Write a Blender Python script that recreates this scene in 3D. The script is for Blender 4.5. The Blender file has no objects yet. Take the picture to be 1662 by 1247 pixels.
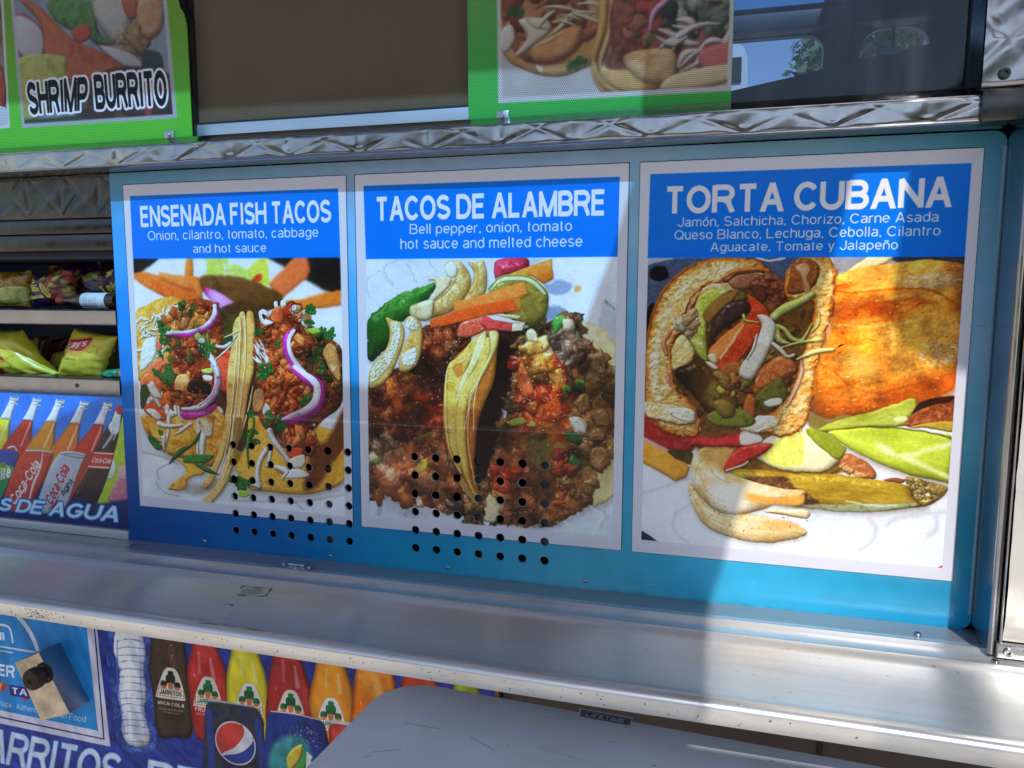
import bpy, bmesh, math, random
import numpy as np
from mathutils import Vector, Matrix
SC = bpy.context.scene; COL = SC.collection
# ---------------------------------------------------------------- camera
CF, CYAW, CPITCH, CROLL = 1229.46, .272493, -.115095, .003722       # focal length in layout units (1662 wide), angles in radians
CAM = np.array([1.36525, -1.5, .513466])
_cy, _sy, _cp, _sp = math.cos(CYAW), math.sin(CYAW), math.cos(CPITCH), math.sin(CPITCH)
_F = np.array([-_sy*_cp, _cy*_cp, _sp]); _r = np.array([_cy, _sy, 0.]); _u = np.cross(_r, _F); _c, _s = math.cos(CROLL), math.sin(CROLL)
CM = np.array([_c*_r + _s*_u, -_s*_r + _c*_u, _F])
cam = bpy.data.cameras.new('camera'); camo = bpy.data.objects.new('camera', cam); COL.objects.link(camo); SC.camera = camo
cam.sensor_width = 36; cam.lens = 36 * CF / 1662; cam.clip_end = 300; cam.clip_start = .02
camo.matrix_world = Matrix(((CM[0][0], CM[1][0], -CM[2][0], CAM[0]), (CM[0][1], CM[1][1], -CM[2][1], CAM[1]), (CM[0][2], CM[1][2], -CM[2][2], CAM[2]), (0, 0, 0, 1)))
# ---------------------------------------------------------------- sky, sun, exposure
SKY, SUN, EXPO = .12, 3.1, .30
SD = Vector((.35, -1.0, 1.28)).normalized()
W = bpy.data.worlds.new('World'); SC.world = W; W.use_nodes = True; nt = W.node_tree; bg = nt.nodes['Background']; sky = nt.nodes.new('ShaderNodeTexSky'); sky.sky_type = 'NISHITA'; sky.sun_disc = False
sky.sun_elevation = math.asin(SD.z); sky.sun_rotation = math.atan2(SD.x, SD.y); nt.links.new(sky.outputs[0], bg.inputs[0]); bg.inputs[1].default_value = SKY
sun = bpy.data.lights.new('sun', 'SUN'); sun.energy = SUN; sun.angle = math.radians(.5); sun.color = (1, .965, .92); suno = bpy.data.objects.new('sun', sun); COL.objects.link(suno); suno.rotation_euler = SD.to_track_quat('Z', 'Y').to_euler()
SC.view_settings.view_transform = 'Standard'; SC.view_settings.look = 'None'; SC.view_settings.exposure = EXPO; SC.view_settings.gamma = 1; SC.view_settings.use_curve_mapping = False
SC.render.engine = 'CYCLES'; SC.cycles.transparent_max_bounces = 12; SC.cycles.max_bounces = 8; SC.cycles.use_denoising = True
# ---------------------------------------------------------------- layout helpers
def ray(x, y): return CM.T @ np.array([(x - 831) / CF, -(y - 623.5) / CF, 1.])
def on_plane_y(x, y, Y):
    d = ray(x, y); q = CAM + d * (Y - CAM[1]) / d[1]; return float(q[0]), float(q[2])
POSTERS = [(0, .5762), (.5978, 1.1789), (1.2006, 1.7822)]; PTOP = .7684
# ---------------------------------------------------------------- print artwork: a small numpy painter
_B = 1024
_rng0 = np.random.default_rng(11)
_fx = np.fft.fftfreq(_B)[:, None]; _fy = np.fft.rfftfreq(_B)[None, :]
def _mkn(sig):
    f = np.fft.rfft2(_rng0.standard_normal((_B, _B)))
    n = np.fft.irfft2(f * np.exp(-2 * (math.pi * sig) ** 2 * (_fx ** 2 + _fy ** 2)), s=(_B, _B))
    return (n / n.std()).astype(np.float32)
BANK = {s: _mkn(s) for s in (1, 2, 4, 8, 16, 40)}
def hexc(c):
    if not isinstance(c, str): return np.array(c, np.float32)
    c = c.lstrip('#')
    if len(c) == 3: c = c[0]*2 + c[1]*2 + c[2]*2
    return np.array([int(c[i:i+2], 16) / 255 for i in (0, 2, 4)], np.float32)
def noise(x0, y0, w, h, s, seed=0, ang=None, st=1.0):
    b = BANK[min(BANK, key=lambda k: abs(k - s))]
    ox = (seed * 373) % _B; oy = (seed * 619) % _B
    if ang is None:
        ix = (np.arange(x0, x0 + w) + ox) % _B; iy = (np.arange(y0, y0 + h) + oy) % _B
        return b[np.ix_(iy, ix)]
    X, Y = np.meshgrid(np.arange(x0, x0 + w), np.arange(y0, y0 + h))
    ca, sa = math.cos(ang), math.sin(ang)
    u = (X * ca + Y * sa) / st; v = -X * sa + Y * ca
    return b[(v.astype(int) + oy) % _B, (u.astype(int) + ox) % _B]
def spline(p, closed=True, k=5):
    p = np.asarray(p, float); n = len(p); out = []
    t = np.linspace(0, 1, k, endpoint=False)[:, None]
    for i in range(n if closed else n - 1):
        if closed: a, b, c, d = p[i-1], p[i], p[(i+1) % n], p[(i+2) % n]
        else: a, b, c, d = p[max(i-1, 0)], p[i], p[i+1], p[min(i+2, n-1)]
        out.append(.5 * (2*b + (c-a)*t + (2*a-5*b+4*c-d)*t*t + (3*b-a-3*c+d)*t**3))
    if not closed: out.append(p[-1:])
    return np.concatenate(out)
def sstep(x): x = np.clip(x, 0, 1); return x * x * (3 - 2 * x)
def warp(r, amp, fade):
    """push the drawing about by a few pixels so that no outline stays drawn: fade = 0 at the picture's own edge"""
    h, w = r.shape[:2]; Y, X = np.mgrid[0:h, 0:w].astype(np.float32); dx = np.zeros((h, w), np.float32); dy = dx.copy()
    for k, (sc, a) in enumerate(((1, .15), (2, .6), (4, 1.5), (8, 2.0))): dx += a * amp * noise(0, 0, w, h, sc, 31 + k); dy += a * amp * noise(0, 0, w, h, sc, 57 + k)
    X = np.clip(X + dx * fade, 0, w - 1.001); Y = np.clip(Y + dy * fade, 0, h - 1.001); i = Y.astype(int); j = X.astype(int); f = (Y - i)[..., None]; g = (X - j)[..., None]
    return (r[i, j] * (1-g) + r[i, j+1] * g) * (1-f) + (r[i+1, j] * (1-g) + r[i+1, j+1] * g) * f
def blur2(a, r):
    if r < .3: return a
    r = max(r, .3); k = np.exp(-.5 * (np.arange(-int(3*r)-1, int(3*r)+2) / r) ** 2); k /= k.sum(); m = len(k) // 2
    for ax in (0, 1):
        pad = [(0, 0)] * a.ndim; pad[ax] = (m, m); q = np.pad(a, pad, mode='edge'); out = np.zeros_like(a)
        for i, w in enumerate(k):
            sl = [slice(None)] * a.ndim; sl[ax] = slice(i, i + a.shape[ax]); out += w * q[tuple(sl)]
        a = out
    return a
class Art:
    """a sheet of print lying in the plane y = Y, from (x0, z0) to (x1, z1), R pixels per metre"""
    def __init__(s, Y, x0, x1, z0, z1, R, bg='fff', mp=None):
        s.Y, s.x0, s.x1, s.z0, s.z1, s.R = Y, x0, x1, z0, z1, R
        s.w, s.h = int((x1 - x0) * R), int((z1 - z0) * R)
        s.a = np.ones((s.h, s.w, 3), np.float32) * hexc(bg); s.seed = 1
        s.T = (0, 0, 1); s.clipm = None; s.rng = np.random.default_rng(5)
        # layout proof -> sheet: four reference points give the homography
        src = [(0, 0), (1662, 0), (1662, 1247), (0, 1247)]; A = []; b = []
        for (u, v) in src:
            X, Z = (mp or on_plane_y)(u, v, Y); x, y = (X - x0) * R, (z1 - Z) * R
            A += [[u, v, 1, 0, 0, 0, -u*x, -v*x], [0, 0, 0, u, v, 1, -u*y, -v*y]]; b += [x, y]
        s.H = np.append(np.linalg.solve(np.array(A), np.array(b)), 1).reshape(3, 3)
    def crop(s, ox, oy, k): s.T = (ox, oy, k); return s
    def m(s, p):
        p = np.atleast_2d(np.asarray(p, float)); ox, oy, k = s.T
        q = np.c_[ox + p[:, 0] / k, oy + p[:, 1] / k, np.ones(len(p))] @ s.H.T
        return q[:, :2] / q[:, 2:]
    def k(s, p):
        a, b, c = s.m(p)[0], s.m((p[0] + 1, p[1]))[0], s.m((p[0], p[1] + 1))[0]
        return math.sqrt(abs(np.cross(b - a, c - a)))
    def setclip(s, pts=None, smooth=False):
        if pts is None: s.clipm = None; return
        q = s.m(pts); q = spline(q) if smooth else q
        d = s._sdf(q, 0, 0, s.w, s.h); s.clipm = np.clip(d + .5, 0, 1)
    def _bb(s, q, mg):
        x0 = max(0, int(q[:, 0].min() - mg)); y0 = max(0, int(q[:, 1].min() - mg))
        x1 = min(s.w, int(q[:, 0].max() + mg) + 1); y1 = min(s.h, int(q[:, 1].max() + mg) + 1)
        return x0, y0, x1 - x0, y1 - y0
    def _sdf(s, q, x0, y0, w, h):
        X = (np.arange(x0, x0 + w) + .5).astype(np.float32)[None, :]; Y = (np.arange(y0, y0 + h) + .5).astype(np.float32)[:, None]
        d = np.full((h, w), 1e9, np.float32); ins = np.zeros((h, w), bool)
        for i in range(len(q)):
            ax, ay = q[i-1]; bx, by = q[i]; ex, ey = bx - ax, by - ay; L = ex*ex + ey*ey + 1e-9
            t = np.clip(((X - ax) * ex + (Y - ay) * ey) / L, 0, 1)
            dd = (X - ax - t*ex) ** 2 + (Y - ay - t*ey) ** 2; np.minimum(d, dd, out=d)
            if abs(ey) > 1e-9:
                c = ((ay > Y) != (by > Y)) & (X < ex * (Y - ay) / ey + ax); ins ^= c
        return np.where(ins, np.sqrt(d), -np.sqrt(d))
    def _comp(s, d, box, col, soft, bev, depth, rough, rs, edge, es, mix, ms, spec, shadow, sh, alpha, ang, st, grad, rim, hard):
        x0, y0, w, h = box; s.seed += 1; sd = s.seed
        if edge: d = d + noise(x0, y0, w, h, es, sd) * edge
        al = np.clip(d / soft + .5, 0, 1)
        if alpha != 1: al = al * alpha
        clip = None
        if s.clipm is not None: clip = s.clipm[y0:y0+h, x0:x0+w]; al = al * clip
        reg = s.a[y0:y0+h, x0:x0+w]
        if shadow:
            dx, dy, r = sh; m = sstep((d + r) / (2 * r)); m = np.roll(np.roll(m, int(dy), 0), int(dx), 1)
            if dy > 0: m[:int(dy)] = 0
            if dx > 0: m[:, :int(dx)] = 0
            if clip is not None: m = m * clip
            reg *= (1 - .8 * shadow * m[..., None] * np.array([.82, .95, 1.0], np.float32))
        cols = [hexc(c) for c in (col if isinstance(col, (list, tuple)) and not isinstance(col[0], float) else [col])]
        if len(cols) > 1:
            n = noise(x0, y0, w, h, ms, sd + 7, ang, st) * .7 + noise(x0, y0, w, h, max(ms/4, 1), sd + 9, ang, st) * .3
            u = np.clip(.5 + n * .24 * (mix or 1), 0, .9999) * (len(cols) - 1); i = u.astype(int); f = (u - i)[..., None]
            C = np.stack(cols); c = C[i] * (1 - f) + C[i + 1] * f
        else: c = np.broadcast_to(cols[0], (h, w, 3)).copy()
        if grad is not None:      # (p0, p1, colour, strength): tint towards colour from p0 to p1
            (p0, p1, gc, gs) = grad; a, b = s.m(p0)[0], s.m(p1)[0]; e = b - a; L = (e**2).sum()
            X = np.arange(x0, x0 + w)[None, :]; Y = np.arange(y0, y0 + h)[:, None]
            t = sstep(((X - a[0]) * e[0] + (Y - a[1]) * e[1]) / L)[..., None] * gs; c = c * (1 - t) + hexc(gc) * t
        if rim is not None:       # (width, colour, strength): another colour near the outline
            rw, rc, rstr = rim; t = (1 - sstep(d / rw))[..., None] * rstr; c = c * (1 - t) + hexc(rc) * t
        if bev or rough:
            hh = np.zeros((h, w), np.float32)
            if bev: t = np.clip(d / bev, 0, 1); hh += np.sqrt(np.maximum(1 - (1 - t) ** 2, 0)) * bev * depth
            if rough: hh += (noise(x0, y0, w, h, rs, sd + 3, ang, st) + .5 * noise(x0, y0, w, h, max(1, rs / 2), sd + 5, ang, st)) * rough * rs
            gy, gx = np.gradient(hh); nz = 1 / np.sqrt(1 + gx*gx + gy*gy); nx, ny = -gx * nz, -gy * nz
            lx, ly, lz = -.35, -.62, .70
            dif = np.clip(nx*lx + ny*ly + nz*lz, 0, 1); sha = .42 + .58 * dif / lz * hard + .58 * (1 - hard)
            if bev:      # the piece turns away from the window light: brighter upper left, deeper and warmer lower right
                gx_ = np.linspace(-1, 1, w)[None, :] * .55 + np.linspace(-1, 1, h)[:, None] * .83; sha = sha * (1 - .11 * gx_) * (.90 + .10 * sstep(d / (1.2 * bev + 1.5)))
            sha = np.clip(sha, .22, 1.35)[..., None]; c = c * sha ** np.array([.92, 1.0, 1.10], np.float32)
            if spec:
                hv = np.clip(nx * -.19 + ny * -.34 + nz * .92, 0, 1) ** 40; c = c + (spec * hv * (noise(x0, y0, w, h, 2, sd + 1) * .5 + .7))[..., None]
        c = np.clip(c, 0, 1)
        reg *= (1 - al[..., None]); reg += c * al[..., None]
    def shape(s, pts, col, smooth=True, soft=1.3, bev=0, depth=.8, rough=0, rs=2, edge=0, es=4, mix=0, ms=8, spec=0, shadow=0, sh=(2, 3, 5), alpha=1, ang=None, st=1, grad=None, rim=None, hard=.8):
        kk = s.k(pts[0]); q = s.m(pts); q = spline(q) if smooth else q
        box = s._bb(q, soft + edge * 3 + (max(sh) * 2 if shadow else 0) + 2)
        if box[2] <= 1 or box[3] <= 1: return s
        s._comp(s._sdf(q, *box), box, col, soft, bev, depth, rough, rs, edge, es, mix, ms, spec, shadow, sh, alpha, ang, st, grad, rim, hard); return s
    def stroke(s, pts, wd, col, soft=1.2, bev=None, depth=.8, rough=0, rs=2, edge=0, es=4, mix=0, ms=6, spec=0, shadow=0, sh=(1, 2, 3), alpha=1, ang=None, st=1, grad=None, rim=None, hard=1., smooth=True):
        """wd: full width(s) in layout units at the control points"""
        wd = np.atleast_1d(np.asarray(wd, float)); wd = np.interp(np.linspace(0, 1, len(pts)), np.linspace(0, 1, len(wd)), wd) if len(wd) > 1 else np.repeat(wd, len(pts)); kk = s.k(pts[0]) / 2
        q = s.m(pts); W = wd * kk
        if smooth: z = spline(np.c_[q, W], closed=False); q, W = z[:, :2], z[:, 2]
        box = s._bb(q, W.max() + soft + edge*3 + (max(sh) * 2 if shadow else 0) + 2)
        if box[2] <= 1 or box[3] <= 1: return s
        x0, y0, w, h = box
        X = (np.arange(x0, x0 + w) + .5).astype(np.float32)[None, :]; Y = (np.arange(y0, y0 + h) + .5).astype(np.float32)[:, None]
        d = np.full((h, w), -1e9, np.float32)
        for i in range(1, len(q)):
            ax, ay = q[i-1]; ex, ey = q[i] - q[i-1]; L = ex*ex + ey*ey + 1e-9
            t = np.clip(((X - ax) * ex + (Y - ay) * ey) / L, 0, 1)
            np.maximum(d, W[i-1] + (W[i] - W[i-1]) * t - np.sqrt((X - ax - t*ex) ** 2 + (Y - ay - t*ey) ** 2), out=d)
        s._comp(d, box, col, soft, W.max() if bev is None else bev, depth, rough, rs, edge, es, mix, ms, spec, shadow, sh, alpha, ang, st, grad, rim, hard); return s
    def blob(s, x, y, r, col, el=1., an=0., lob=.15, soft=1.2, **kw):
        """one round-ish piece, centre and radius in sheet pixels"""
        R = r * max(el, 1) * 1.5 + 8; bx = max(0, int(x - R)); by = max(0, int(y - R)); w = min(s.w, int(x + R)) - bx; h = min(s.h, int(y + R)) - by
        if w <= 1 or h <= 1: return
        X = (np.arange(bx, bx + w) - x)[None, :]; Y = (np.arange(by, by + h) - y)[:, None]
        ca, sa = math.cos(an), math.sin(an); u = (X*ca + Y*sa) / el; v = -X*sa + Y*ca; th = np.arctan2(v, u); ph = s.rng.uniform(0, 6.3, 3)
        rr = r * (1 + lob * (np.sin(2*th + ph[0]) + .6*np.sin(3*th + ph[1]) + .4*np.sin(5*th + ph[2])))
        d = (rr - np.sqrt(u*u + v*v)).astype(np.float32)
        g = dict(bev=r, depth=.8, rough=0, rs=2, edge=0, es=2, mix=0, ms=4, spec=0, shadow=0, sh=(1, 2, 3), alpha=1, ang=None, st=1, grad=None, rim=None, hard=.8); g.update(kw)
        s._comp(d, (bx, by, w, h), col, soft, **g)
    def inside(s, q, n):
        lo, hi = q.min(0), q.max(0); out = []
        while len(out) < n:
            p = s.rng.uniform(lo, hi, (n * 3, 2)); ins = np.zeros(len(p), bool)
            for i in range(len(q)):
                (ax, ay), (bx, by) = q[i-1], q[i]
                if by != ay: ins ^= ((ay > p[:, 1]) != (by > p[:, 1])) & (p[:, 0] < (bx-ax) * (p[:, 1]-ay) / (by-ay) + ax)
            out += list(p[ins])
        return out[:n]
    def scat(s, pts, n, r0, r1, cols, seed=None, el=(1, 2), an=(0, 3.14), **kw):
        if seed is not None: s.rng = np.random.default_rng(seed)
        q = spline(s.m(pts)); kk = s.k(pts[0])
        for p in s.inside(q, n):
            c = cols[s.rng.integers(len(cols))]
            if isinstance(c, str): c = hexc(c) * s.rng.uniform(.85, 1.12)
            s.blob(p[0], p[1], s.rng.uniform(r0, r1) * kk, [tuple(float(v) for v in np.clip(c, 0, 1)), tuple(float(v) for v in np.clip(c * .8, 0, 1))] if not isinstance(c, list) else c,
                   el=s.rng.uniform(*el), an=s.rng.uniform(*an), **kw)
        return s
    def flecks(s, pts, n, r0, r1, cols, seed=3, **kw): return s.scat(pts, int(n * .7), r0 * .45, r1 * .6, cols, seed, bev=0, lob=.25, **{**dict(alpha=.8), **kw})
    def shreds(s, pts, n, L, wd, col, an=(0, 3.14), seed=4, bend=.5, **kw):
        s.rng = np.random.default_rng(seed); kk = s.k(pts[0]); q = s.inside(spline(np.asarray(pts, float)), n)
        for p in q:
            a = s.rng.uniform(*an); l = s.rng.uniform(.6, 1.2) * L; b = s.rng.uniform(-bend, bend) * l; dx, dy = math.cos(a), math.sin(a)
            P = [(p[0] - dx*l/2, p[1] - dy*l/2), (p[0] - dy*b/2, p[1] + dx*b/2), (p[0] + dx*l/2, p[1] + dy*l/2)]
            w = wd * s.rng.uniform(.6, 1.3); s.stroke(P, [w*.4, w, w*.5], col, **kw)
        return s
    def leaf(s, x, y, r, an=0, col=('1f4d22', '2f6b2c', '4d8a3a'), seed=1, n=3, **kw):
        """a cilantro leaf: a fan of toothed lobes on a short stalk"""
        s.rng = np.random.default_rng(seed + int(x) * 7 + int(y)); kk = s.k((x, y)); c = s.m((x, y))[0]
        for i in range(n):
            a = an + (i - (n - 1) / 2) * 1.0 + s.rng.uniform(-.2, .2); l = r * kk * s.rng.uniform(.8, 1.1)
            for t, rr in ((.35, .36), (.75, .44), (1.1, .3)):
                for sgn in (-1, 1):
                    s.blob(c[0] + math.cos(a) * l * t - math.sin(a) * sgn * rr * l * .35, c[1] + math.sin(a) * l * t + math.cos(a) * sgn * rr * l * .35,
                           l * rr * .62, list(col), lob=.22, edge=.5, shadow=.25 if t < .5 else 0, depth=.55, **kw)
        return s
    def bgfill(s, pts, f):
        q = s.m(pts); x0, y0, w, h = s._bb(q, 2)
        d = s._sdf(q, x0, y0, w, h); al = np.clip(d + .5, 0, 1)[..., None]
        s.a[y0:y0+h, x0:x0+w] = s.a[y0:y0+h, x0:x0+w] * (1 - al) + f(x0, y0, w, h) * al
    def mottle(s, pts, sc, amp, seed=1):
        q = spline(s.m(pts)); x0, y0, w, h = s._bb(q, 8); al = sstep(s._sdf(q, x0, y0, w, h) / 16 + .5)
        if s.clipm is not None: al = al * s.clipm[y0:y0+h, x0:x0+w]
        s.a[y0:y0+h, x0:x0+w] *= (1 + np.clip(amp * noise(x0, y0, w, h, sc, seed), -.6, .5) * al)[..., None]
    def ruffle(s, amp):
        ys, xs = np.where(s.clipm > .5); y0, y1, x0, x1 = ys.min(), ys.max() + 1, xs.min(), xs.max() + 1; cl = s.clipm[y0:y1, x0:x1]; r = s.a[y0:y1, x0:x1]
        f = np.clip(blur2(cl, 3) * 2 - 1, 0, 1); k = (cl > .98)[..., None]; s.a[y0:y1, x0:x1] = np.where(k, warp(r, amp, f), r)
    def soften(s, pts, r):
        """shallow focus inside an outline"""
        q = spline(s.m(pts)); x0, y0, w, h = s._bb(q, 4 * r); reg = s.a[y0:y0+h, x0:x0+w]
        al = sstep(s._sdf(q, x0, y0, w, h) / (4*r) + .5)[..., None]
        if s.clipm is not None: al = al * s.clipm[y0:y0+h, x0:x0+w, None]
        s.a[y0:y0+h, x0:x0+w] = reg * (1 - al) + blur2(reg.copy(), r) * al
def _arc(cx, cy, rx, ry, a0, a1, n=10):
    return [(cx + rx * math.cos(math.radians(a0 + (a1-a0)*i/n)), cy + ry * math.sin(math.radians(a0 + (a1-a0)*i/n))) for i in range(n + 1)]
# grotesque skeleton type: width, strokes in a unit box (y up); X = x-height, descender below 0
_X = .73
def _low(st, top=_X, bot=0): return [[(x, bot + y * (top - bot)) for x, y in p] for p in st]
_bowl = _arc(.5, .5, .5, .5, 0, 360, 20)
FONT = {
 'A': (.78, [[(0, -.15), (.5, 1.12), (1, -.15)], [(.16, .3), (.84, .3)]]), 'B': (.70, [[(0, -.1), (0, 1.1)], [(0, 1), (.6, 1)] + _arc(.6, .76, .34, .24, 90, -90) + [(0, .52)], [(0, .52), (.62, .52)] + _arc(.62, .26, .38, .26, 90, -90) + [(0, 0)]]),
 'C': (.76, [_arc(.52, .5, .52, .5, 38, 322, 22)]), 'D': (.76, [[(0, -.1), (0, 1.1)], [(0, 1), (.45, 1)] + _arc(.45, .5, .55, .5, 90, -90, 16) + [(0, 0)]]), 'E': (.66, [[(1, 1), (0, 1), (0, 0), (1, 0)], [(0, .53), (.92, .53)]]),
 'F': (.62, [[(1, 1), (0, 1), (0, -.1)], [(0, .52), (.85, .52)]]), 'G': (.80, [_arc(.5, .5, .5, .5, 42, 345, 22) + [(.98, .44), (.56, .44)]]), 'H': (.74, [[(0, -.1), (0, 1.1)], [(1, -.1), (1, 1.1)], [(0, .53), (1, .53)]]), 'I': (.2, [[(.5, -.1), (.5, 1.1)]]),
 'J': (.54, [[(1, 1.1), (1, .32)] + _arc(.5, .32, .5, .32, 0, -170)]), 'K': (.74, [[(0, -.1), (0, 1.1)], [(1, 1.1), (0, .38)], [(.3, .62), (1.02, -.1)]]), 'L': (.60, [[(0, 1.1), (0, 0), (1, 0)]]), 'M': (.88, [[(0, -.1), (0, 1.1)], [(1, -.1), (1, 1.1)], [(-.04, 1.13), (.5, -.06), (1.04, 1.13)]]),
 'N': (.74, [[(0, -.1), (0, 1.1)], [(1, -.1), (1, 1.1)], [(-.05, 1.07), (1.05, -.07)]]), 'O': (.82, [_bowl]), 'P': (.70, [[(0, -.1), (0, 1.1)], [(0, 1), (.6, 1)] + _arc(.6, .72, .4, .28, 90, -90) + [(0, .44)]]), 'Q': (.82, [_bowl, [(.62, .25), (1, -.05)]]),
 'R': (.76, [[(0, -.1), (0, 1.1)], [(0, 1), (.6, 1)] + _arc(.6, .74, .36, .26, 90, -90) + [(0, .48)], [(.5, .48), (.74, .36), (1, -.1)]]),
 'S': (.70, [_arc(.5, .75, .46, .25, 25, 180, 10) + [(.1, .62), (.25, .55), (.5, .5), (.8, .43)] + _arc(.5, .26, .5, .26, 25, -155, 12)]), 'T': (.70, [[(0, 1), (1, 1)], [(.5, 1), (.5, -.1)]]), 'U': (.74, [[(0, 1.1), (0, .38)] + _arc(.5, .38, .5, .38, 180, 360, 12) + [(1, 1.1)]]),
 'W': (1.0, [[(0, 1.1), (.25, 0), (.5, 1), (.75, 0), (1, 1.1)]]), 'V': (.76, [[(0, 1.15), (.5, -.12), (1, 1.15)]]), 'X': (.76, [[(0, 1.1), (1, -.1)], [(1, 1.1), (0, -.1)]]), 'Y': (.76, [[(0, 1.1), (.5, .45), (1, 1.1)], [(.5, .45), (.5, -.1)]]), 'Z': (.7, [[(0, 1), (1, 1), (0, 0), (1, 0)]]),
 'a': (.52, _low([_arc(.5, .76, .45, .24, 160, 0, 8) + [(.95, -.05)], [(.95, .56), (.4, .5)] + _arc(.42, .25, .42, .25, 100, 300, 10) + [(.95, .25)]])), 'b': (.54, [[(0, 0), (0, 1.05)], [(x, y * _X) for x, y in _bowl]]), 'c': (.50, _low([_arc(.52, .5, .52, .5, 40, 320, 16)])), 'd': (.54, [[(1, 0), (1, 1.05)], [(x, y * _X) for x, y in _bowl]]),
 'e': (.54, _low([[(0, .5), (1, .5)] + _arc(.5, .5, .5, .5, 0, 320, 18)])), 'f': (.30, [[(.42, -.1), (.42, .8)] + _arc(.95, .8, .53, .2, 180, 95, 5), [(0, _X), (1, _X)]]), 'g': (.54, [[(x, y * _X) for x, y in _bowl], [(1, _X + .02), (1, -.06)] + _arc(.5, -.06, .5, .22, 0, -160, 8)]),
 'h': (.52, [[(0, -.1), (0, 1.05)], _arc(.5, _X - .25, .5, .25, 170, 0, 8) + [(1, -.1)]]), 'i': (.12, [[(.5, -.1), (.5, _X)], [(.5, .9), (.5, 1.02)]]), 'j': (.16, [[(.7, _X), (.7, -.2), (.1, -.28)], [(.7, .9), (.7, 1.02)]]), 'l': (.12, [[(.5, -.1), (.5, 1.05)]]),
 'm': (.82, [[(0, -.1), (0, _X)], _arc(.25, _X - .2, .25, .2, 170, 0, 6) + [(.5, -.1)], _arc(.75, _X - .2, .25, .2, 170, 0, 6) + [(1, -.1)]]), 'n': (.50, [[(0, -.1), (0, _X)], _arc(.5, _X - .25, .5, .25, 170, 0, 8) + [(1, -.1)]]), 'o': (.55, _low([_bowl])), 'p': (.54, [[(0, _X), (0, -.35)], [(x, y * _X) for x, y in _bowl]]), 'q': (.54, [[(1, _X), (1, -.35)], [(x, y * _X) for x, y in _bowl]]),
 'r': (.32, [[(0, -.1), (0, _X)], _arc(.9, _X - .3, .9, .3, 165, 80, 6)]), 's': (.48, _low([_arc(.5, .76, .44, .24, 25, 180, 8) + [(.1, .62), (.5, .5), (.85, .4)] + _arc(.5, .25, .5, .25, 30, -155, 10)])), 't': (.28, [[(.4, .95), (.4, .14)] + _arc(.85, .14, .45, .14, 180, 270, 4), [(0, _X), (1, _X)]]),
 'u': (.50, [[(0, _X + .1), (0, .25)] + _arc(.5, .25, .5, .25, 180, 340, 8), [(1, _X + .1), (1, -.1)]]), 'v': (.5, [[(0, _X + .1), (.5, 0), (1, _X + .1)]]), 'x': (.5, [[(0, _X), (1, 0)], [(1, _X), (0, 0)]]), 'y': (.52, [[(0, _X + .08), (.5, .0)], [(1, _X + .08), (.42, -.2), (.1, -.28)]]), 'z': (.5, [[(0, _X), (1, _X), (0, 0), (1, 0)]]),
 ',': (.12, [[(.5, .1), (.5, -.02), (.1, -.16)]]), '.': (.12, [[(.5, 0), (.5, .1)]]), ' ': (.25, []), '-': (.3, [[(0, .38), (1, .38)]]), "'": (.12, [[(.5, 1), (.5, .75)]]), '*': (.2, [[(.5, .35), (.5, .5)]]),
}
FONT['ñ'] = (FONT['n'][0], FONT['n'][1] + [[(.1, .88), (.35, .98), (.65, .9), (.9, 1.0)]]); FONT['ó'] = (FONT['o'][0], FONT['o'][1] + [[(.45, .86), (.75, 1.05)]])
def typeline(txt, cap, wt, gap, shear=0):
    """a line of type as a coverage bitmap; cap height in pixels, wt = stroke / cap height. returns bitmap, baseline row, width"""
    S = 2; C = cap * S; pad = int(C * .45); xs = []; x = 0
    for ch in txt: w = FONT[ch][0] * (1 if ch == ' ' else 1); xs.append(x); x += w + (0 if ch == ' ' else wt * .55) + gap
    tot = x - gap; W = int(tot * C) + 2 * pad; H = int(C) + 2 * pad; out = np.zeros((H, W), bool)
    for ch, gx in zip(txt, xs):
        w, st = FONT[ch]; ww = max(w + wt * .55 - wt, 1e-3); up = ch.isupper()
        bx0 = int(pad + (gx - .2) * C); bx1 = int(pad + (gx + w + .3) * C); bx0 = max(bx0, 0); bx1 = min(W, bx1)
        PX = (np.arange(bx0, bx1)[None, :] + .5 - pad) / C - gx; PY = (pad + C - np.arange(H)[:, None] - .5) / C; m = np.zeros((H, bx1 - bx0), bool)
        for p in st:
            q = [(wt/2 + a * ww, wt/2 + b * (1 - wt) if not (ch.islower() and b < 0) else b * (1 - wt) + wt/2) for a, b in p]
            for i in range(1, len(q)):
                (ax, ay), (cx, cy) = q[i-1], q[i]; ex, ey = cx - ax, cy - ay; L = math.hypot(ex, ey)
                if L < 1e-5: continue
                ex /= L; ey /= L
                t = (PX - ax) * ex + (PY - ay) * ey; d = np.abs(-(PX - ax) * ey + (PY - ay) * ex)
                sharp = len(p) < 6 and len(q) > 2
                e0 = wt/2 if (sharp and i > 1) else 0; e1 = wt/2 if (sharp and i < len(q) - 1) else 0
                m |= (d <= wt/2) & (t >= -e0) & (t <= L + e1)
                if i < len(q) - 1 and not sharp: m |= (PX - cx) ** 2 + (PY - cy) ** 2 <= wt * wt / 4
        lo, hi = (0, 1) if up else (-.34, 1.0 if ch in 'bdfhklitjñó' else (_X * (1 - wt) + wt))
        if not up and ch not in 'gjpqy,': lo = 0
        m &= (PY >= lo - .012 * (ch in 'COSUQGos')) & (PY <= hi + .012)
        if ch in 'NM': m &= (PX >= 0) & (PX <= ww + wt)
        out[:, bx0:bx1] |= m
    a = out[:H // S * S, :W // S * S].reshape(H // S, S, W // S, S).mean((1, 3)).astype(np.float32)
    return a, pad / S, tot * cap
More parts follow.
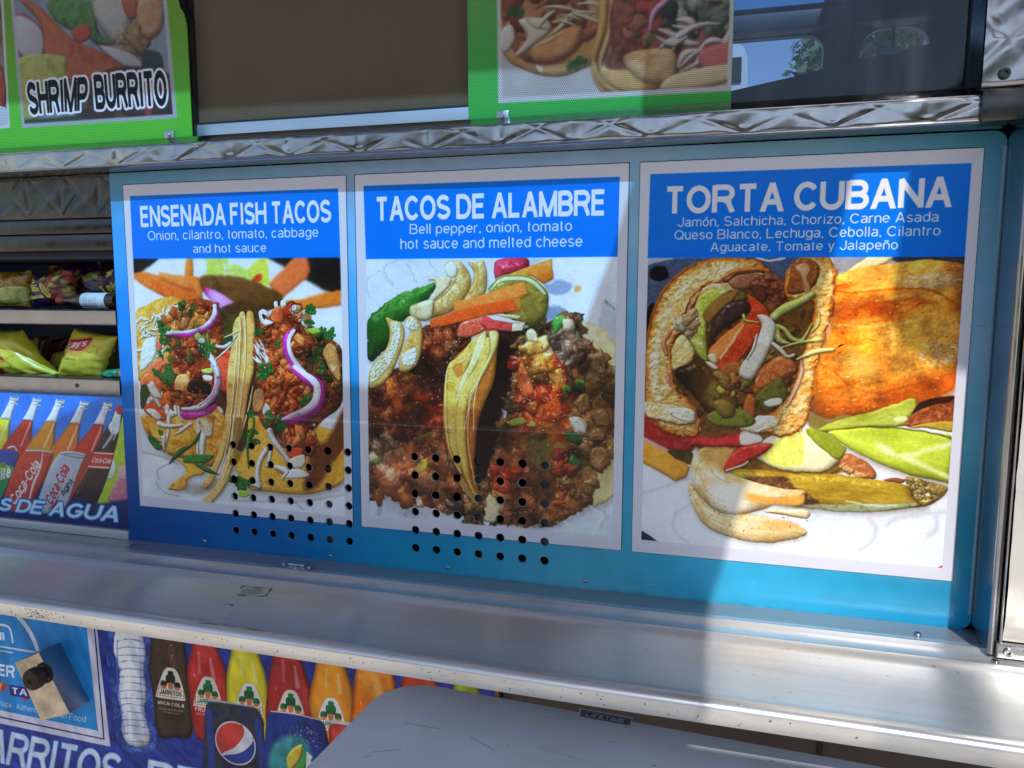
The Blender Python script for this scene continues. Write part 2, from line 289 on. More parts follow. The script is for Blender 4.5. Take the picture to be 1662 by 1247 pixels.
def homog(src, dst):
    A = []; b = []
    for (u, v), (x, y) in zip(src, dst): A += [[u, v, 1, 0, 0, 0, -u*x, -v*x], [0, 0, 0, u, v, 1, -u*y, -v*y]]; b += [x, y]
    return np.append(np.linalg.solve(np.array(A), np.array(b)), 1).reshape(3, 3)
def _text(s, txt, quad, col, wt=.2, gap=.06, shear=0., alpha=1, halo=None, box=False):
    """quad: layout corners TL, TR, BR, BL of the cap-height box of the line; halo: [(width px, colour)]"""
    q = s.m(quad)
    if box: a, c = q[0], q[2]; q = np.array([a, (c[0], a[1]), c, (a[0], c[1])])
    capp = np.linalg.norm(q[3] - q[0]); cap = max(12, int(capp * 1.6)); bm, pad, W = typeline(txt, cap, wt, gap)
    Hm = homog(q, [(pad, pad), (pad + W, pad), (pad + W, pad + cap), (pad, pad + cap)])
    e = np.array([[0, -.35], [1, -.35], [1, 1.35], [0, 1.35]]); Q = (q[0] * ((1-e[:, 0]) * (1-e[:, 1]))[:, None] + q[1] * (e[:, 0] * (1-e[:, 1]))[:, None] + q[2] * (e[:, 0] * e[:, 1])[:, None] + q[3] * ((1-e[:, 0]) * e[:, 1])[:, None])
    hw = max([h[0] for h in halo], default=0) if halo else 0; x0, y0, w, h = s._bb(Q, 4 + hw + abs(shear) * capp)
    if w < 2 or h < 2: return s
    al = np.zeros((h, w), np.float32); cq = q.mean(0); sg = np.sign(Hm[2, 0]*cq[0] + Hm[2, 1]*cq[1] + Hm[2, 2])
    for ox in (.25, .75):
        for oy in (.25, .75):
            X, Y = np.meshgrid(np.arange(x0, x0 + w) + ox, np.arange(y0, y0 + h) + oy); D = Hm[2, 0]*X + Hm[2, 1]*Y + Hm[2, 2]
            v = (Hm[1, 0]*X + Hm[1, 1]*Y + Hm[1, 2]) / D; u = (Hm[0, 0]*X + Hm[0, 1]*Y + Hm[0, 2]) / D - shear * (pad + cap - v)
            iu = np.clip(u.astype(int), 0, bm.shape[1] - 1); iv = np.clip(v.astype(int), 0, bm.shape[0] - 1); ok = (u >= 0) & (v >= 0) & (u < bm.shape[1]) & (v < bm.shape[0]) & (D * sg > 0)
            al += np.where(ok, bm[iv, iu], 0) / 4
    clip = s.clipm[y0:y0+h, x0:x0+w] if s.clipm is not None else 1.0
    reg = s.a[y0:y0+h, x0:x0+w]
    for r, c in (halo or []):
        k = al.copy(); n = int(math.ceil(r)); pa = np.pad(al, n)
        for dy in range(-n, n + 1):
            for dx in range(-n, n + 1):
                if dx*dx + dy*dy <= r*r + .3: k = np.maximum(k, pa[n+dy:n+dy+h, n+dx:n+dx+w])
        k = (blur2(k, .6) * clip)[..., None]; reg *= 1 - k; reg += hexc(c) * k
    al = (al * alpha * clip)[..., None]; reg *= 1 - al; reg += hexc(col) * al; return s
Art.text = _text
def paint_fish_tacos(A):
    # picture window
    A.crop(0, 0, 1); win = [(216, 420), (553, 418), (560, 838.5), (233, 805)]; A.setclip(win)
    A.shape(win, ['e3e6ea', 'f2f4f6', 'd6dade'], smooth=False, ms=40, soft=1)
    A.crop(210, 410, 6.235)
    # dark room behind the plate
    A.shape([(30, 40), (300, 40), (230, 120), (120, 200), (30, 220)], '14110f', soft=8)
    A.crop(380, 410, 6.235)
    A.shape([(380, 30), (1110, 30), (1110, 370), (960, 400), (700, 265), (520, 150), (400, 90)], ['17130f', '1d1813'], soft=9)
    A.crop(210, 410, 6.235)
    A.shape([(560, 230), (590, 60), (640, 60), (640, 250)], ['f08a2a', 'e8792a'], soft=4, bev=8)
    A.shape([(780, 50), (1000, 60), (960, 150), (960, 210), (900, 240), (780, 230), (790, 150)], ['bfd24a', 'd7e27a'], soft=5)
    A.shape([(1010, 110), (1200, 170), (1230, 260), (1230, 300), (1100, 290), (980, 240)], ['c3d960', 'dce98f', 'b3c944'], soft=5)
    A.crop(380, 410, 6.235)
    A.shape([(120, 190), (230, 90), (330, 50), (350, 180), (350, 330), (240, 330), (120, 280)], ['c9d83c', 'e0e65a', 'b3c52c'], soft=4)
    A.shape([(0, 120), (120, 190), (200, 230), (150, 290), (0, 250)], ['cfe084', 'b8cf50'], soft=4)
    A.shape([(180, 290), (230, 220), (280, 230), (270, 300)], 'd23c22', soft=4)
    A.shape([(350, 320), (480, 180), (620, 40), (740, 40), (770, 180), (740, 260), (600, 370), (500, 460), (420, 420)], ['f0673a', 'f27a44', 'e85c30'], smooth=False, soft=5, bev=12, depth=.3)
    A.shape([(500, 490), (700, 470), (960, 400), (1110, 375), (1110, 530), (850, 570), (640, 590), (530, 560)], ['f28a34', 'ee7828', 'f59a48'], smooth=False, soft=4, bev=10, depth=.3)
    A.crop(210, 410, 6.235)
    A.shape([(50, 205), (200, 205), (450, 300), (720, 400), (720, 480), (560, 510), (400, 470), (150, 340), (50, 260)], ['ef6a24', 'f27b36', 'e65a1c'], soft=4, bev=10, depth=.35)
    A.shape([(300, 200), (560, 235), (740, 250), (740, 480), (640, 390), (520, 350), (310, 265)], ['f58136', 'f28c46', 'ea6a26'], smooth=False, soft=4, bev=10, depth=.4, shadow=.25)
    # dark pepper
    A.shape([(720, 240), (900, 225), (1060, 240), (1250, 290), (1500, 400), (1560, 480), (1500, 560), (1330, 600), (1100, 600), (900, 540), (740, 380)], ['5f3d1b', '704a22', '4d3416'], soft=4, bev=30, depth=.5, rough=.05, rs=8)
    # purple onion
    A.shape([(755, 360), (900, 400), (1060, 500), (1170, 590), (1130, 640), (960, 640), (900, 560), (830, 500)], ['d443b8', 'c02fa0', 'e069cc'], soft=3, bev=16, depth=.6, spec=.15, grad=((760, 360), (860, 460), 'f3bdf0', .8), shadow=.3)
    A.stroke([(790, 400), (900, 520), (1010, 590), (1120, 610)], 14, 'ee9fe0', alpha=.5)
    A.soften([(0, 0), (1250, 0), (2250, 0), (2250, 560), (1250, 600), (700, 500), (0, 420)], 2.0)
    A.crop(380, 600, 4.99); A.shape([(-190, -400), (-100, -500), (60, -560), (200, -500), (260, -300), (230, 0), (200, 380), (100, 620), (0, 760), (-80, 600), (-150, 300)], ['3c2814', '54381c', '2a1c0e'], soft=9); A.crop(210, 410, 6.235)
    # left taco shell
    yel = ['e9a94a', 'f0bd62', 'd98e2e', 'f4cf85']
    A.shape([(60, 620), (200, 520), (380, 450), (560, 520), (640, 900), (500, 1300), (100, 1300), (60, 1000)], yel, soft=3, bev=14, depth=.4, rough=.05, rs=8, ms=8)
    A.crop(210, 600, 5.42)
    A.shape([(110, 400), (250, 420), (600, 380), (800, 330), (860, 520), (870, 700), (780, 820), (700, 855), (560, 800), (330, 740), (200, 620), (130, 520)], ['e6a03c', 'eebb5a', 'cc7c1c', 'f0c472'], soft=2.5, bev=18, depth=.5, rough=.07, rs=4, ms=8, shadow=.45, sh=(3, 8, 16))
    A.shape([(420, 780), (560, 820), (660, 890), (640, 920), (520, 960), (490, 1060), (340, 1050), (390, 990), (500, 900)], ['e89d2c', 'f0b548', 'd58820'], soft=2, bev=7, rough=.08, rs=4, shadow=.4, sh=(6, 4, 10), spec=.1)
    A.shape([(480, 1010), (640, 1000), (760, 960), (760, 1020), (600, 1095), (480, 1070)], '8d7f66', soft=16, alpha=.55)
    A.stroke([(260, 960), (240, 900), (290, 850), (420, 800)], 14, 'b7a894', alpha=.6, soft=5); A.stroke([(240, 980), (260, 1040), (330, 1090), (440, 1110)], 10, 'b7a894', alpha=.7, soft=4)
    A.stroke([(130, 720), (300, 760), (420, 830)], 26, 'c8bba9', alpha=.6, soft=6)
    A.shape([(690, 1060), (900, 980), (1084, 1000), (1084, 1180), (800, 1140)], 'c2c4bb', soft=18, alpha=.6)
    A.shape([(560, 1100), (780, 960), (900, 860), (880, 1000), (760, 1060)], '6f6350', soft=22, alpha=.5)
    # saucy filling left
    A.crop(210, 410, 6.235)
    fill = [(420, 560), (560, 500), (760, 470), (900, 560), (960, 800), (900, 1000), (880, 1250), (860, 1500), (700, 1640), (430, 1600), (330, 1400), (300, 1150), (420, 1000), (330, 800)]
    A.shape(fill, ['5a2412', '7c2f14', 'a4481e', '3e1c10'], soft=3, bev=20, depth=.5, rough=.14, rs=4, ms=4, spec=.2)
    A.shreds([(100, 700), (300, 620), (480, 540), (420, 800), (280, 1060), (130, 1150), (120, 900)], 60, 120, 26, ['f5f4ec', 'e4ead6', 'fffdf6'], seed=2, shadow=.3, soft=1.5)
    A.shape([(150, 900), (260, 860), (280, 1000), (240, 1100), (120, 1200), (110, 1100)], ['f2f4ee', 'e0e8da', 'fff'], soft=3, bev=8, rough=.1, rs=4)
    A.scat(fill, 90, 18, 46, ['b0431a', 'c9602a', '8c2e12', 'd9773a', '6b2410', 'a65a26'], seed=8, rough=.1, shadow=.35, spec=.3, edge=.5)
    A.scat([(420, 620), (600, 580), (800, 620), (800, 760), (600, 780), (430, 760)], 22, 30, 55, ['d0702a', 'e08c3e', 'b8501c', 'e39a50'], seed=9, rough=.15, spec=.35, shadow=.3)
    A.scat([(430, 880), (600, 860), (700, 1000), (600, 1100), (440, 1060)], 16, 26, 50, ['b84420', 'd06a34', 'a0381a'], seed=10, rough=.12, spec=.5, shadow=.3)
    # tomatoes
    tom = ['e23a26', 'f05a3a', 'c82a1c']
    A.shape([(870, 1120), (940, 1010), (1010, 990), (1080, 1020), (1080, 1250), (1040, 1400), (900, 1380), (900, 1240)], tom, bev=8, rough=.06, spec=.4, shadow=.3, edge=.5)
    A.shape([(140, 1240), (240, 1120), (360, 1060), (420, 1120), (330, 1160), (250, 1300), (150, 1330)], ['e8502c', 'f0744a', 'd63e20'], bev=7, spec=.2, shadow=.3)
    A.shape([(270, 900), (330, 910), (320, 1010), (280, 1000)], 'e86a50', bev=4)
    A.crop(210, 600, 5.42)
    A.shape([(100, 100), (170, 20), (280, 110), (270, 220), (200, 260), (110, 170)], ['ea5a2c', 'f07a4c', 'd84a20'], bev=7, spec=.2, shadow=.3)
    A.shape([(270, 240), (350, 190), (400, 260), (350, 320), (270, 310)], ['e2682c', 'd05a24'], bev=7, shadow=.3)
    A.shape([(150, 300), (250, 290), (330, 380), (320, 450), (220, 430), (130, 360)], ['e0582c', 'c84820', 'ee7a48'], bev=8, shadow=.3)
    A.shape([(100, 150), (160, 140), (180, 200), (130, 330), (100, 330)], ['28401c', '3b5a28'], bev=5)
    A.shape([(420, 60), (500, 40), (540, 110), (500, 200), (400, 180)], ['e0884a', 'f0a868', 'c86a30'], bev=7, rough=.1, spec=.3, shadow=.4)
    A.scat([(380, 200), (560, 180), (720, 140), (700, 300), (500, 320), (370, 280)], 34, 20, 44, ['a04a1c', 'c46a2a', '7a2e10', '4a1c0c', 'b0602a'], seed=12, rough=.1, spec=.25, shadow=.35)
    A.scat([(540, 120), (650, 100), (690, 170), (600, 210), (530, 180)], 12, 18, 34, ['2c1a10', '1c140e', '3e2412'], seed=13)
    on = dict(shadow=.4, spec=.15)
    # cabbage
    for p, w in (([(200, 130), (230, 200), (200, 260)], 50), ([(210, 230), (270, 320)], 30), ([(330, 330), (340, 390), (380, 400)], 44), ([(400, 330), (410, 390)], 30), ([(350, 420), (340, 560), (310, 700)], [40, 30, 26]),
                 ([(260, 480), (340, 500), (460, 490)], [50, 40, 26]), ([(540, 480), (470, 530), (400, 575)], [30, 34, 12]), ([(430, 330), (440, 400), (470, 450)], 24), ([(300, 600), (310, 700)], [46, 20])):
        A.stroke(p, w, ['f3efe2', 'e6e2d2', 'fffdf4'], **on)
    A.shape([(150, 350), (230, 350), (290, 430), (230, 440)], ['e8dccb', 'd8c8b8'], bev=5, **on)
    A.shape([(160, 130), (240, 160), (290, 250), (200, 230)], ['f0e8dc', 'e6d8cc'], bev=6, **on)
    A.shape([(600, 400), (740, 390), (745, 460), (720, 590), (600, 570)], ['f0ead8', 'e4dcc4', 'c89060'], bev=6, rough=.05, grad=((660, 470), (670, 400), 'b06a30', .9), **on)
    A.stroke([(650, 590), (640, 680), (640, 820)], [60, 56, 40], ['f4f0e6', 'e4e0d0'], **on); A.stroke([(610, 590), (600, 740)], [20, 30], 'f0ece0')
    # purple onion rings
    def ring(path, wo, wi, off, ck='b3288f', cw='efe6f2'):
        A.stroke(path, wo, [ck, 'c23aa0', '9c1f80'], shadow=.5, sh=(2, 4, 5), spec=.2, hard=.6)
        A.stroke([(x + off[i][0], y + off[i][1]) for i, (x, y) in enumerate(path)], wi, [cw, 'fbf6fb', 'e2d6ea'], hard=.4)
    A.crop(210, 410, 6.235)
    ring([(375, 815), (520, 830), (700, 800), (830, 720), (880, 620), (870, 540)], [60, 66, 62, 62, 58, 40], [50, 26, 26, 36, 46, 36], [(-6, -6), (0, -22), (-6, -20), (-18, -14), (-18, -4), (-6, 0)])
    A.crop(210, 600, 5.42)
    A.shape([(450, 400), (480, 360), (620, 370), (760, 300), (740, 370), (620, 420), (500, 440)], ['a31f7c', 'b83a92', '8c1868'], shadow=.4, bev=6)
    A.stroke([(740, -40), (780, 60), (770, 170), (700, 280), (600, 340), (470, 350)], [56, 66, 64, 60, 54, 36], ['d9c2da', 'c9a8cc', 'e8d8ea'], spec=.25, shadow=.4)
    A.stroke([(740, -40), (765, 60), (750, 170), (680, 270), (590, 320)], [20, 22, 20, 18, 14], 'f4eef4', alpha=.8)
    A.ruffle(.15)
    # folded shells in the middle
    A.crop(210, 410, 6.235)
    A.shape([(960, 700), (1080, 620), (1100, 760), (1060, 900), (960, 960)], ['3a3412', '5a4a20'], soft=3)
    sh = ['eab35c', 'f4cf86', 'dc9a40']
    A.crop(380, 410, 6.235)
    A.shape([(50, 640), (100, 600), (125, 700), (135, 1000), (120, 1300), (60, 1800), (-60, 2300), (-250, 2560), (-330, 2520), (-180, 2350), (-80, 2100), (-20, 1700), (0, 1250), (40, 900)], sh, soft=1.8, bev=7, depth=.6, shadow=.5, sh=(4, 3, 8), rough=.03, rs=4)
    A.shape([(125, 640), (160, 590), (205, 660), (210, 900), (195, 1200), (140, 1450), (90, 1800), (-20, 2100), (-40, 2040), (60, 1600), (110, 1250), (130, 950)], ['e0a04c', 'f0c070', 'd08a34'], soft=1.8, bev=8, depth=.6, shadow=.5, sh=(4, 3, 8), rough=.03, rs=4)
    A.shape([(0, 720), (60, 650), (90, 800), (60, 1100), (20, 1400), (-40, 1800), (-140, 2150), (-260, 2380), (-300, 2330), (-150, 2000), (-80, 1600), (-70, 1250), (-30, 950)], ['e4aa54', 'f4cc80', 'd08c38'], soft=1.8, bev=7, depth=.6, shadow=.4, sh=(3, 3, 6), rough=.03, rs=4)
    for p in ([(105, 640), (115, 1000), (80, 1400), (10, 1900), (-120, 2300)], [(60, 700), (50, 1100), (10, 1600), (-60, 2100)], [(30, 900), (-10, 1400), (-60, 1900), (-160, 2250)]):
        A.stroke(p, 10, 'fbe6b4', soft=1.5, bev=0); A.stroke([(x + 14, y) for x, y in p], 7, 'a8641e', soft=1.5, bev=0, alpha=.7)
    A.stroke([(190, 1350), (150, 1560), (60, 1900)], [8, 14, 6], 'f6e0a8', bev=0)
    A.crop(210, 410, 6.235)
    A.stroke([(960, 860), (1040, 830), (1110, 790)], [10, 16, 10], 'dfe8b8', shadow=.3); A.stroke([(850, 940), (960, 960), (1040, 900), (1090, 840)], [22, 40, 30, 12], ['f4e6e4', 'e8ccd0'], shadow=.3)
    A.stroke([(860, 1090), (960, 1010), (1070, 900)], [10, 18, 10], 'f6ead2', shadow=.3); A.shape([(970, 890), (1000, 850), (1050, 850), (1040, 900)], '22441c')
    A.stroke([(800, 1040), (860, 1120), (900, 1240)], [70, 62, 60], ['e6d8ea', 'f4ecf6', 'd2bcd8'], shadow=.5, spec=.2)
    # right taco
    A.crop(380, 600, 4.99)
    A.shape([(130, 380), (300, 420), (600, 440), (900, 560), (900, 880), (700, 990), (520, 1010), (300, 990), (120, 960), (0, 780), (0, 650), (100, 650)], ['e6a33c', 'f0b850', 'd78e28'], soft=2, bev=14, depth=.4, rough=.06, rs=4, shadow=.5, sh=(2, 10, 18))
    A.shape([(640, 620), (760, 560), (900, 300), (900, 640), (800, 760), (700, 920), (620, 980), (560, 960), (600, 760)], ['5c3318', '6e3e1c', '4a2812'], soft=14)
    A.shape([(900, 640), (900, 870), (800, 930), (720, 940), (800, 780)], ['e8aa3e', 'dd9630'], soft=5, rough=.06, rs=4)
    A.crop(380, 410, 6.235)
    f2 = [(300, 720), (450, 560), (640, 520), (760, 700), (900, 830), (1100, 1000), (1100, 1500), (900, 1700), (700, 1900), (480, 1900), (260, 1700), (220, 1300), (240, 900)]
    A.shape(f2, ['4a2210', '6b3014', '8c4420', '341608'], soft=4, bev=16, rough=.14, rs=4, ms=4, spec=.15)
    A.scat([(230, 800), (450, 560), (640, 560), (740, 760), (680, 1500), (600, 1700), (300, 1700), (230, 1300)], 90, 20, 52, ['b04a1e', 'cf6a30', '8a2e12', 'd98448', 'c05828', '7a3012'], seed=21, rough=.1, shadow=.35, spec=.3, edge=.5)
    A.scat([(760, 780), (1090, 1000), (1090, 1400), (820, 1500), (700, 1200)], 40, 22, 48, ['3c2410', '5a3c1c', '7a4a24', '2c2a14', '9a5c30'], seed=22, rough=.1, shadow=.35, spec=.25)
    A.scat([(340, 980), (500, 1000), (560, 1200), (420, 1340), (330, 1200)], 22, 26, 60, ['cc5a28', 'e07c40', 'b8481c'], seed=23, rough=.12, spec=.25, shadow=.3)
    A.shape([(900, 1010), (960, 920), (1040, 980), (1080, 1200), (1060, 1300), (980, 1200), (930, 1100)], ['c8955c', 'b07a44', 'e0b884'], bev=7, rough=.1, shadow=.3)
    A.shape([(370, 620), (440, 540), (500, 600), (490, 700), (390, 700)], ['e07840', 'c8502c', 'ec9a60'], bev=7, spec=.2, shadow=.3); A.shape([(500, 570), (580, 540), (600, 620), (520, 640)], 'c8381e', bev=5)
    A.scat([(600, 520), (720, 600), (760, 760), (680, 740), (580, 620)], 14, 22, 44, ['e8d8b8', 'd8a880', 'f0e8d8', 'c87850'], seed=24, shadow=.3)
    A.shape([(250, 600), (300, 575), (350, 620), (330, 670), (400, 710), (320, 740), (270, 700)], ['f4f0ea', 'e8e0d8'], bev=5, shadow=.4); A.shape([(285, 620), (325, 640), (315, 675), (290, 660)], '3a2418', soft=2)
    A.shape([(405, 500), (440, 500), (445, 560), (410, 560)], 'f2eee6', bev=4); A.shape([(475, 490), (520, 480), (525, 540), (480, 550)], 'f4f0e8', bev=4); A.shape([(590, 540), (635, 540), (630, 590), (590, 590)], 'f0eae0', bev=4)
    A.shreds([(220, 900), (300, 960), (340, 1060), (240, 1110)], 10, 150, 26, ['f2f0ea', 'dfe2e6', 'fff'], an=(.6, 1.4), seed=5, shadow=.35)
    A.crop(380, 600, 4.99)
    A.scat([(300, 40), (460, 30), (600, 160), (560, 290), (420, 330), (260, 240)], 40, 16, 42, ['c65a24', 'b04a1a', 'd87a3a', '98401a'], seed=26, rough=.12, spec=.35, shadow=.3)
    A.scat([(340, 540), (450, 450), (600, 480), (640, 600), (560, 700), (400, 610)], 34, 18, 44, ['a8441c', 'c4602a', '8e3412', 'd07a44'], seed=27, rough=.12, spec=.25, shadow=.3)
    A.shape([(420, 660), (520, 630), (560, 660), (520, 730), (450, 710)], ['d8442c', 'e45c40'], bev=7, shadow=.3)
    A.shape([(230, 330), (260, 270), (300, 340), (250, 370)], 'efe8dc', bev=5, shadow=.3); A.shape([(170, 170), (240, 170), (240, 300), (180, 350), (150, 300)], ['d8a070', 'c88850', 'e8c8a0'], bev=7, shadow=.3)
    for p, w in (([(290, 500), (330, 590), (400, 680), (450, 760)], [56, 52, 44, 40]), ([(270, 640), (220, 720), (190, 830), (200, 950)], [40, 46, 46, 60]), ([(300, 640), (280, 740), (270, 780)], 30),
                 ([(340, 790), (420, 820), (520, 840), (600, 850)], [40, 60, 70, 20]), ([(430, 830), (390, 890)], [34, 16]), ([(90, 950), (150, 930), (200, 950)], [10, 30, 30])):
        A.stroke(p, w, ['f0eee8', 'dfe0dc', 'fffffa'], shadow=.4, spec=.1, rough=.04)
    A.shape([(450, 730), (560, 690), (580, 750), (540, 800), (460, 790)], ['e8e0d0', 'd4cab8'], bev=6, shadow=.3); A.shape([(500, 800), (610, 850), (560, 880), (420, 880)], ['efede6', 'dddcd4'], bev=6)
    A.ruffle(.1)
    A.crop(380, 410, 6.235)
    ring([(600, 790), (540, 860), (535, 980), (590, 1110), (690, 1240), (780, 1330)], [46, 70, 84, 84, 84, 84], [34, 40, 44, 46, 50, 60], [(6, 0), (20, 6), (24, 0), (24, -10), (24, -16), (20, -10)])
    A.crop(380, 600, 4.99)
    ring([(480, -10), (560, 50), (640, 90), (690, 150), (680, 270), (590, 360), (460, 400), (330, 430)], [60, 66, 80, 96, 100, 96, 84, 20], [34, 40, 56, 60, 60, 52, 36, 4], [(12, -12), (12, -14), (0, 0), (-16, 0), (-26, -10), (-16, -28), (0, -24), (30, -14)])
    # cilantro
    A.crop(210, 410, 6.235)
    g = ('1d4420', '2b6428', '48883a')
    for x, y, r, a in ((560, 540, 60, 3.6), (620, 560, 50, .6), (350, 720, 60, 2.5), (340, 760, 60, 1.4), (310, 860, 50, .3), (380, 880, 50, 1.2), (400, 960, 46, 1.4), (420, 1060, 40, 1.3), (330, 1030, 40, 2.6), (700, 930, 70, .2), (760, 960, 80, .1), (830, 960, 50, .2),
                       (520, 930, 40, 3.2), (350, 1190, 70, .2), (390, 1220, 70, .8), (260, 1200, 40, 1), (600, 1050, 34, 1.5)): A.leaf(x, y, r, a, g)
    A.shape([(660, 850), (700, 810), (750, 880), (700, 900)], ['9ab84a', 'b8cf70'], bev=4, shadow=.3); A.shape([(700, 880), (760, 870), (760, 915), (710, 920)], 'f2ece0', bev=4)
    A.shape([(730, 1190), (830, 1170), (840, 1220), (760, 1220)], ['88b040', 'a8c860'], bev=4)
    A.stroke([(890, 530), (930, 600), (975, 690)], [12, 26, 10], ['16381c', '2a5a2a']); A.stroke([(595, 980), (600, 1100)], [26, 20], ['3a6a2a', '5c8c3a']); A.stroke([(790, 830), (795, 900)], [20, 12], '6c9c3a')
    A.crop(210, 600, 5.42)
    A.stroke([(210, 0), (300, 90), (370, 150)], [30, 40, 20], ['1a4420', '2e6a2c']); A.leaf(340, 60, 50, 0, g)
    A.shape([(160, 590), (230, 600), (290, 690), (230, 700)], g, bev=5, shadow=.3); A.stroke([(165, 520), (200, 600), (280, 640)], [10, 20, 8], g)
    A.leaf(260, 560, 34, -.6, g)
    A.stroke([(355, 825), (440, 730), (540, 670), (590, 620), (632, 530)], [12, 44, 20, 34, 4], ['1f4a22', '2f6a2c'], shadow=.4)
    A.shape([(470, 790), (540, 750), (720, 750), (740, 770), (660, 820), (500, 820)], ['2a6428', '3f8436', '1f4c20'], bev=6, shadow=.4, rough=.08); A.stroke([(580, 830), (680, 880), (790, 925)], [16, 44, 6], ['2a5c28', '3c7a34'], shadow=.3)
    A.shape([(650, 50), (730, 60), (720, 100), (660, 90)], 'f0ece2', bev=4, shadow=.3); A.shape([(780, 320), (830, 370), (800, 390)], 'efe8dc', bev=4)
    A.crop(380, 410, 6.235)
    for x, y, r, a in ((760, 620, 60, -1.2), (770, 580, 50, -1.5), (760, 680, 50, 1.5), (900, 830, 70, -.3), (960, 820, 60, 0), (850, 790, 50, .5), (430, 900, 40, 1), (250, 1180, 60, .3), (320, 1160, 70, .3), (280, 1220, 60, 1.5), (820, 980, 50, 1), (870, 1160, 46, .6), (800, 1060, 60, 1.2), (240, 780, 50, 1.3)): A.leaf(x, y, r, a, g)
    A.shape([(740, 780), (830, 760), (880, 800), (800, 830)], ['a8cc5a', '88b440'], bev=4, soft=2)
    A.crop(380, 600, 4.99)
    for x, y, r, a in ((560, 220, 56, 1), (250, 380, 60, .4), (330, 420, 70, .3), (350, 460, 60, .1), (120, 380, 40, -1.2), (150, 480, 50, 1.6), (160, 560, 50, 1.5), (110, 520, 40, 2), (60, 900, 60, 1), (20, 860, 60, 1.6), (40, 960, 50, 0)): A.leaf(x, y, r, a, g)
    A.stroke([(150, 330), (160, 450), (110, 600), (120, 800)], [16, 22, 26, 10], ['3a6a24', '5a8c34'], shadow=.3)
    A.shape([(40, 980), (120, 990), (110, 1030), (50, 1030)], ['94b83c', 'b0cc5c'], bev=4)
    A.shape([(0, 430), (60, 400), (80, 560), (60, 700), (0, 760)], ['2e2c14', '453c1c'], soft=6, alpha=.5)
    A.crop(210, 410, 6.235); A.mottle(fill, 16, .14, 5); A.crop(380, 410, 6.235); A.mottle(f2, 16, .16, 6)
    # wet glints and pepper
    A.crop(210, 410, 6.235); A.flecks(fill, 130, 3, 8, ['ffeccf', 'ffd9a8', 'fff'], seed=31); A.flecks(fill, 90, 4, 9, ['2a120a', '180c06'], seed=32)
    A.crop(380, 410, 6.235); A.flecks(f2, 110, 3, 8, ['ffe8c8', 'ffd0a0', 'fff'], seed=33); A.flecks(f2, 70, 4, 9, ['2a120a', '180c06'], seed=34)
    A.crop(210, 600, 5.42); A.flecks([(130, 450), (600, 500), (800, 500), (700, 840), (400, 760)], 60, 2, 5, ['7a4a14', '5a300c'], seed=35)
    A.crop(380, 600, 4.99); A.flecks([(100, 900), (560, 850), (900, 700), (700, 960), (300, 980)], 40, 2, 5, ['a8701c', 'f8d890'], seed=36)
    A.stroke([(480, 1060), (560, 1130)], 10, 'b0ada0', alpha=.7, soft=4); A.stroke([(0, 1050), (400, 1060), (600, 1050), (900, 1000)], 30, 'c4c2ba', alpha=.4, soft=14)
    A.crop(210, 410, 6.235); A.soften([(0, 0), (1250, 0), (2250, 0), (2250, 540), (2000, 560), (1500, 420), (1100, 560), (700, 440), (300, 400), (0, 440)], 1.6)
    A.setclip()
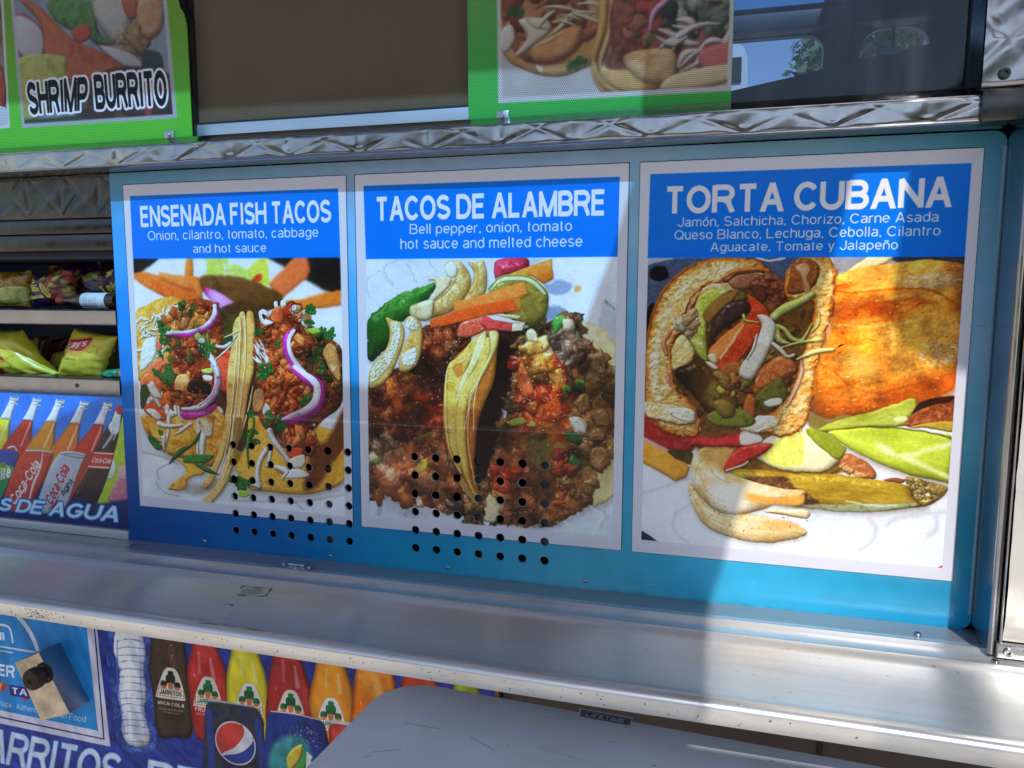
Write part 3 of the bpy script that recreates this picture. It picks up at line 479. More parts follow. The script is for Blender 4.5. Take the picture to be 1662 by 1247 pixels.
def paint_alambre(A):
    A.crop(0, 0, 1); win = [(594, 421), (1002, 417), (994, 871), (600, 836)]; A.setclip(win)
    A.shape(win, ['c9d4de', 'dfe6ec', 'b9c6d2'], smooth=False, ms=40, soft=1)
    A.crop(590, 410, 5.195)
    # moulded ribs of the foam plate
    for p in ([(140, 440), (40, 330), (40, 220), (120, 170), (180, 190), (290, 320)], [(270, 300), (190, 170), (190, 100), (260, 80), (360, 70), (450, 240)], [(450, 240), (380, 90)], [(570, 70), (610, 160)]):
        A.stroke(p, 16, '9fb0c0', soft=6, bev=0, alpha=.75); A.stroke([(x + 12, y + 8) for x, y in p], 12, 'eef3f7', soft=5, bev=0, alpha=.8)
    A.shape([(60, 80), (200, 60), (120, 150), (40, 180)], 'eef3f6', soft=20, alpha=.7)
    A.crop(790, 410, 5.195)
    A.shape([(540, 60), (1100, 50), (1100, 420), (940, 640), (760, 600), (520, 440), (560, 220)], ['e4eaf2', 'f2f5f9', 'd4dde8'], soft=12, ms=40)
    A.shape([(1000, 400), (1100, 470), (1100, 760), (1000, 690), (930, 640)], ['b9bfc6', 'c9ced4'], soft=10)
    A.stroke([(1000, 400), (1100, 475)], 10, '6d747c', soft=3, bev=0)
    for p in ([(560, 60), (640, 180), (800, 240), (1000, 400)], [(600, 60), (760, 220), (960, 280)], [(860, 80), (820, 180)]): A.stroke(p, 8, 'fff', soft=5, alpha=.6, bev=0)
    A.shape([(500, 270), (600, 240), (700, 260), (700, 330), (560, 360), (520, 340)], '8f9dbe', soft=8); A.shape([(520, 450), (640, 480), (700, 540), (560, 560), (480, 560)], '8390ae', soft=10)
    A.shape([(735, 320), (765, 285), (800, 320), (760, 345)], 'e8a04a', soft=7)
    # tortillas
    A.shape([(720, 600), (900, 610), (1060, 720), (1110, 900), (1110, 1260), (1110, 1900), (900, 2050), (700, 1900), (620, 1000)], ['e2d79c', 'd6c888', 'ece4b4', 'c9b878'], soft=3, bev=10, depth=.3, rough=.04, rs=8, ms=16)
    A.shape([(760, 600), (890, 630), (900, 760), (850, 820), (760, 740)], 'f4f0cc', soft=12, alpha=.8)
    A.crop(590, 640, 5.424)
    A.shape([(50, 400), (900, 300), (1500, 700), (1700, 1100), (1500, 1160), (1100, 1130), (800, 1010), (400, 980), (180, 880), (50, 860)], ['c29a5c', 'b08448', 'd2b070'], soft=4, bev=8, depth=.4)
    A.crop(790, 640, 5.195)
    A.shape([(0, 860), (90, 940), (130, 1090), (300, 1110), (500, 1110), (640, 1060), (780, 980), (1080, 860), (1080, 640), (860, 640), (600, 1000)], ['e8dca0', 'd8c888', 'f0e8c0'], soft=3, bev=8, depth=.4, shadow=.35, sh=(3, 8, 14))
    A.stroke([(880, 950), (960, 1020), (920, 1110), (900, 1180)], 26, 'e6ecf2', soft=8, bev=0); A.stroke([(660, 1060), (720, 1180)], 14, 'eef2f6', soft=4, bev=0)
    A.stroke([(930, 950), (1000, 1030), (960, 1120)], 12, '9aa4b0', soft=6, alpha=.7, bev=0)
    A.crop(590, 640, 5.424)
    for p in ([(200, 890), (150, 950), (130, 1060)], [(420, 990), (370, 1070)]): A.stroke(p, 34, '9d9aa4', soft=8, alpha=.7, bev=0)
    # green chilli
    A.crop(590, 410, 5.195)
    A.shape([(30, 620), (60, 540), (180, 430), (380, 320), (560, 258), (610, 265), (600, 320), (520, 420), (420, 520), (300, 600), (230, 760), (140, 860), (40, 900)], ['2f6a22', '3c7c2a', '235418'], soft=2, bev=34, depth=.7, spec=.15, rough=.02, rs=8, shadow=.4, sh=(2, 5, 10), grad=((400, 300), (80, 820), '14300f', .7))
    A.stroke([(80, 560), (250, 410), (430, 310), (560, 275)], 16, '6fa84e', soft=8, alpha=.6, bev=0)
    # meat bed
    A.crop(590, 410, 5.195)
    L = [(50, 1100), (240, 1000), (400, 900), (480, 650), (700, 600), (850, 620), (900, 760), (760, 900), (700, 1100), (680, 1500), (780, 1900), (1000, 2230), (760, 2190), (420, 2110), (180, 2040), (40, 1990)]
    A.shape(L, ['4a2212', '6a3216', '351a10', '7c4420'], soft=4, bev=18, rough=.14, rs=4, ms=4, spec=.3)
    A.scat(L, 210, 20, 58, ['6a3a20', '80482c', '50281a', '94603e', '806040', '3c2014', '985834', '5c3c28'], seed=41, depth=.5, rough=.14, rs=2, shadow=.4, spec=.35, edge=.6)
    A.scat([(220, 1060), (400, 1020), (430, 1160), (330, 1240), (220, 1180)], 12, 44, 72, ['d8541c', 'e4702c', 'c24414'], seed=42, rough=.08, spec=.6, shadow=.4)
    A.scat([(560, 640), (700, 620), (760, 700), (600, 760)], 8, 26, 44, ['a05030', '8c4428'], seed=49, rough=.1, spec=.3, shadow=.4)
    A.scat([(480, 780), (640, 800), (620, 960), (480, 940)], 12, 34, 60, ['b4481e', '9c3c1c', 'c85c2c'], seed=43, rough=.1, spec=.6, shadow=.4)
    A.scat([(560, 1240), (700, 1100), (690, 1400), (560, 1500)], 12, 34, 60, ['a8301a', 'c03c1e', '8c2412'], seed=44, rough=.08, spec=.5, shadow=.4)
    A.crop(590, 640, 5.424)
    A.scat([(70, 440), (240, 400), (300, 500), (240, 600), (80, 640)], 18, 30, 60, ['a89c84', 'a08468', '8c7458', 'b8a890'], seed=45, rough=.12, spec=.3, shadow=.35)
    A.scat([(110, 620), (280, 600), (280, 800), (180, 830)], 10, 44, 76, ['b0684a', 'bc7c5c', '98583c'], seed=46, rough=.08, spec=.35, shadow=.35)
    A.scat([(480, 600), (760, 600), (800, 860), (640, 900), (500, 760)], 14, 50, 84, ['8c5030', '9c6440', '74442c', '805840'], seed=47, rough=.06, spec=.3, shadow=.35)
    A.shape([(480, 640), (500, 580), (560, 580), (570, 650), (500, 690)], ['a8b838', 'c4cc58'], soft=3, bev=8); A.shape([(460, 400), (530, 340), (620, 320), (500, 410)], ['6c7a30', '8c9440'], bev=6)
    A.shape([(60, 600), (160, 540), (170, 590), (90, 630)], ['4a6a3a', '385428'], bev=6); A.shape([(470, 930), (500, 900), (520, 960), (480, 980)], 'e8e0d0', bev=5); A.shape([(720, 920), (790, 960), (760, 985)], 'e8e0d0', bev=5)
    A.scat([(800, 970), (960, 960), (1080, 1060), (1060, 1120), (880, 1110)], 22, 20, 44, ['6c4c34', '584030', '7c5c40'], seed=48, rough=.15, shadow=.4)
    A.crop(590, 410, 5.195)
    for P, c, a in (([(120, 1150), (520, 1000), (700, 1300), (640, 1700), (300, 1750), (80, 1500)], '5a2410', .38), ([(80, 1750), (500, 1700), (760, 1900), (700, 2200), (200, 2100)], '8a4a28', .28), ([(420, 680), (850, 640), (760, 900), (520, 1000)], '4a1c0e', .35)): A.shape(P, c, soft=60, alpha=a)
    A.soften([(50, 1100), (700, 700), (760, 1500), (960, 2300), (40, 2150)], 1.1); A.mottle(L, 16, .24, 5); A.mottle(L, 8, .14, 6); A.mottle(L, 40, .2, 7)
    # dark gap
    A.crop(790, 410, 5.195)
    A.shape([(60, 640), (240, 640), (280, 780), (250, 1000), (260, 1200), (140, 1340), (100, 1600), (-60, 2000), (-160, 1900), (-60, 1300)], ['120907', '1c0e0a', '0c0605'], soft=10, ms=16)
    A.shape([(40, 620), (240, 640), (420, 600), (480, 640), (400, 700), (200, 760)], '2e1a14', soft=8)
    Rr = [(250, 760), (420, 640), (560, 560), (760, 540), (820, 700), (960, 840), (1080, 1000), (1100, 1500), (1080, 1680), (930, 1800), (920, 1980), (780, 2180), (560, 2270), (300, 2290), (60, 2270), (-60, 2100), (60, 1700), (180, 1300), (250, 1000)]
    A.shape(Rr, ['5a3a20', '75502c', '432818', '8a6038'], soft=4, bev=18, rough=.12, rs=4, ms=4, spec=.2)
    A.scat(Rr, 300, 22, 60, ['8c6238', '7a4a28', 'a0703c', '6a4226', '94683e', '5a3a20', '9a5a30'], seed=51, depth=.5, rough=.14, rs=2, shadow=.4, spec=.28, edge=.6)
    A.scat([(560, 640), (800, 720), (820, 960), (680, 980), (540, 860)], 34, 28, 58, ['a08068', '8c6a54', 'b49478', '7a5a48'], seed=52, rough=.2, rs=2, shadow=.45, spec=.4)
    A.scat([(850, 900), (1000, 900), (960, 1060), (860, 1000)], 10, 36, 62, ['8a6a4c', '9c7c5c'], seed=53, rough=.2, rs=2, shadow=.4)
    red = [(260, 960), (420, 860), (600, 900), (680, 1000), (640, 1240), (700, 1500), (560, 1560), (380, 1460), (300, 1240)]
    A.shape(red, ['b03416', 'd0521c', '8c2410', 'e06a2c'], soft=8, bev=16, rough=.08, rs=4, spec=.5, ms=8, shadow=.3)
    A.scat(red, 30, 34, 74, ['b83a18', 'd4581e', '9a2a12', 'e27834'], seed=54, rough=.07, spec=.6, shadow=.3, alpha=.9)
    A.shape([(270, 960), (320, 950), (380, 1060), (380, 1200), (300, 1200), (260, 1100)], ['c24a24', 'd86a3c'], bev=9, spec=.4, shadow=.35)
    A.scat([(340, 860), (540, 850), (640, 1000), (480, 1060), (380, 980)], 14, 40, 76, ['e07a2c', 'd8641e', 'ec9440'], seed=55, rough=.07, spec=.5, shadow=.2)
    A.shape([(260, 790), (330, 760), (440, 720), (520, 740), (500, 840), (380, 860), (290, 830)], ['d8b45c', 'e0903c', 'f0d890'], bev=9, rough=.08, spec=.5, shadow=.3)
    A.shape([(340, 670), (400, 650), (440, 700), (430, 750), (360, 750)], ['d8c894', 'ece4b8', 'b8a468'], bev=8, spec=.3, shadow=.4); A.shape([(450, 740), (500, 700), (530, 760), (490, 840)], ['d8b070', 'c89858'], bev=8, spec=.3, shadow=.4)
    A.shape([(550, 580), (600, 540), (660, 545), (640, 600), (590, 660), (555, 650)], ['3f8a30', '5cae44', '2c6420'], bev=9, spec=.4, shadow=.4); A.shape([(640, 570), (700, 550), (750, 600), (740, 660), (680, 670), (640, 640)], ['d8b08c', 'e8c8a8', 'c08c68'], bev=9, rough=.1, spec=.4, shadow=.4)
    A.shape([(740, 1100), (800, 1060), (850, 1100), (830, 1180), (770, 1170)], ['4c8c30', '68aa48', '386a24'], bev=10, spec=.5, shadow=.4); A.shape([(650, 1130), (700, 1110), (720, 1170), (660, 1180)], ['5a7a34'], bev=8, spec=.3)
    A.shape([(730, 1000), (770, 990), (780, 1050), (740, 1050)], 'c87848', bev=6)
    for P, c, a in (([(350, 1450), (700, 1400), (800, 1750), (560, 1950), (330, 1800)], '4c3a18', .5), ([(100, 1500), (300, 1300), (360, 1900), (80, 2100)], '4a1e10', .4), ([(250, 1900), (700, 1850), (800, 2150), (200, 2250)], '5c3018', .35), ([(820, 1000), (1080, 1050), (1100, 1800), (900, 1900)], '5a4420', .3)): A.shape(P, c, soft=60, alpha=a)
    A.soften([(250, 700), (760, 560), (1100, 1000), (1050, 1800), (700, 2300), (60, 2300), (100, 1500)], 1.0); A.mottle(Rr, 16, .22, 8); A.mottle(Rr, 8, .12, 9); A.mottle(Rr, 40, .18, 10)
    A.crop(790, 640, 5.195)
    for p in ([(800, 10), (860, 20), (880, 80), (820, 160), (760, 130), (740, 60)], [(880, 180), (980, 120), (1040, 200), (1020, 270), (940, 260)], [(880, 480), (1020, 470), (1040, 580), (960, 640), (880, 600)], [(900, 280), (1000, 300), (980, 400), (880, 380)], [(720, 820), (780, 790), (810, 850), (760, 890), (710, 860)], [(810, 790), (860, 760), (900, 810), (860, 860)]):
        A.shape(p, ['9c7440', '7c5630', 'b48c54'], bev=10, rough=.1, rs=4, spec=.2, shadow=.4)
    A.shape([(690, 220), (740, 190), (820, 220), (850, 290), (820, 340), (760, 340), (720, 280)], ['d8ccb0', 'eee6d0', 'b8a884'], bev=13, spec=.35, shadow=.5, ang=.9, st=5, ms=2)
    A.shape([(660, 310), (740, 330), (810, 400), (760, 430), (690, 380)], ['35603a', '2a4c28'], bev=8, spec=.2); A.shape([(680, 560), (740, 520), (790, 580), (750, 650), (690, 620)], ['2c5a2c', '3c7038'], bev=10, spec=.2, shadow=.3)
    A.scat([(560, 480), (650, 460), (680, 680), (600, 680)], 10, 30, 52, ['a83a20', 'c05030'], seed=56, rough=.1, spec=.3, shadow=.3); A.scat([(90, 620), (220, 600), (200, 820), (90, 780)], 10, 36, 60, ['b43c1c', 'cc5430'], seed=57, rough=.08, spec=.3, shadow=.3)
    A.shape([(360, 400), (520, 380), (560, 560), (480, 640), (380, 600)], ['6a5a28', '7c6c34', '544820'], soft=12, alpha=.7)
    A.shape([(170, 230), (300, 200), (330, 250), (220, 270)], ['a0a050', '8a8c3c'], bev=6, shadow=.3); A.shape([(360, 230), (400, 220), (410, 260), (370, 270)], 'b8c070', bev=5)
    A.scat([(590, 760), (700, 740), (720, 920), (600, 940)], 12, 24, 46, ['b8602c', '94602c', 'a87840'], seed=58, rough=.12, spec=.3, shadow=.35)
    A.shape([(0, 850), (60, 870), (110, 960), (80, 1080), (0, 1060)], ['d8c890', 'e8dcb0'], soft=3, bev=8, shadow=.3)
    A.ruffle(.8)
    # upright folded tortillas
    A.crop(590, 410, 5.195)
    tt = ['e0b24a', 'ecc868', 'd09a34']
    A.shape([(760, 900), (880, 780), (960, 700), (1030, 660), (1110, 650), (1150, 700), (1130, 820), (1100, 1080), (1010, 1300), (960, 1500), (940, 1850), (1000, 2100), (960, 2090), (840, 1900), (720, 1700), (670, 1400), (700, 1000)], ['a8561e', 'c4742c', '8c4418'], soft=2, bev=12, shadow=.55, sh=(5, 3, 9), rough=.03, rs=4)
    A.shape([(710, 960), (800, 880), (900, 760), (1000, 660), (1010, 720), (940, 860), (860, 1000), (820, 1200), (790, 1500), (830, 1860), (740, 1700), (680, 1440), (680, 1200)], tt, soft=1.8, bev=9, depth=.6, shadow=.4, rough=.03, rs=4)
    A.shape([(960, 740), (1030, 660), (1030, 800), (930, 1000), (860, 1120), (800, 1260), (780, 1260), (820, 1080), (900, 920)], ['f2dc88', 'fbeeb0', 'e6c45c'], soft=1.8, bev=8, shadow=.4)
    A.shape([(1040, 720), (1080, 800), (1040, 960), (960, 1100), (880, 1260), (860, 1500), (900, 1900), (980, 2080), (900, 2000), (800, 1700), (780, 1400), (830, 1150), (950, 960)], tt, soft=1.8, bev=9, depth=.6, shadow=.45, rough=.03, rs=4)
    A.shape([(1060, 680), (1120, 660), (1140, 720), (1100, 860), (1010, 1040), (920, 1200), (880, 1300), (900, 1180), (990, 1000), (1070, 840)], ['f4e2a0', 'e8cc74', 'fbf0c4'], soft=1.8, bev=8, shadow=.45)
    for p in ([(700, 1000), (690, 1300), (720, 1650), (820, 1860)], [(760, 980), (850, 900), (900, 860)], [(990, 1040), (900, 1250), (850, 1500)], [(890, 1300), (880, 1600), (940, 1950)], [(960, 1100), (930, 1300), (930, 1500)]): A.stroke(p, 9, 'fbeab0', bev=0, alpha=.7, soft=2); A.stroke([(x + 14, y) for x, y in p], 8, '9a5c1c', bev=0, alpha=.5, soft=2)
    A.shape([(750, 960), (830, 930), (840, 1010), (800, 1060), (770, 1020)], ['c87028', 'e09040'], soft=5)
    A.flecks([(700, 1000), (1000, 750), (1040, 1000), (900, 1500), (740, 1500)], 34, 3, 7, ['5a3010', '7a4a18'], seed=60)
    # onions, carrots, lime, radishes
    o = ['d9b468', 'e8cc8c', 'c49648', 'f0deb0']
    A.shape([(690, 90), (760, 70), (830, 90), (900, 190), (900, 290), (850, 400), (740, 500), (600, 550), (480, 570), (410, 520), (395, 460), (450, 430), (600, 400), (700, 300), (780, 180), (700, 150)], o, soft=2, bev=22, depth=.6, rough=.03, rs=8, spec=.15, shadow=.45)
    A.shape([(690, 110), (740, 80), (790, 120), (780, 200), (720, 210), (690, 160)], ['f0e8cc', 'dfeae6'], soft=4, bev=6)
    A.shape([(540, 230), (600, 210), (680, 200), (740, 220), (720, 290), (640, 370), (590, 410), (560, 390), (610, 300), (600, 240)], ['e4c88c', 'f0e0b8', 'b8843c'], bev=8, rough=.1, spec=.2, shadow=.35)
    A.shape([(395, 460), (450, 430), (590, 400), (580, 550), (480, 575), (400, 530)], ['d8c48c', 'e8dcb0', 'c0a868'], bev=14, spec=.15, shadow=.3); A.stroke([(590, 430), (585, 500), (575, 550)], 8, '6e4c1c', bev=0); A.stroke([(600, 410), (700, 340), (780, 230)], 9, '9a6c28', bev=0, alpha=.8)
    A.shape([(880, 80), (940, 90), (1010, 70), (1040, 180), (1030, 330), (960, 400), (880, 430), (850, 400), (900, 300), (930, 170)], o, bev=16, depth=.6, spec=.15, shadow=.4); A.stroke([(960, 120), (960, 250), (900, 350)], 16, 'b8843c', bev=0, alpha=.6, soft=4)
    A.crop(790, 410, 5.195)
    A.shape([(60, 130), (100, 60), (320, 40), (360, 110), (330, 180), (120, 230), (80, 240)], ['cc2f48', 'd84a60', 'b01f38'], bev=34, spec=.3, shadow=.4, soft=2.4, grad=((120, 80), (340, 220), '8c1424', .6))
    A.shape([(110, 210), (545, 50), (560, 220), (480, 265), (380, 200)], ['f2903a', 'f5a04c', 'ec8228'], smooth=False, bev=5, depth=.4, shadow=.4, soft=1.6, grad=((400, 150), (440, 260), 'd8641c', .8))
    A.shape([(10, 320), (60, 250), (180, 195), (330, 200), (440, 260), (510, 330), (520, 440), (480, 560), (380, 620), (200, 560), (60, 420)], ['8c7a34', '7a6a2c', 'a08c3c', '645820'], bev=20, spec=.25, shadow=.45, rough=.03, rs=4, rim=(10, '6f8c34', .9))
    A.stroke([(20, 330), (110, 235), (240, 215), (380, 240), (490, 350)], [20, 44, 46, 44, 26], ['dfe4b8', 'cbd89a'], bev=3, rough=.04); A.stroke([(20, 318), (105, 215), (240, 192), (390, 222), (510, 335)], [10, 14, 14, 14, 10], '7ca444', bev=2)
    A.shape([(-280, 420), (-80, 370), (320, 245), (345, 350), (210, 400), (-100, 500), (-270, 560)], ['f4934a', 'f2823a', 'f7a45c'], smooth=False, bev=5, depth=.4, shadow=.5, soft=1.6)
    A.shape([(-480, 570), (-260, 490), (-60, 440), (210, 395), (280, 490), (0, 530), (-300, 610), (-470, 640)], ['f0642c', 'ec5420', 'f47a40'], smooth=False, bev=6, depth=.45, shadow=.5, soft=1.6)
    A.shape([(345, 350), (280, 380), (280, 490), (210, 395)], 'c87a2c', smooth=False)
    A.shape([(-250, 700), (-220, 600), (-120, 560), (0, 560), (10, 640), (-100, 700), (-190, 720)], ['d84a34', 'e46a50', 'c83a24'], bev=8, spec=.5, rough=.06, shadow=.4)
    A.shape([(-30, 530), (120, 560), (325, 590), (300, 660), (210, 668), (0, 650), (-60, 600)], ['cf3434', 'dc5048', 'b82424'], smooth=False, bev=5, shadow=.5, spec=.15)
    A.shape([(0, 530), (140, 555), (325, 592), (225, 600), (60, 572)], ['f0e2da', 'e4ccc4'], smooth=False, bev=3); A.shape([(220, 600), (325, 592), (300, 660), (212, 668)], ['ead8b8', 'dcc49c'], smooth=False, bev=3)
    A.shape([(90, 525), (270, 530), (270, 560), (180, 555)], 'd8c888', bev=4)
    # grilled onion petals with glitter
    A.crop(590, 410, 5.195)
    for P in ([(190, 550), (250, 570), (330, 600), (345, 720), (290, 900), (210, 1060), (100, 1140), (50, 1130), (50, 1000), (120, 900), (200, 790), (220, 660)], [(345, 590), (400, 530), (480, 590), (500, 700), (470, 900), (400, 990), (310, 1000), (300, 900), (350, 760), (400, 660)]):
        A.shape(P, ['c89848', 'd8ac60', 'a87830'], bev=9, shadow=.45, spec=.15); c = np.mean(P, 0)
    A.shape([(225, 590), (300, 600), (315, 700), (260, 880), (180, 1010), (70, 1100), (60, 1010), (130, 910), (215, 800), (240, 680)], ['dcd4b4', 'ece4c8', 'c8b888', 'f4f0e0'], bev=3, rough=.35, rs=2, soft=3, spec=.3); A.shape([(350, 610), (400, 545), (455, 590), (460, 660), (400, 650)], ['e0dcc4', 'f0ecdc', 'c8bc94'], bev=3, rough=.35, rs=2, soft=3); A.shape([(330, 860), (440, 800), (440, 920), (380, 960), (330, 940)], ['d8d4bc', 'eae8d8'], bev=3, rough=.25, rs=2, soft=4)
    A.flecks([(200, 560), (340, 600), (340, 760), (200, 1080), (60, 1140)], 60, 3, 6, ['8a5c20', 'fff', 'fff'], seed=66)
    A.flecks(L, 230, 3, 8, el=(1, 1.3), cols=['fff', 'ffe8d8', 'f4d8c8'], seed=67)
    A.crop(790, 410, 5.195); A.flecks(Rr, 230, 3, 8, el=(1, 1.3), cols=['fff', 'ffe8c8', 'f0d8b0'], seed=68); A.flecks(red, 90, 4, 10, el=(1, 1.4), cols=['fff', 'ffe0e0'], seed=69); A.flecks(Rr, 120, 4, 9, ['2c180c', '1c100a'], seed=70)
    A.setclip()
def paint_torta(A):
    A.crop(0, 0, 1); win = [(1052, 419), (1566, 417), (1529, 922), (1041, 876)]; A.setclip(win)
    A.shape(win, ['e6e8ee', 'f0f1f5', 'dcdfe8'], smooth=False, ms=40, soft=1)
    A.crop(1040, 410, 4.796)
    A.shape([(0, 110), (260, 40), (1247, 20), (1247, 500), (0, 700)], ['55617a', '4a566e', '647088'], soft=6, smooth=False); A.shape([(40, 40), (250, 40), (150, 70), (40, 100)], 'b8bcc4', soft=6)
    A.shape([(70, 170), (100, 115), (190, 115), (220, 180), (180, 220), (100, 215)], '0c0c10', soft=5); A.shape([(30, 470), (110, 400), (90, 560), (40, 700)], '0c0c10', soft=6); A.stroke([(900, 40), (1000, 65), (1120, 40)], 16, 'dfe2e8', soft=3, bev=0)
    A.crop(1280, 410, 4.157)
    A.shape([(300, 20), (1200, 20), (1200, 120), (700, 90), (300, 160)], ['a8a0a4', '8c8890'], soft=5, smooth=False); A.shape([(720, 20), (1200, 20), (1200, 80), (1000, 60), (720, 60)], '2c3444', soft=5)
    A.shape([(320, 180), (420, 110), (560, 20), (700, 20), (650, 80), (420, 160)], ['f4d890', 'fbeab8'], bev=8, soft=2)
    # plate relief
    A.crop(1030, 650, 4.796)
    for p in ([(60, 720), (200, 680), (420, 600)], [(320, 880), (300, 940), (330, 1040), (420, 1110)], [(320, 870), (420, 820)]): A.stroke(p, 20, 'c4c8d6', soft=8, bev=0, alpha=.7)
    A.shape([(50, 1010), (200, 1110), (50, 1110)], '1c2230', smooth=False, soft=2)
    A.crop(1290, 660, 4.618)
    for p in ([(560, 840), (610, 920), (570, 1020), (480, 1070)], [(1060, 830), (1060, 920), (1000, 960)], [(690, 890), (760, 840), (1120, 790)]): A.stroke(p, 34, 'c2c4cc', soft=9, bev=0, alpha=.75)
    A.shape([(1050, 1215), (1110, 1185), (1110, 1220)], 'b83448', smooth=False)
    # whole half of the bread
    A.crop(1280, 410, 4.157)
    br = [(310, 200), (330, 150), (480, 110), (700, 75), (900, 50), (1080, 60), (1180, 100), (1200, 300), (1160, 600), (1130, 800), (1100, 930), (900, 990), (700, 1040), (420, 1100), (260, 1110), (190, 1050), (165, 930), (190, 760), (250, 640), (290, 480), (290, 320)]
    A.shape([(150, 950), (1000, 960), (900, 1100), (300, 1200)], '5a3410', soft=12, alpha=.8)
    A.shape(br, ['e07018', 'ec8c2c', 'f4a844', 'd85c10', 'f8bc5c'], soft=2, bev=34, depth=.6, rough=.09, rs=4, ms=16, spec=.1, ang=-.15, st=3, shadow=.5, sh=(0, 6, 12), hard=.8)
    A.shape([(340, 300), (600, 290), (640, 420), (400, 480), (310, 440)], ['e05814', 'd04c10'], soft=30, alpha=.6); A.shape([(700, 480), (1150, 420), (1130, 760), (760, 880), (640, 700)], ['f0b858', 'e8a848', 'f4c870'], soft=40, alpha=.7, rough=.1, rs=4); A.shape([(720, 170), (1150, 110), (1130, 240), (800, 250)], ['f0c078', 'e8b468'], soft=30, alpha=.7, rough=.1, rs=4)
    A.shape([(640, 880), (1120, 800), (1100, 940), (700, 1030)], ['e06818', 'ec7c28'], soft=22, alpha=.7)
    A.stroke([(300, 265), (480, 270), (660, 250), (900, 250), (1020, 280), (1180, 380)], [8, 10, 9, 12, 16, 8], 'a8400c', soft=5, alpha=.8, bev=0); A.stroke([(200, 745), (300, 800), (420, 900), (600, 950), (800, 900), (1100, 820)], [8, 12, 14, 12, 9, 6], 'b04c10', soft=6, alpha=.7, bev=0)
    A.stroke([(300, 480), (480, 500), (760, 480), (900, 440)], [7, 10, 12, 6], 'f8c878', soft=5, alpha=.7, bev=0); A.stroke([(300, 320), (295, 420), (270, 440)], 9, '7c2c08', soft=4, bev=0)
    for P, sd in (([(780, 170), (1130, 130), (1140, 200), (1000, 240), (800, 240)], 71), ([(880, 680), (960, 620), (1130, 620), (1130, 740), (950, 770)], 72)):
        A.flecks(P, 150, 3, 10, ['f4ece0', 'fff8ec', 'ecd8b8'], seed=sd, el=(1.5, 3), an=(-.3, .3))
    A.shape([(190, 860), (400, 960), (700, 930), (1130, 800), (1110, 950), (700, 1060), (300, 1130), (170, 1040)], 'b8480c', soft=34, alpha=.5); A.shape([(1040, 60), (1210, 90), (1200, 300), (1080, 330), (1160, 200)], 'a84c10', soft=24, alpha=.45); A.shape([(180, 700), (260, 640), (300, 460), (330, 620), (300, 900), (220, 1060), (160, 940)], 'e07a24', soft=22, alpha=.5)
    A.mottle(br, 16, .10, 4); A.mottle(br, 8, .08, 5); A.mottle(br, 2, .05, 6)
    A.shape([(420, 640), (560, 700), (620, 800), (480, 860), (380, 760)], 'f8c464', soft=26, alpha=.6); A.shape([(420, 130), (640, 110), (640, 220), (440, 240)], 'f4a850', soft=24, alpha=.6)
    A.flecks(br, 260, 3, 9, ['f8d088', 'c85010', 'fbe0a8', 'b84c10'], seed=73, el=(1.5, 4), an=(-.5, .3), alpha=.7); A.stroke([(330, 640), (350, 628), (375, 622)], [6, 12, 4], '2c1408', bev=0)
    A.crop(1030, 650, 4.796); A.shape([(560, 180), (1000, 200), (1300, 240), (1500, 330), (1700, 500), (1400, 640), (1100, 660), (760, 560), (560, 420), (380, 300)], ['5c4018', '7c5c24', '3c2810'], soft=12, rough=.1, rs=8)
    # lower lettuce, peppers
    A.crop(1290, 660, 4.618)
    A.shape([(130, 60), (240, 90), (400, 60), (500, 120), (600, 150), (400, 220), (200, 200), (100, 140)], ['7a6a3a', '948448'], soft=6)
    A.shape([(180, 170), (330, 100), (600, 30), (880, -60), (920, 0), (860, 90), (800, 150), (500, 160), (300, 190), (200, 190)], ['a8b040', 'c0c858', '8c9430'], bev=8, rough=.06, rs=8, ang=-.3, st=4, ms=8)
    A.shape([(730, 90), (820, 70), (840, 100), (780, 115)], 'dfe8b0', soft=4)
    A.shape([(820, 120), (940, 20), (1060, -20), (1200, -40), (1180, 160), (1000, 150), (860, 150)], ['a0522c', 'b86a44', '84401c', 'c88058'], bev=9, rough=.16, rs=4, shadow=.4); A.shape([(860, 150), (1180, 110), (1180, 190), (1000, 165)], ['c4ac48', 'b09838'], bev=5)
    A.shape([(880, 60), (960, -40), (1180, -80), (1180, -40), (1000, 0)], '2c1408', soft=4)
    A.shape([(250, 190), (400, 170), (560, 160), (850, 170), (1060, 210), (1180, 240), (1170, 570), (1120, 565), (860, 510), (640, 430), (430, 320), (300, 240)], ['b8c838', 'ccd850', 'a4b42c'], bev=16, depth=.5, shadow=.55, sh=(2, 7, 12), rough=.04, rs=8, ang=.2, st=5, ms=8)
    A.shape([(600, 260), (720, 310), (800, 360), (1170, 260), (1170, 300), (900, 380), (1160, 520), (1100, 520), (760, 380), (640, 330)], ['eef2b0', 'f8fad0'], soft=10, alpha=.8); A.shape([(380, 200), (600, 170), (850, 190), (700, 280), (480, 240)], ['9ca42c', 'b4bc40'], soft=14, alpha=.6)
    A.stroke([(540, 155), (800, 165), (1060, 205), (1170, 240)], 10, '3c3c14', soft=4, bev=0)
    A.shape([(330, 430), (380, 355), (450, 365), (560, 430), (610, 500), (590, 545), (480, 535), (380, 500)], ['a85c34', 'bc7444', '8c4424'], bev=9, rough=.12, rs=4, shadow=.4, spec=.15); A.scat([(340, 440), (380, 430), (500, 510), (440, 530), (360, 480)], 9, 12, 26, ['e0a870', 'f0c890'], seed=74)
    A.shape([(660, 545), (740, 535), (820, 545), (800, 575), (720, 565)], ['a05a40', '8c4830'], bev=5)
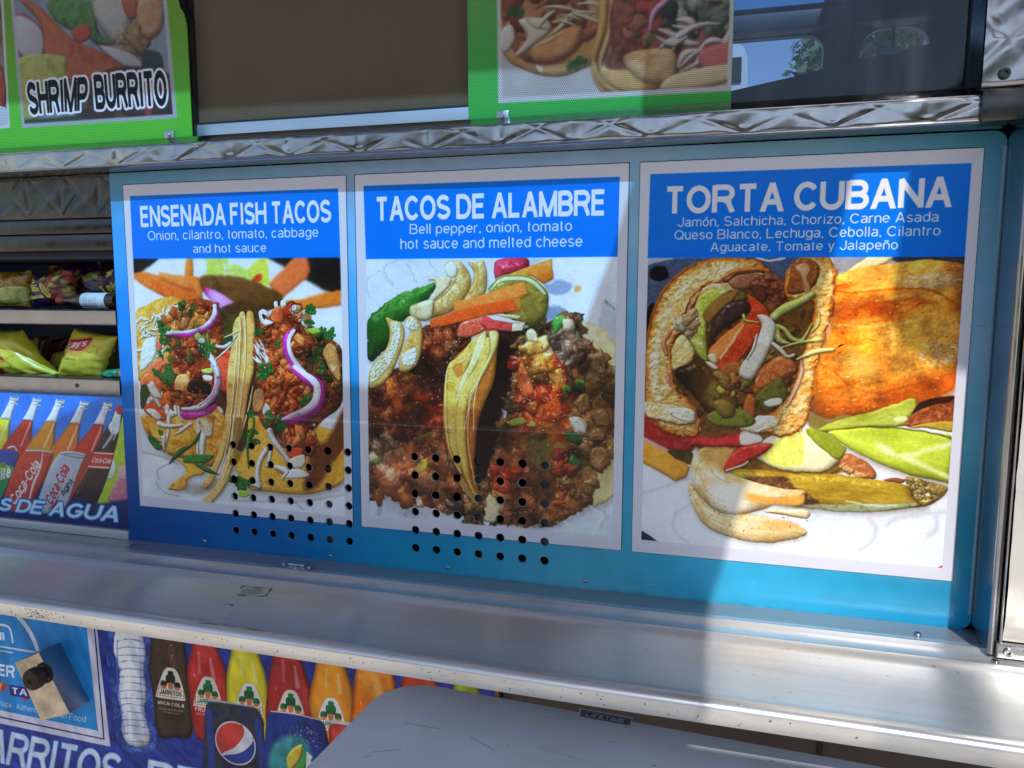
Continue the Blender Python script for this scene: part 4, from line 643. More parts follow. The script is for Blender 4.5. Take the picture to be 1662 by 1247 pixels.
    A.shape([(-600, 480), (-300, 470), (0, 500), (300, 510), (520, 540), (700, 560), (850, 600), (900, 700), (1000, 740), (900, 760), (600, 780), (300, 770), (-50, 740), (-300, 640)], ['a88820', 'b89830', '94741c', 'c4a43c'], bev=20, depth=.7, spec=.25, shadow=.55, sh=(1, 8, 12), rough=.03, rs=8, ang=.08, st=5, ms=8)
    A.stroke([(0, 740), (300, 760), (600, 760), (900, 740)], [20, 50, 60, 30], ['8c9470', 'a4ac88', '6c744c'], soft=6, bev=4, alpha=.9); A.stroke([(380, 710), (600, 745), (760, 740)], 14, 'e4e8d8', soft=4, alpha=.7, bev=0)
    A.shape([(820, 540), (900, 530), (1000, 560), (1140, 600), (1140, 640), (1080, 700), (980, 750), (910, 720), (870, 640)], ['8c7434', 'a88c44', '5c4820', 'c4a860'], bev=9, rough=.2, rs=4, spec=.4, shadow=.3); A.flecks([(850, 580), (1000, 600), (960, 700), (880, 680)], 50, 4, 10, ['f4e4c0', '3c2c10', 'fff'], seed=75)
    A.shape([(-500, 560), (-100, 520), (0, 600), (190, 720), (0, 740), (-300, 700)], ['50341c', '6c4824', '3c2412'], soft=6, rough=.15, rs=4, spec=.3)
    # lime wedge
    A.crop(1290, 660, 4.618)
    A.shape([(-330, 350), (-240, 260), (-120, 190), (60, 165), (160, 180), (300, 260), (380, 300), (330, 400), (220, 490), (60, 490), (-100, 470), (-250, 410)], ['f4f0b0', 'fbf8d0'], bev=12, depth=.5, shadow=.45); A.shape([(-230, 350), (-140, 260), (-20, 200), (50, 210), (70, 320), (40, 440), (-120, 440), (-220, 400)], ['e0dc50', 'ecec80', 'd0cc38'], rough=.08, rs=4, ang=1.2, st=4, ms=4, soft=3)
    A.shape([(80, 170), (200, 190), (380, 310), (320, 400), (240, 340), (140, 260)], ['a0a430', '8c9424', 'b4b444'], soft=4, bev=6)
    # grilled onions bottom left
    A.crop(1030, 650, 4.796)
    A.shape([(60, 290), (300, 380), (430, 520), (400, 600), (320, 630), (200, 560), (60, 480)], ['ee9c34', 'f0ac4c', 'e48c24'], smooth=False, soft=3, bev=10, depth=.5, shadow=.4)
    A.shape([(60, 100), (300, 170), (520, 200), (480, 300), (440, 400), (280, 390), (60, 280)], ['b0342c', '942420', 'c44c3c'], soft=6, bev=8)
    A.shape([(60, 280), (260, 380), (300, 420), (60, 310)], 'd8b0a8', soft=6); A.shape([(260, 390), (440, 400), (450, 500), (330, 460)], ['3c3418', '544c20'], soft=3)
    on = ['f2d79c', 'f8e6bc', 'e8c07a', 'fbf2d8']
    A.shape([(420, 640), (440, 800), (560, 980), (800, 1080), (1000, 1110), (1200, 1090), (1340, 1040), (1280, 980), (1100, 920), (900, 880), (700, 820), (500, 700)], on, bev=20, depth=.5, shadow=.35, sh=(1, 5, 9), ms=16, rough=.02, rs=8, grad=((700, 900), (1150, 1090), 'f4c070', .35))
    A.shape([(440, 480), (500, 390), (600, 355), (760, 380), (760, 480), (740, 560), (900, 620), (1100, 680), (1300, 700), (1330, 740), (1290, 820), (1100, 810), (960, 860), (800, 890), (640, 860), (520, 760), (450, 640)], on, bev=26, depth=.6, shadow=.35, ms=16, rough=.02, rs=8, spec=.1)
    A.shape([(500, 400), (620, 360), (780, 370), (740, 470), (700, 560), (620, 500), (520, 480)], ['c88c48', 'd8a058', 'b87838'], soft=14, alpha=.8); A.shape([(860, 720), (1100, 760), (1300, 740), (1290, 810), (1100, 810), (900, 780)], ['f0a850', 'e89840'], soft=7, alpha=.9)
    A.shape([(560, 660), (760, 640), (840, 700), (850, 820), (760, 880), (620, 800)], 'fffaf0', soft=20, alpha=.8); A.shape([(980, 940), (1200, 940), (1280, 980), (1100, 1000)], 'f0a860', soft=10, alpha=.7)
    [A.stroke(p, [3, 7, 3], 'c08c44', soft=2.5, alpha=.6, bev=0) for p in ([(450, 660), (520, 780), (640, 880), (800, 920)], [(500, 560), (560, 700), (700, 800)], [(560, 480), (640, 600), (760, 640)], [(440, 720), (560, 900), (800, 1000)], [(480, 860), (700, 1010), (1000, 1060)], [(470, 620), (490, 520), (560, 420)], [(840, 760), (1000, 800), (1280, 760)])]; A.stroke([(900, 1000), (1100, 1010), (1300, 1060)], 8, 'd8a860', soft=4, alpha=.6, bev=0)
    A.flecks([(420, 640), (800, 860), (1330, 900), (1300, 1080), (800, 1080), (500, 900)], 60, 3, 8, ['3c2c14', '5c4018', '7c5828'], seed=76)
    A.shape([(1000, 860), (1330, 850), (1340, 920), (1200, 900)], on, bev=10, soft=2)
    A.shape([(430, 350), (470, 240), (560, 205), (850, 215), (1000, 330), (840, 360), (600, 362)], ['d0282c', 'dc4448', 'b81c20'], smooth=False, bev=8, shadow=.5, spec=.3, rough=.04, soft=1.8); A.shape([(840, 215), (920, 230), (1000, 320), (830, 350)], ['f4e4d4', 'fbf4ea'], bev=4, soft=2)
    A.shape([(700, 540), (720, 460), (820, 370), (960, 340), (1080, 350), (960, 440), (860, 490), (740, 555)], ['cc2c24', 'd84438', 'b01c18'], bev=9, shadow=.5, spec=.2, soft=1.8); A.stroke([(720, 545), (820, 510), (880, 480)], 14, 'f0d8c8', bev=0, soft=2)
    # cut half
    A.crop(1040, 410, 4.796)
    ring = [(530, 60), (700, 30), (860, 50), (980, 110), (1010, 170), (1100, 200), (1330, 240), (1340, 700), (1260, 1050), (1000, 1300), (700, 1420), (400, 1420), (150, 1340), (30, 1150), (30, 800), (60, 600), (130, 380), (240, 220), (400, 110)]
    A.shape(ring, ['5c3818', '7c5424', '3c2412'], soft=3, shadow=.4, rough=.1, rs=4)
    crust = [(400, 100), (560, 45), (760, 35), (920, 70), (1005, 140), (1000, 170), (900, 140), (760, 160), (620, 240), (500, 280), (420, 400), (350, 560), (300, 640), (240, 720), (250, 860), (240, 960), (290, 1080), (400, 1180), (460, 1300), (440, 1420), (300, 1420), (150, 1370), (40, 1200), (25, 950), (40, 680), (90, 480), (170, 300), (280, 190)]
    A.shape(crust, ['ecc878', 'f6e0a4', 'dca850', 'e8bc6c'], soft=2, bev=6, depth=.6, rough=.26, rs=4, ms=4, edge=2, rim=(19, 'c4661a', 1.), shadow=.5)
    A.flecks(crust, 260, 5, 16, ['fbecc0', 'c88838', 'fff4d8', 'b87428'], seed=84, el=(1, 3), alpha=.55)
    A.stroke([(45, 700), (95, 480), (180, 300), (290, 180), (430, 85)], [16, 20, 20, 20, 12], ['c4701c', 'a8540f', 'd88830'], soft=4, bev=3, alpha=.8); A.stroke([(40, 700), (28, 950), (45, 1200), (150, 1370)], [16, 20, 20, 14], ['c4701c', 'a8540f', 'd88830'], soft=4, bev=3, alpha=.8)
    A.stroke([(120, 900), (150, 640), (250, 400), (380, 240), (560, 140), (800, 110)], [50, 66, 66, 60, 50, 20], ['fbf0d0', 'f4e0ac', 'fff6e0'], soft=9, bev=2, rough=.3, rs=4, alpha=.65, edge=2); A.stroke([(110, 800), (110, 1000), (160, 1180), (230, 1280)], 76, ['fbf0d4', 'f4e4b8'], soft=9, bev=2, rough=.3, rs=4, alpha=.65, edge=2)
    A.stroke([(300, 590), (340, 480), (390, 360), (460, 290), (500, 250)], [16, 14, 10, 8, 6], '5c2c14', soft=3, bev=0); A.stroke([(600, 230), (720, 150), (900, 130), (1000, 150)], [20, 30, 24, 10], ['d88a50', 'c8743c'], soft=4); A.stroke([(230, 620), (180, 700), (200, 790)], 40, ['c87850', 'dca080'], soft=4)
    for p, w, c in (([(330, 560), (380, 430), (450, 330), (560, 240), (700, 190)], [10, 14, 16, 14, 8], ['d89880', 'c88068']), ([(350, 600), (410, 460), (480, 360), (580, 280)], [8, 16, 18, 8], ['f0dcb4', 'e4c490']), ([(200, 860), (215, 1000), (300, 1120)], [12, 16, 8], ['d08c70', 'e0a890']), ([(290, 620), (330, 520), (380, 400)], [6, 9, 6], ['6c3418'])):
        A.stroke(p, w, c, edge=1, shadow=.35, rough=.1)
    A.scat([(400, 420), (700, 240), (1000, 200), (1200, 700), (1150, 1200), (700, 1350), (420, 1200), (500, 800)], 120, 10, 34, ['6c4420', '8c5c2c', 'a0743c', '4c3014', 'b88c4c', '7c7430', 'c8a868'], seed=86, rough=.15, shadow=.4, depth=.5)
    # meats and avocado
    A.shape([(460, 330), (520, 250), (680, 230), (760, 180), (900, 160), (1000, 180), (900, 260), (700, 320), (600, 400), (520, 560), (470, 520)], ['d8c48c', 'c8a070', 'e4d8a8', 'b88860'], bev=8, rough=.14, rs=4, shadow=.3)
    A.shape([(680, 230), (780, 170), (930, 170), (900, 250), (760, 290)], ['b08060', '98684c', 'c49878'], bev=8, rough=.12, rs=4, shadow=.3)
    A.shape([(420, 420), (500, 300), (640, 280), (700, 300), (620, 360), (520, 520), (510, 700), (520, 860), (420, 760), (380, 620)], ['c4cc54', 'd4d870', 'a8b440', 'e0dc90'], bev=9, rough=.08, rs=4, shadow=.35, spec=.1)
    A.shape([(480, 480), (560, 380), (660, 330), (760, 300), (700, 400), (600, 480), (530, 560)], ['8c6430', 'a4783c'], soft=5, bev=6)
    A.shape([(250, 720), (330, 640), (400, 720), (420, 790), (380, 860), (260, 920), (240, 820)], ['e8c470', 'f4e0a0', 'd4a040'], bev=8, rough=.16, rs=4, shadow=.4); A.scat([(290, 560), (360, 480), (440, 500), (400, 600), (320, 640)], 14, 20, 44, ['f0d8a8', 'e8c088', 'f8ecd0'], seed=80, rough=.12, shadow=.25)
    A.shape([(840, 250), (900, 190), (1040, 160), (1140, 240), (1160, 300), (1100, 400), (1040, 480), (980, 430), (990, 330), (900, 300)], ['7a4428', '94583a', '5c3018', 'a87050'], bev=12, rough=.22, rs=4, shadow=.45, spec=.15); A.shape([(860, 250), (960, 260), (990, 340), (940, 400), (860, 300)], ['542c18', '6c4024'], bev=6, rough=.1)
    # peppers, tomato
    A.shape([(600, 470), (680, 390), (800, 370), (860, 420), (800, 500), (700, 560), (600, 640), (530, 760), (540, 600)], ['4c3424', '3c2c28', '60442c'], bev=14, spec=.25, shadow=.4)
    tm = ['d0421c', 'dc5a2c', 'bc3414', 'e0703c']
    A.shape([(830, 340), (880, 350), (1000, 480), (930, 620), (820, 540), (860, 440)], tm, bev=8, shadow=.35, spec=.15)
    A.shape([(530, 770), (620, 660), (800, 530), (900, 540), (940, 600), (860, 740), (760, 860), (600, 960), (570, 900)], tm, bev=8, shadow=.45, spec=.15, rough=.03, rs=8); A.shape([(530, 780), (620, 670), (780, 550), (800, 560), (620, 820), (580, 880)], ['ec9c50', 'e08038'], soft=4, bev=4); A.stroke([(620, 820), (720, 680), (800, 560)], [20, 24, 12], ['f4d0a0', 'f0b878'], soft=3, bev=0)
    A.shape([(620, 930), (660, 870), (770, 855), (780, 940), (680, 970)], ['a05c2c', 'b87440'], bev=8, rough=.15, shadow=.3)
    A.shape([(290, 900), (400, 850), (420, 800), (560, 880), (700, 980), (760, 1150), (740, 1260), (640, 1340), (480, 1200), (380, 1080), (270, 960)], ['6c4a1c', '80602c', '543814', '8c7034'], bev=22, spec=.2, shadow=.45, ms=16, grad=((560, 950), (300, 930), '241408', .9))
    A.shape([(860, 1020), (960, 880), (1100, 800), (1200, 850), (1220, 920), (1160, 960), (960, 1060), (880, 1120)], ['c4682c', 'd48048', 'ac5420', 'e0a070'], bev=12, rough=.06, spec=.2, shadow=.4)
    A.shape([(880, 1140), (960, 1050), (1080, 970), (1150, 1080), (1100, 1180), (960, 1240)], ['5c5820', '787434', '44400f'], bev=8, rough=.1, shadow=.35); A.shape([(800, 1200), (860, 1080), (900, 1240), (820, 1340)], ['b85c28', 'c87840'], bev=8, shadow=.3)
    A.shape([(590, 1060), (640, 1030), (660, 1080), (620, 1100)], 'b8c050', bev=5); A.shape([(690, 1040), (730, 1010), (735, 1110), (695, 1110)], 'd8d070', bev=5); A.scat([(620, 960), (800, 940), (850, 1050), (760, 1120), (660, 1060)], 14, 24, 50, ['b8743c', '8c5428', 'c89c50', 'a8a044'], seed=81, rough=.1, shadow=.3)
    A.shape([(960, 1160), (1080, 1130), (1100, 1180), (1000, 1205)], 'f0ecd8', bev=5, shadow=.4); A.shape([(500, 850), (560, 860), (600, 900), (570, 910)], 'f4f0e0', bev=4); A.shape([(520, 800), (580, 790), (590, 850), (550, 860)], 'ecdcb0', bev=4)
    # right crust of the cut half
    A.crop(1280, 410, 4.157)
    A.shape([(-30, 200), (20, 80), (100, 30), (260, 30), (300, 80), (320, 170), (290, 400), (230, 640), (190, 800), (160, 1000), (120, 1150), (0, 1240), (-160, 1230), (-280, 1200), (-330, 1180), (-250, 1120), (-100, 1080), (0, 960), (60, 800), (100, 640), (170, 420), (140, 300), (0, 320)], ['f4c470', 'fbdc9c', 'e8a44c', 'f0b860'], soft=2, bev=9, depth=.7, rough=.26, rs=4, ms=4, edge=1.5, shadow=.5, rim=(12, 'd87420', .95))
    A.flecks([(200, 80), (300, 80), (290, 400), (190, 800), (120, 1150), (20, 1200), (100, 800), (200, 400)], 110, 4, 12, ['fff0c8', 'c87020', 'fbe4ac'], seed=85, el=(1, 3), alpha=.6)
    A.shape([(0, 180), (40, 60), (130, 40), (210, 90), (190, 200), (130, 260), (0, 280)], ['7c3c18', 'a05c2c', '54240c'], bev=8, rough=.12, soft=3, spec=.2); A.shape([(50, 100), (110, 70), (150, 110), (130, 180), (150, 260), (110, 280), (90, 170)], ['e0b890', 'c89060'], bev=5, soft=2)
    A.stroke([(-10, 1040), (50, 920), (90, 790), (80, 700)], [18, 26, 24, 10], ['e8b090', 'f0c8b0'], soft=2, shadow=.3); A.stroke([(170, 960), (185, 820), (240, 640), (290, 440)], [12, 18, 14, 8], 'd87820', soft=4, bev=0, alpha=.8)
    A.shape([(-330, 1190), (-240, 1120), (-140, 1100), (-60, 1130), (-100, 1180), (-220, 1215)], ['fbf4d8', 'f4e8b8', 'fffaf0'], bev=5, rough=.2, rs=4, edge=1)
    A.ruffle(.2)
    # lettuce and cabbage strands
    A.crop(1040, 410, 4.796)
    g = ['d8d888', 'c4c860', 'ecebb4']
    for p, w in (([(1040, 500), (1120, 440), (1247, 380), (1330, 330)], [70, 80, 70, 60]), ([(1060, 570), (1120, 600), (1180, 670), (1260, 680), (1330, 560)], [26, 34, 36, 30, 20]), ([(1050, 590), (1080, 680), (1160, 710)], [50, 50, 20]), ([(1100, 740), (1240, 700), (1400, 680)], [14, 26, 30]),
                 ([(800, 490), (820, 530), (920, 545)], [26, 20, 12]), ([(1330, 620), (1380, 560), (1390, 480)], [16, 22, 14])): A.stroke(p, w, g, shadow=.45, rough=.05, spec=.1)
    w_ = ['f4eee0', 'e4dcc4', 'fffaf0']
    A.shape([(905, 490), (980, 490), (1050, 560), (1040, 660), (1000, 760), (940, 880), (860, 990), (770, 960), (780, 880), (860, 770), (920, 640), (940, 560)], w_, bev=10, rough=.05, rs=8, shadow=.5, spec=.1)
    A.stroke([(905, 640), (880, 740), (830, 830)], [16, 26, 14], w_, shadow=.4); A.stroke([(1030, 710), (1090, 760), (1140, 810), (1190, 800)], [30, 36, 30, 30], w_, shadow=.4)
    A.crop(1280, 410, 4.157); A.stroke([(60, 720), (180, 670), (300, 655)], [18, 34, 26], ['f8f0a8', 'ece080'], shadow=.5)
    A.crop(1040, 410, 4.796); A.flecks([(560, 500), (900, 420), (1200, 900), (900, 1200), (500, 1100)], 80, 3, 8, ['f8e8c8', 'fff', 'e8c890'], seed=82)
    A.crop(1030, 650, 4.796)
    A.shape([(70, 0), (240, 20), (440, 60), (480, 130), (440, 190), (300, 180), (100, 130), (60, 60)], ['e8c888', 'f4e4b4', 'd8a058'], bev=8, rough=.15, rs=4, edge=1, shadow=.5, rim=(7, 'c4783c', .8)); A.shape([(260, 70), (400, 60), (470, 100), (440, 170), (320, 140)], ['fbf8ec', 'f4ecc8'], bev=5, rough=.2, rs=4, soft=3)
    A.shape([(560, 120), (700, 60), (860, 80), (940, 160), (860, 210), (640, 200)], ['6c7028', '888c3c', '54540f'], bev=8, rough=.08, shadow=.3, spec=.1); A.shape([(600, 20), (680, -10), (780, 40), (770, 120), (700, 140), (640, 90)], ['7c6428', '947a38'], bev=12, spec=.2, shadow=.3)
    A.setclip()
BLU = '0078e8'
def paint_board(A):
    # the printed ground: a drifting blue gradient, columns x = left .. right, rows top .. bottom
    G = np.array([[hexc(c) for c in r.split()] for r in (
        '6298b4 7aa4bc 92aac4 94b2cc 78a2b6 44869c', '3fa4f0 5ab0f4 86c0f6 8cb8da 7fb0c8 6a9cb4', '1590ea 2a9cec 3cace8 5cacce 5ca8c8 7fa8c4', '0d74cc 1080d0 1290d4 3c9cc0 3a9cc0 5aa0b8',
        '0a4a94 0c60aa 1280b8 3a9cba 2aa8cc 1c809e', '0c4a90 0c68ae 1c98c0 54b0c8 30acd8 1094c6')])
    Y, X = np.meshgrid(np.linspace(0, 4.999, A.h), np.linspace(0, 4.999, A.w), indexing='ij'); i = Y.astype(int); j = X.astype(int); f = sstep(Y - i)[..., None]; g = sstep(X - j)[..., None]
    A.a[:] = (G[i, j] * (1-g) + G[i, j+1] * g) * (1-f) + (G[i+1, j] * (1-g) + G[i+1, j+1] * g) * f
    A.a *= (1 + .012 * noise(0, 0, A.w, A.h, 16, 3))[..., None]
    def R(x0, x1, z0, z1, c):
        q = [int((x0 - A.x0) * A.R), int((x1 - A.x0) * A.R), int((A.z1 - z1) * A.R), int((A.z1 - z0) * A.R)]; A.a[q[2]:q[3], q[0]:q[1]] = hexc(c)
    rg = np.random.default_rng(12)
    for k in range(170):
        x, y = int(rg.uniform(4, A.w - 30)), int(rg.uniform(4, A.h - 6)); l = int(rg.uniform(1, 4)) if k < 120 else int(rg.uniform(6, 26)); A.a[y:y+1, x:x+l] *= rg.uniform(.5, .85) if k % 3 else 1.25
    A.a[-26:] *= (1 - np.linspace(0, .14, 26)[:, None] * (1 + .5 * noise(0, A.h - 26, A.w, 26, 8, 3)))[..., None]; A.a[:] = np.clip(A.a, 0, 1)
    for (x0, x1) in POSTERS:
        R(x0 - .0015, x1 + .0015, -.0015, PTOP + .0015, '16283c'); R(x0, x1, 0, PTOP, 'd9d7e0')
    A.crop(0, 0, 1)
    for q in ([(211, 318.5), (549, 306), (552.5, 418.5), (216, 420.5)], [(590, 302), (1006, 287), (1002.5, 418), (594, 421)], [(1055.5, 283), (1577, 265), (1566, 418), (1051, 419.5)]):
        A.shape(q, [BLU, '0076e4'], smooth=False, soft=1, ms=40)
    paint_fish_tacos(A); paint_alambre(A); paint_torta(A)
    WIN = ([(216, 420), (553, 418), (560, 838.5), (233, 805)], [(594, 421), (1002, 417), (994, 871), (600, 836)], [(1052, 419), (1566, 417), (1529, 922), (1041, 876)])
    A.crop(0, 0, 1)
    for pi, wq in enumerate(WIN):
        q = A.m(wq); bx, by, bw, bh = A._bb(q, 0); sd = A._sdf(q, bx, by, bw, bh); r = A.a[by:by+bh, bx:bx+bw]; f2_ = warp(r, (.06, .10, .06)[pi], np.clip((sd - 1) / 8, 0, 1))
        sat = (f2_.max(2) - f2_.min(2)); tx = noise(0, 0, bw, bh, 1, 71) * .5 + noise(0, 0, bw, bh, 2, 72) * .6 + noise(0, 0, bw, bh, 4, 73) * .4
        f2_ = f2_ * (1 + (.03, .04, .028)[pi] * tx * np.clip(sat * 2.2, .12, 1))[..., None]
        f2_ = f2_ ** (.92, .88, .95)[pi]; sh_ = f2_ + .45 * (f2_ - blur2(f2_.copy(), 2.2)); k_ = np.clip(sd, 0, 1)[..., None]; A.a[by:by+bh, bx:bx+bw] = r * (1 - k_) + np.clip(sh_, 0, 1) * k_
    for (x0, x1) in POSTERS:     # tie the pictures together: soft colour bleed and a little ink grain
        sl = (slice(int((A.z1 - .60) * A.R), int((A.z1 - .02) * A.R)), slice(int((x0 + .02 - A.x0) * A.R), int((x1 - .02 - A.x0) * A.R)))
        r = A.a[sl]; lo = blur2(r[::2, ::2].copy(), 7).repeat(2, 0).repeat(2, 1)[:r.shape[0], :r.shape[1]]; r = blur2(r.copy(), .6) * .86 + lo * .14
        g = r.mean(2, keepdims=True); r = np.clip(g + (r - g) * 1.09, 0, 1); r = r * .72 + .28 * sstep(r) - .01; A.a[sl] = np.clip(r + .012 * noise(0, 0, r.shape[1], r.shape[0], 1, 9)[..., None], 0, 1)
    T = dict(box=True, gap=.045); c = 'e6e3e8'; c2 = 'd6dcea'; A.crop(0, 0, 1); S = dict(box=True, gap=.1, wt=.115)
    A.text('ENSENADA FISH TACOS', [(227, 334.5), 0, (538, 362), 0] if 0 else [(227, 334.5), (538, 327), (538, 361.5), (229, 369)], c, .19, box=True, gap=.045)
    A.text('Onion, cilantro, tomato, cabbage', [(239.5, 375), (517, 371), (517, 385), (239, 388)], c2, **S); A.text('and hot sauce', [(313, 396.5), (432, 394), (432.5, 409.5), (312, 411)], c2, **S)
    A.text('TACOS DE ALAMBRE', [(609, 320), (983, 309), (983.5, 350), (611, 358)], c, .195, **T)
    A.text('Bell pepper, onion, tomato', [(665, 364), (928, 361), (928.5, 375), (665, 378.5)], c2, **S); A.text('hot sauce and melted cheese', [(650, 387.5), (945, 385), (945.5, 400.5), (650, 402.5)], c2, **S)
    A.text('TORTA CUBANA', [(1079, 303), (1545, 290), (1545, 336.5), (1080, 347)], c, .195, **T)
    A.text('Jamón, Salchicha, Chorizo, Carne Asada', [(1100, 353.5), (1523, 345), (1523, 360), (1100, 366.5)], c2, **S)
    A.text('Queso Blanco, Lechuga, Cebolla, Cilantro', [(1095, 374), (1526, 368), (1526, 382.5), (1095, 388)], c2, **S); A.text('Aguacate, Tomate y Jalapeño', [(1153, 394), (1457, 390), (1457, 405), (1153, 408)], c2, **S)
def paint_shelf_banner(A):
    K = (0, 620, 4.452); A.crop(*K)
    A.shape([(-300, 0), (1000, 0), (1000, 1200), (-300, 1200)], ['1f78ea', '2d86f0', '176ad8'], smooth=False, ms=16)
    A.shape([(-300, 480), (560, 620), (1000, 600), (1000, 1200), (-300, 1200)], ['14236e', '1c2c80', '101c58'], soft=14, smooth=False)
    def bot(tx, ty, col, hi, L=430, lean=-.42, s=1., neck='dfe6ee'):
        ax = lambda t: (tx + lean * L * t, ty + L * t)
        def side(ts, ws): return [(ax(t)[0] - w/2*s, ax(t)[1] - w*.07) for t, w in zip(ts, ws)] + [(ax(t)[0] + w/2*s, ax(t)[1] + w*.07) for t, w in list(zip(ts, ws))[::-1]]
        A.shape(side((.0, .1, .2, .37), (50, 54, 58, 78)), [neck, 'f6f8fa', 'c4ccd8'], smooth=False, bev=8, soft=1.6)
        A.shape(side((.36, .42, .48, .55, .63, .72, .8, .9, 1.4), (76, 84, 98, 120, 146, 170, 186, 194, 200)), col, smooth=False, bev=12, depth=.5, shadow=.25, soft=1.6, mix=.6, rim=(9, tuple(float(v) for v in hexc(col[0]) * .5), .45)); A.shape([(tx - 28, ty - 8), (tx + 36, ty), (tx + 28, ty + 30), (tx - 38, ty + 20)], ['f4f4f6', 'c8ccd4'], smooth=False, bev=3); A.stroke([(tx - 20, ty - 2), (tx + 24, ty + 4)], 6, '6c7078', bev=0); A.stroke([(tx - 34, ty + 40), (tx + 22, ty + 48)], 9, 'b4bcc8', bev=0)
        A.stroke([(x + 26*s, y) for x, y in (ax(.4), ax(.6), ax(.8))], [10, 14, 12], hi, alpha=.8, soft=3, bev=0); A.stroke([(x - 14*s, y) for x, y in (ax(.05), ax(.34))], 10, 'fff', alpha=.8, soft=3, bev=0)
    bot(-70, 100, ['e8e02a', 'd8cc1c'], 'fff8b0'); bot(105, 112, ['e8e426', 'f0ec40', 'd4cc18'], 'fffcc0'); bot(268, 122, ['dc3a24', 'c82a18', 'e85038'], 'f8b0a0'); bot(435, 132, ['f2a41c', 'e8901a', 'f8b83c'], 'ffeab0')
    bot(608, 146, ['f08a1c', 'e87414', 'f8a038'], 'ffe4b0'); bot(780, 154, ['de3824', 'c82a1a', 'ea543c'], 'f8b8a8')
    A.stroke([(900, 300), (870, 500), (780, 760), (700, 880)], [90, 150, 200, 200], ['c8e028', 'b8d41c', 'd8ec4c'], bev=12)
    A.shape([(930, 560), (1000, 560), (1000, 900), (790, 860), (830, 740)], ['e89aa4', 'd4788a', 'f0b4b8'], soft=4, bev=8)
    A.shape([(800, 560), (830, 570), (840, 640), (810, 700), (770, 690), (790, 620)], ['e8f0e4', 'c8e0b0'], bev=3); A.shape([(860, 630), (920, 600), (920, 700), (865, 700)], ['ecc4c4', 'e0a0a8'], bev=3)
    A.shape([(-60, 480), (130, 500), (140, 560), (60, 720), (0, 840), (-120, 900)], ['1c3c94', '244aa8'], smooth=False, soft=2, bev=14, rough=.04); A.shape([(-60, 620), (20, 580), (50, 600), (110, 640), (0, 760), (-60, 760)], ['5aa63c', '3c8c34', 'c8dc50'], soft=4)
    A.shape([(-80, 780), (60, 690), (0, 850), (-100, 900)], ['1c8a44', '2ca050'], soft=3); A.text('Sprite', [(-110, 650), (75, 600), (75, 690), (-110, 745)], 'f4f6fa', .2, shear=.1); A.stroke([(60, 480), (100, 470), (125, 500)], 16, 'd8dce0')
    can = dict(smooth=False, soft=2, bev=16, depth=.5, shadow=.4)
    A.shape([(180, 495), (385, 508), (378, 545), (330, 690), (230, 880), (180, 970), (0, 960), (40, 790), (130, 560)], ['c8341e', 'd8442c', 'b82a18'], **can); A.stroke([(190, 498), (290, 500), (380, 512)], 14, 'c8ccd0', bev=3)
    A.stroke([(310, 510), (290, 620), (240, 740), (210, 860)], [6, 14, 18, 8], 'e8dcd8', bev=0); A.text('Coca-Cola', [(55, 855), (240, 560), (295, 600), (110, 900)], 'f0e8e4', .17, .02, shear=.25); A.stroke([(100, 880), (160, 800), (190, 770), (180, 810)], [4, 10, 8, 3], 'f0e8e4', bev=0)
    A.shape([(440, 505), (610, 520), (640, 560), (610, 640), (540, 790), (470, 960), (240, 960), (300, 780), (370, 600), (400, 550)], ['b0b8c4', 'c4cad4'], **can); A.shape([(430, 520), (480, 500), (600, 515), (640, 545), (560, 550)], ['ccd0d8', 'b4bac4'], bev=4); A.stroke([(450, 522), (530, 520), (610, 535)], 8, '8c929c', bev=0)
    A.text('Coca-Cola', [(320, 850), (445, 590), (510, 625), (375, 900)], 'c0202c', .19, .02, shear=.25); A.text('light', [(430, 800), (500, 700), (535, 720), (460, 830)], '1c1c20', .18, .05, shear=.2); A.stroke([(350, 920), (400, 880), (420, 820)], [5, 14, 4], 'c0202c', bev=0)
    A.shape([(600, 560), (660, 520), (650, 640), (560, 840), (500, 850)], ['a04030', 'b83828'], soft=3)
    A.stroke([(862, 208), (835, 300), (790, 420), (735, 560), (690, 700), (600, 880)], [62, 80, 122, 160, 160, 190], ['2a1412', '3c1c18', '1c0c0c'], bev=16, depth=.6, spec=.2, shadow=.4)
    A.stroke([(862, 200), (850, 245), (838, 300), (826, 335)], [50, 58, 74, 92], ['cfe8e4', 'e8f4f2', 'b0d4d0'], bev=5); A.stroke([(862, 202), (864, 206)], 56, 'd02838', bev=4); A.stroke([(838, 305), (800, 400), (745, 475)], [14, 22, 16], 'c8ccd8', alpha=.8, soft=2, bev=0); A.stroke([(862, 300), (820, 420)], 8, 'e0e4ea', bev=0, alpha=.8); A.stroke([(790, 330), (850, 345)], 18, 'e8e8ea', bev=0)
    A.shape([(675, 500), (828, 510), (785, 632), (632, 622)], ['c42a24', 'd43a30'], smooth=False, soft=1.5); A.shape([(682, 508), (820, 517), (816, 526), (678, 516)], 'e8d8d4', smooth=False); A.shape([(640, 606), (792, 616), (788, 626), (636, 616)], 'e8d8d4', smooth=False); A.text('Coca-Cola', [(672, 545), (808, 552), (796, 590), (660, 582)], 'f4ece8', .17, .02, shear=.2)
    A.shape([(500, 860), (700, 880), (1000, 870), (1000, 1200), (400, 1200)], ['101c5c', '18246c'], soft=10, alpha=.9); A.shape([(-100, 940), (230, 950), (500, 980), (500, 1100), (-100, 1100)], ['101c5c', '18246c'], soft=6)
    A.text('S DE AGUA', [(0, 838), (862, 905), (852, 1012), (-14, 925)], 'dcecf8', .15, .07, shear=.18, halo=[(6, '0e2f78'), (4, '3c9ae0'), (1.6, '7cc4f0')])
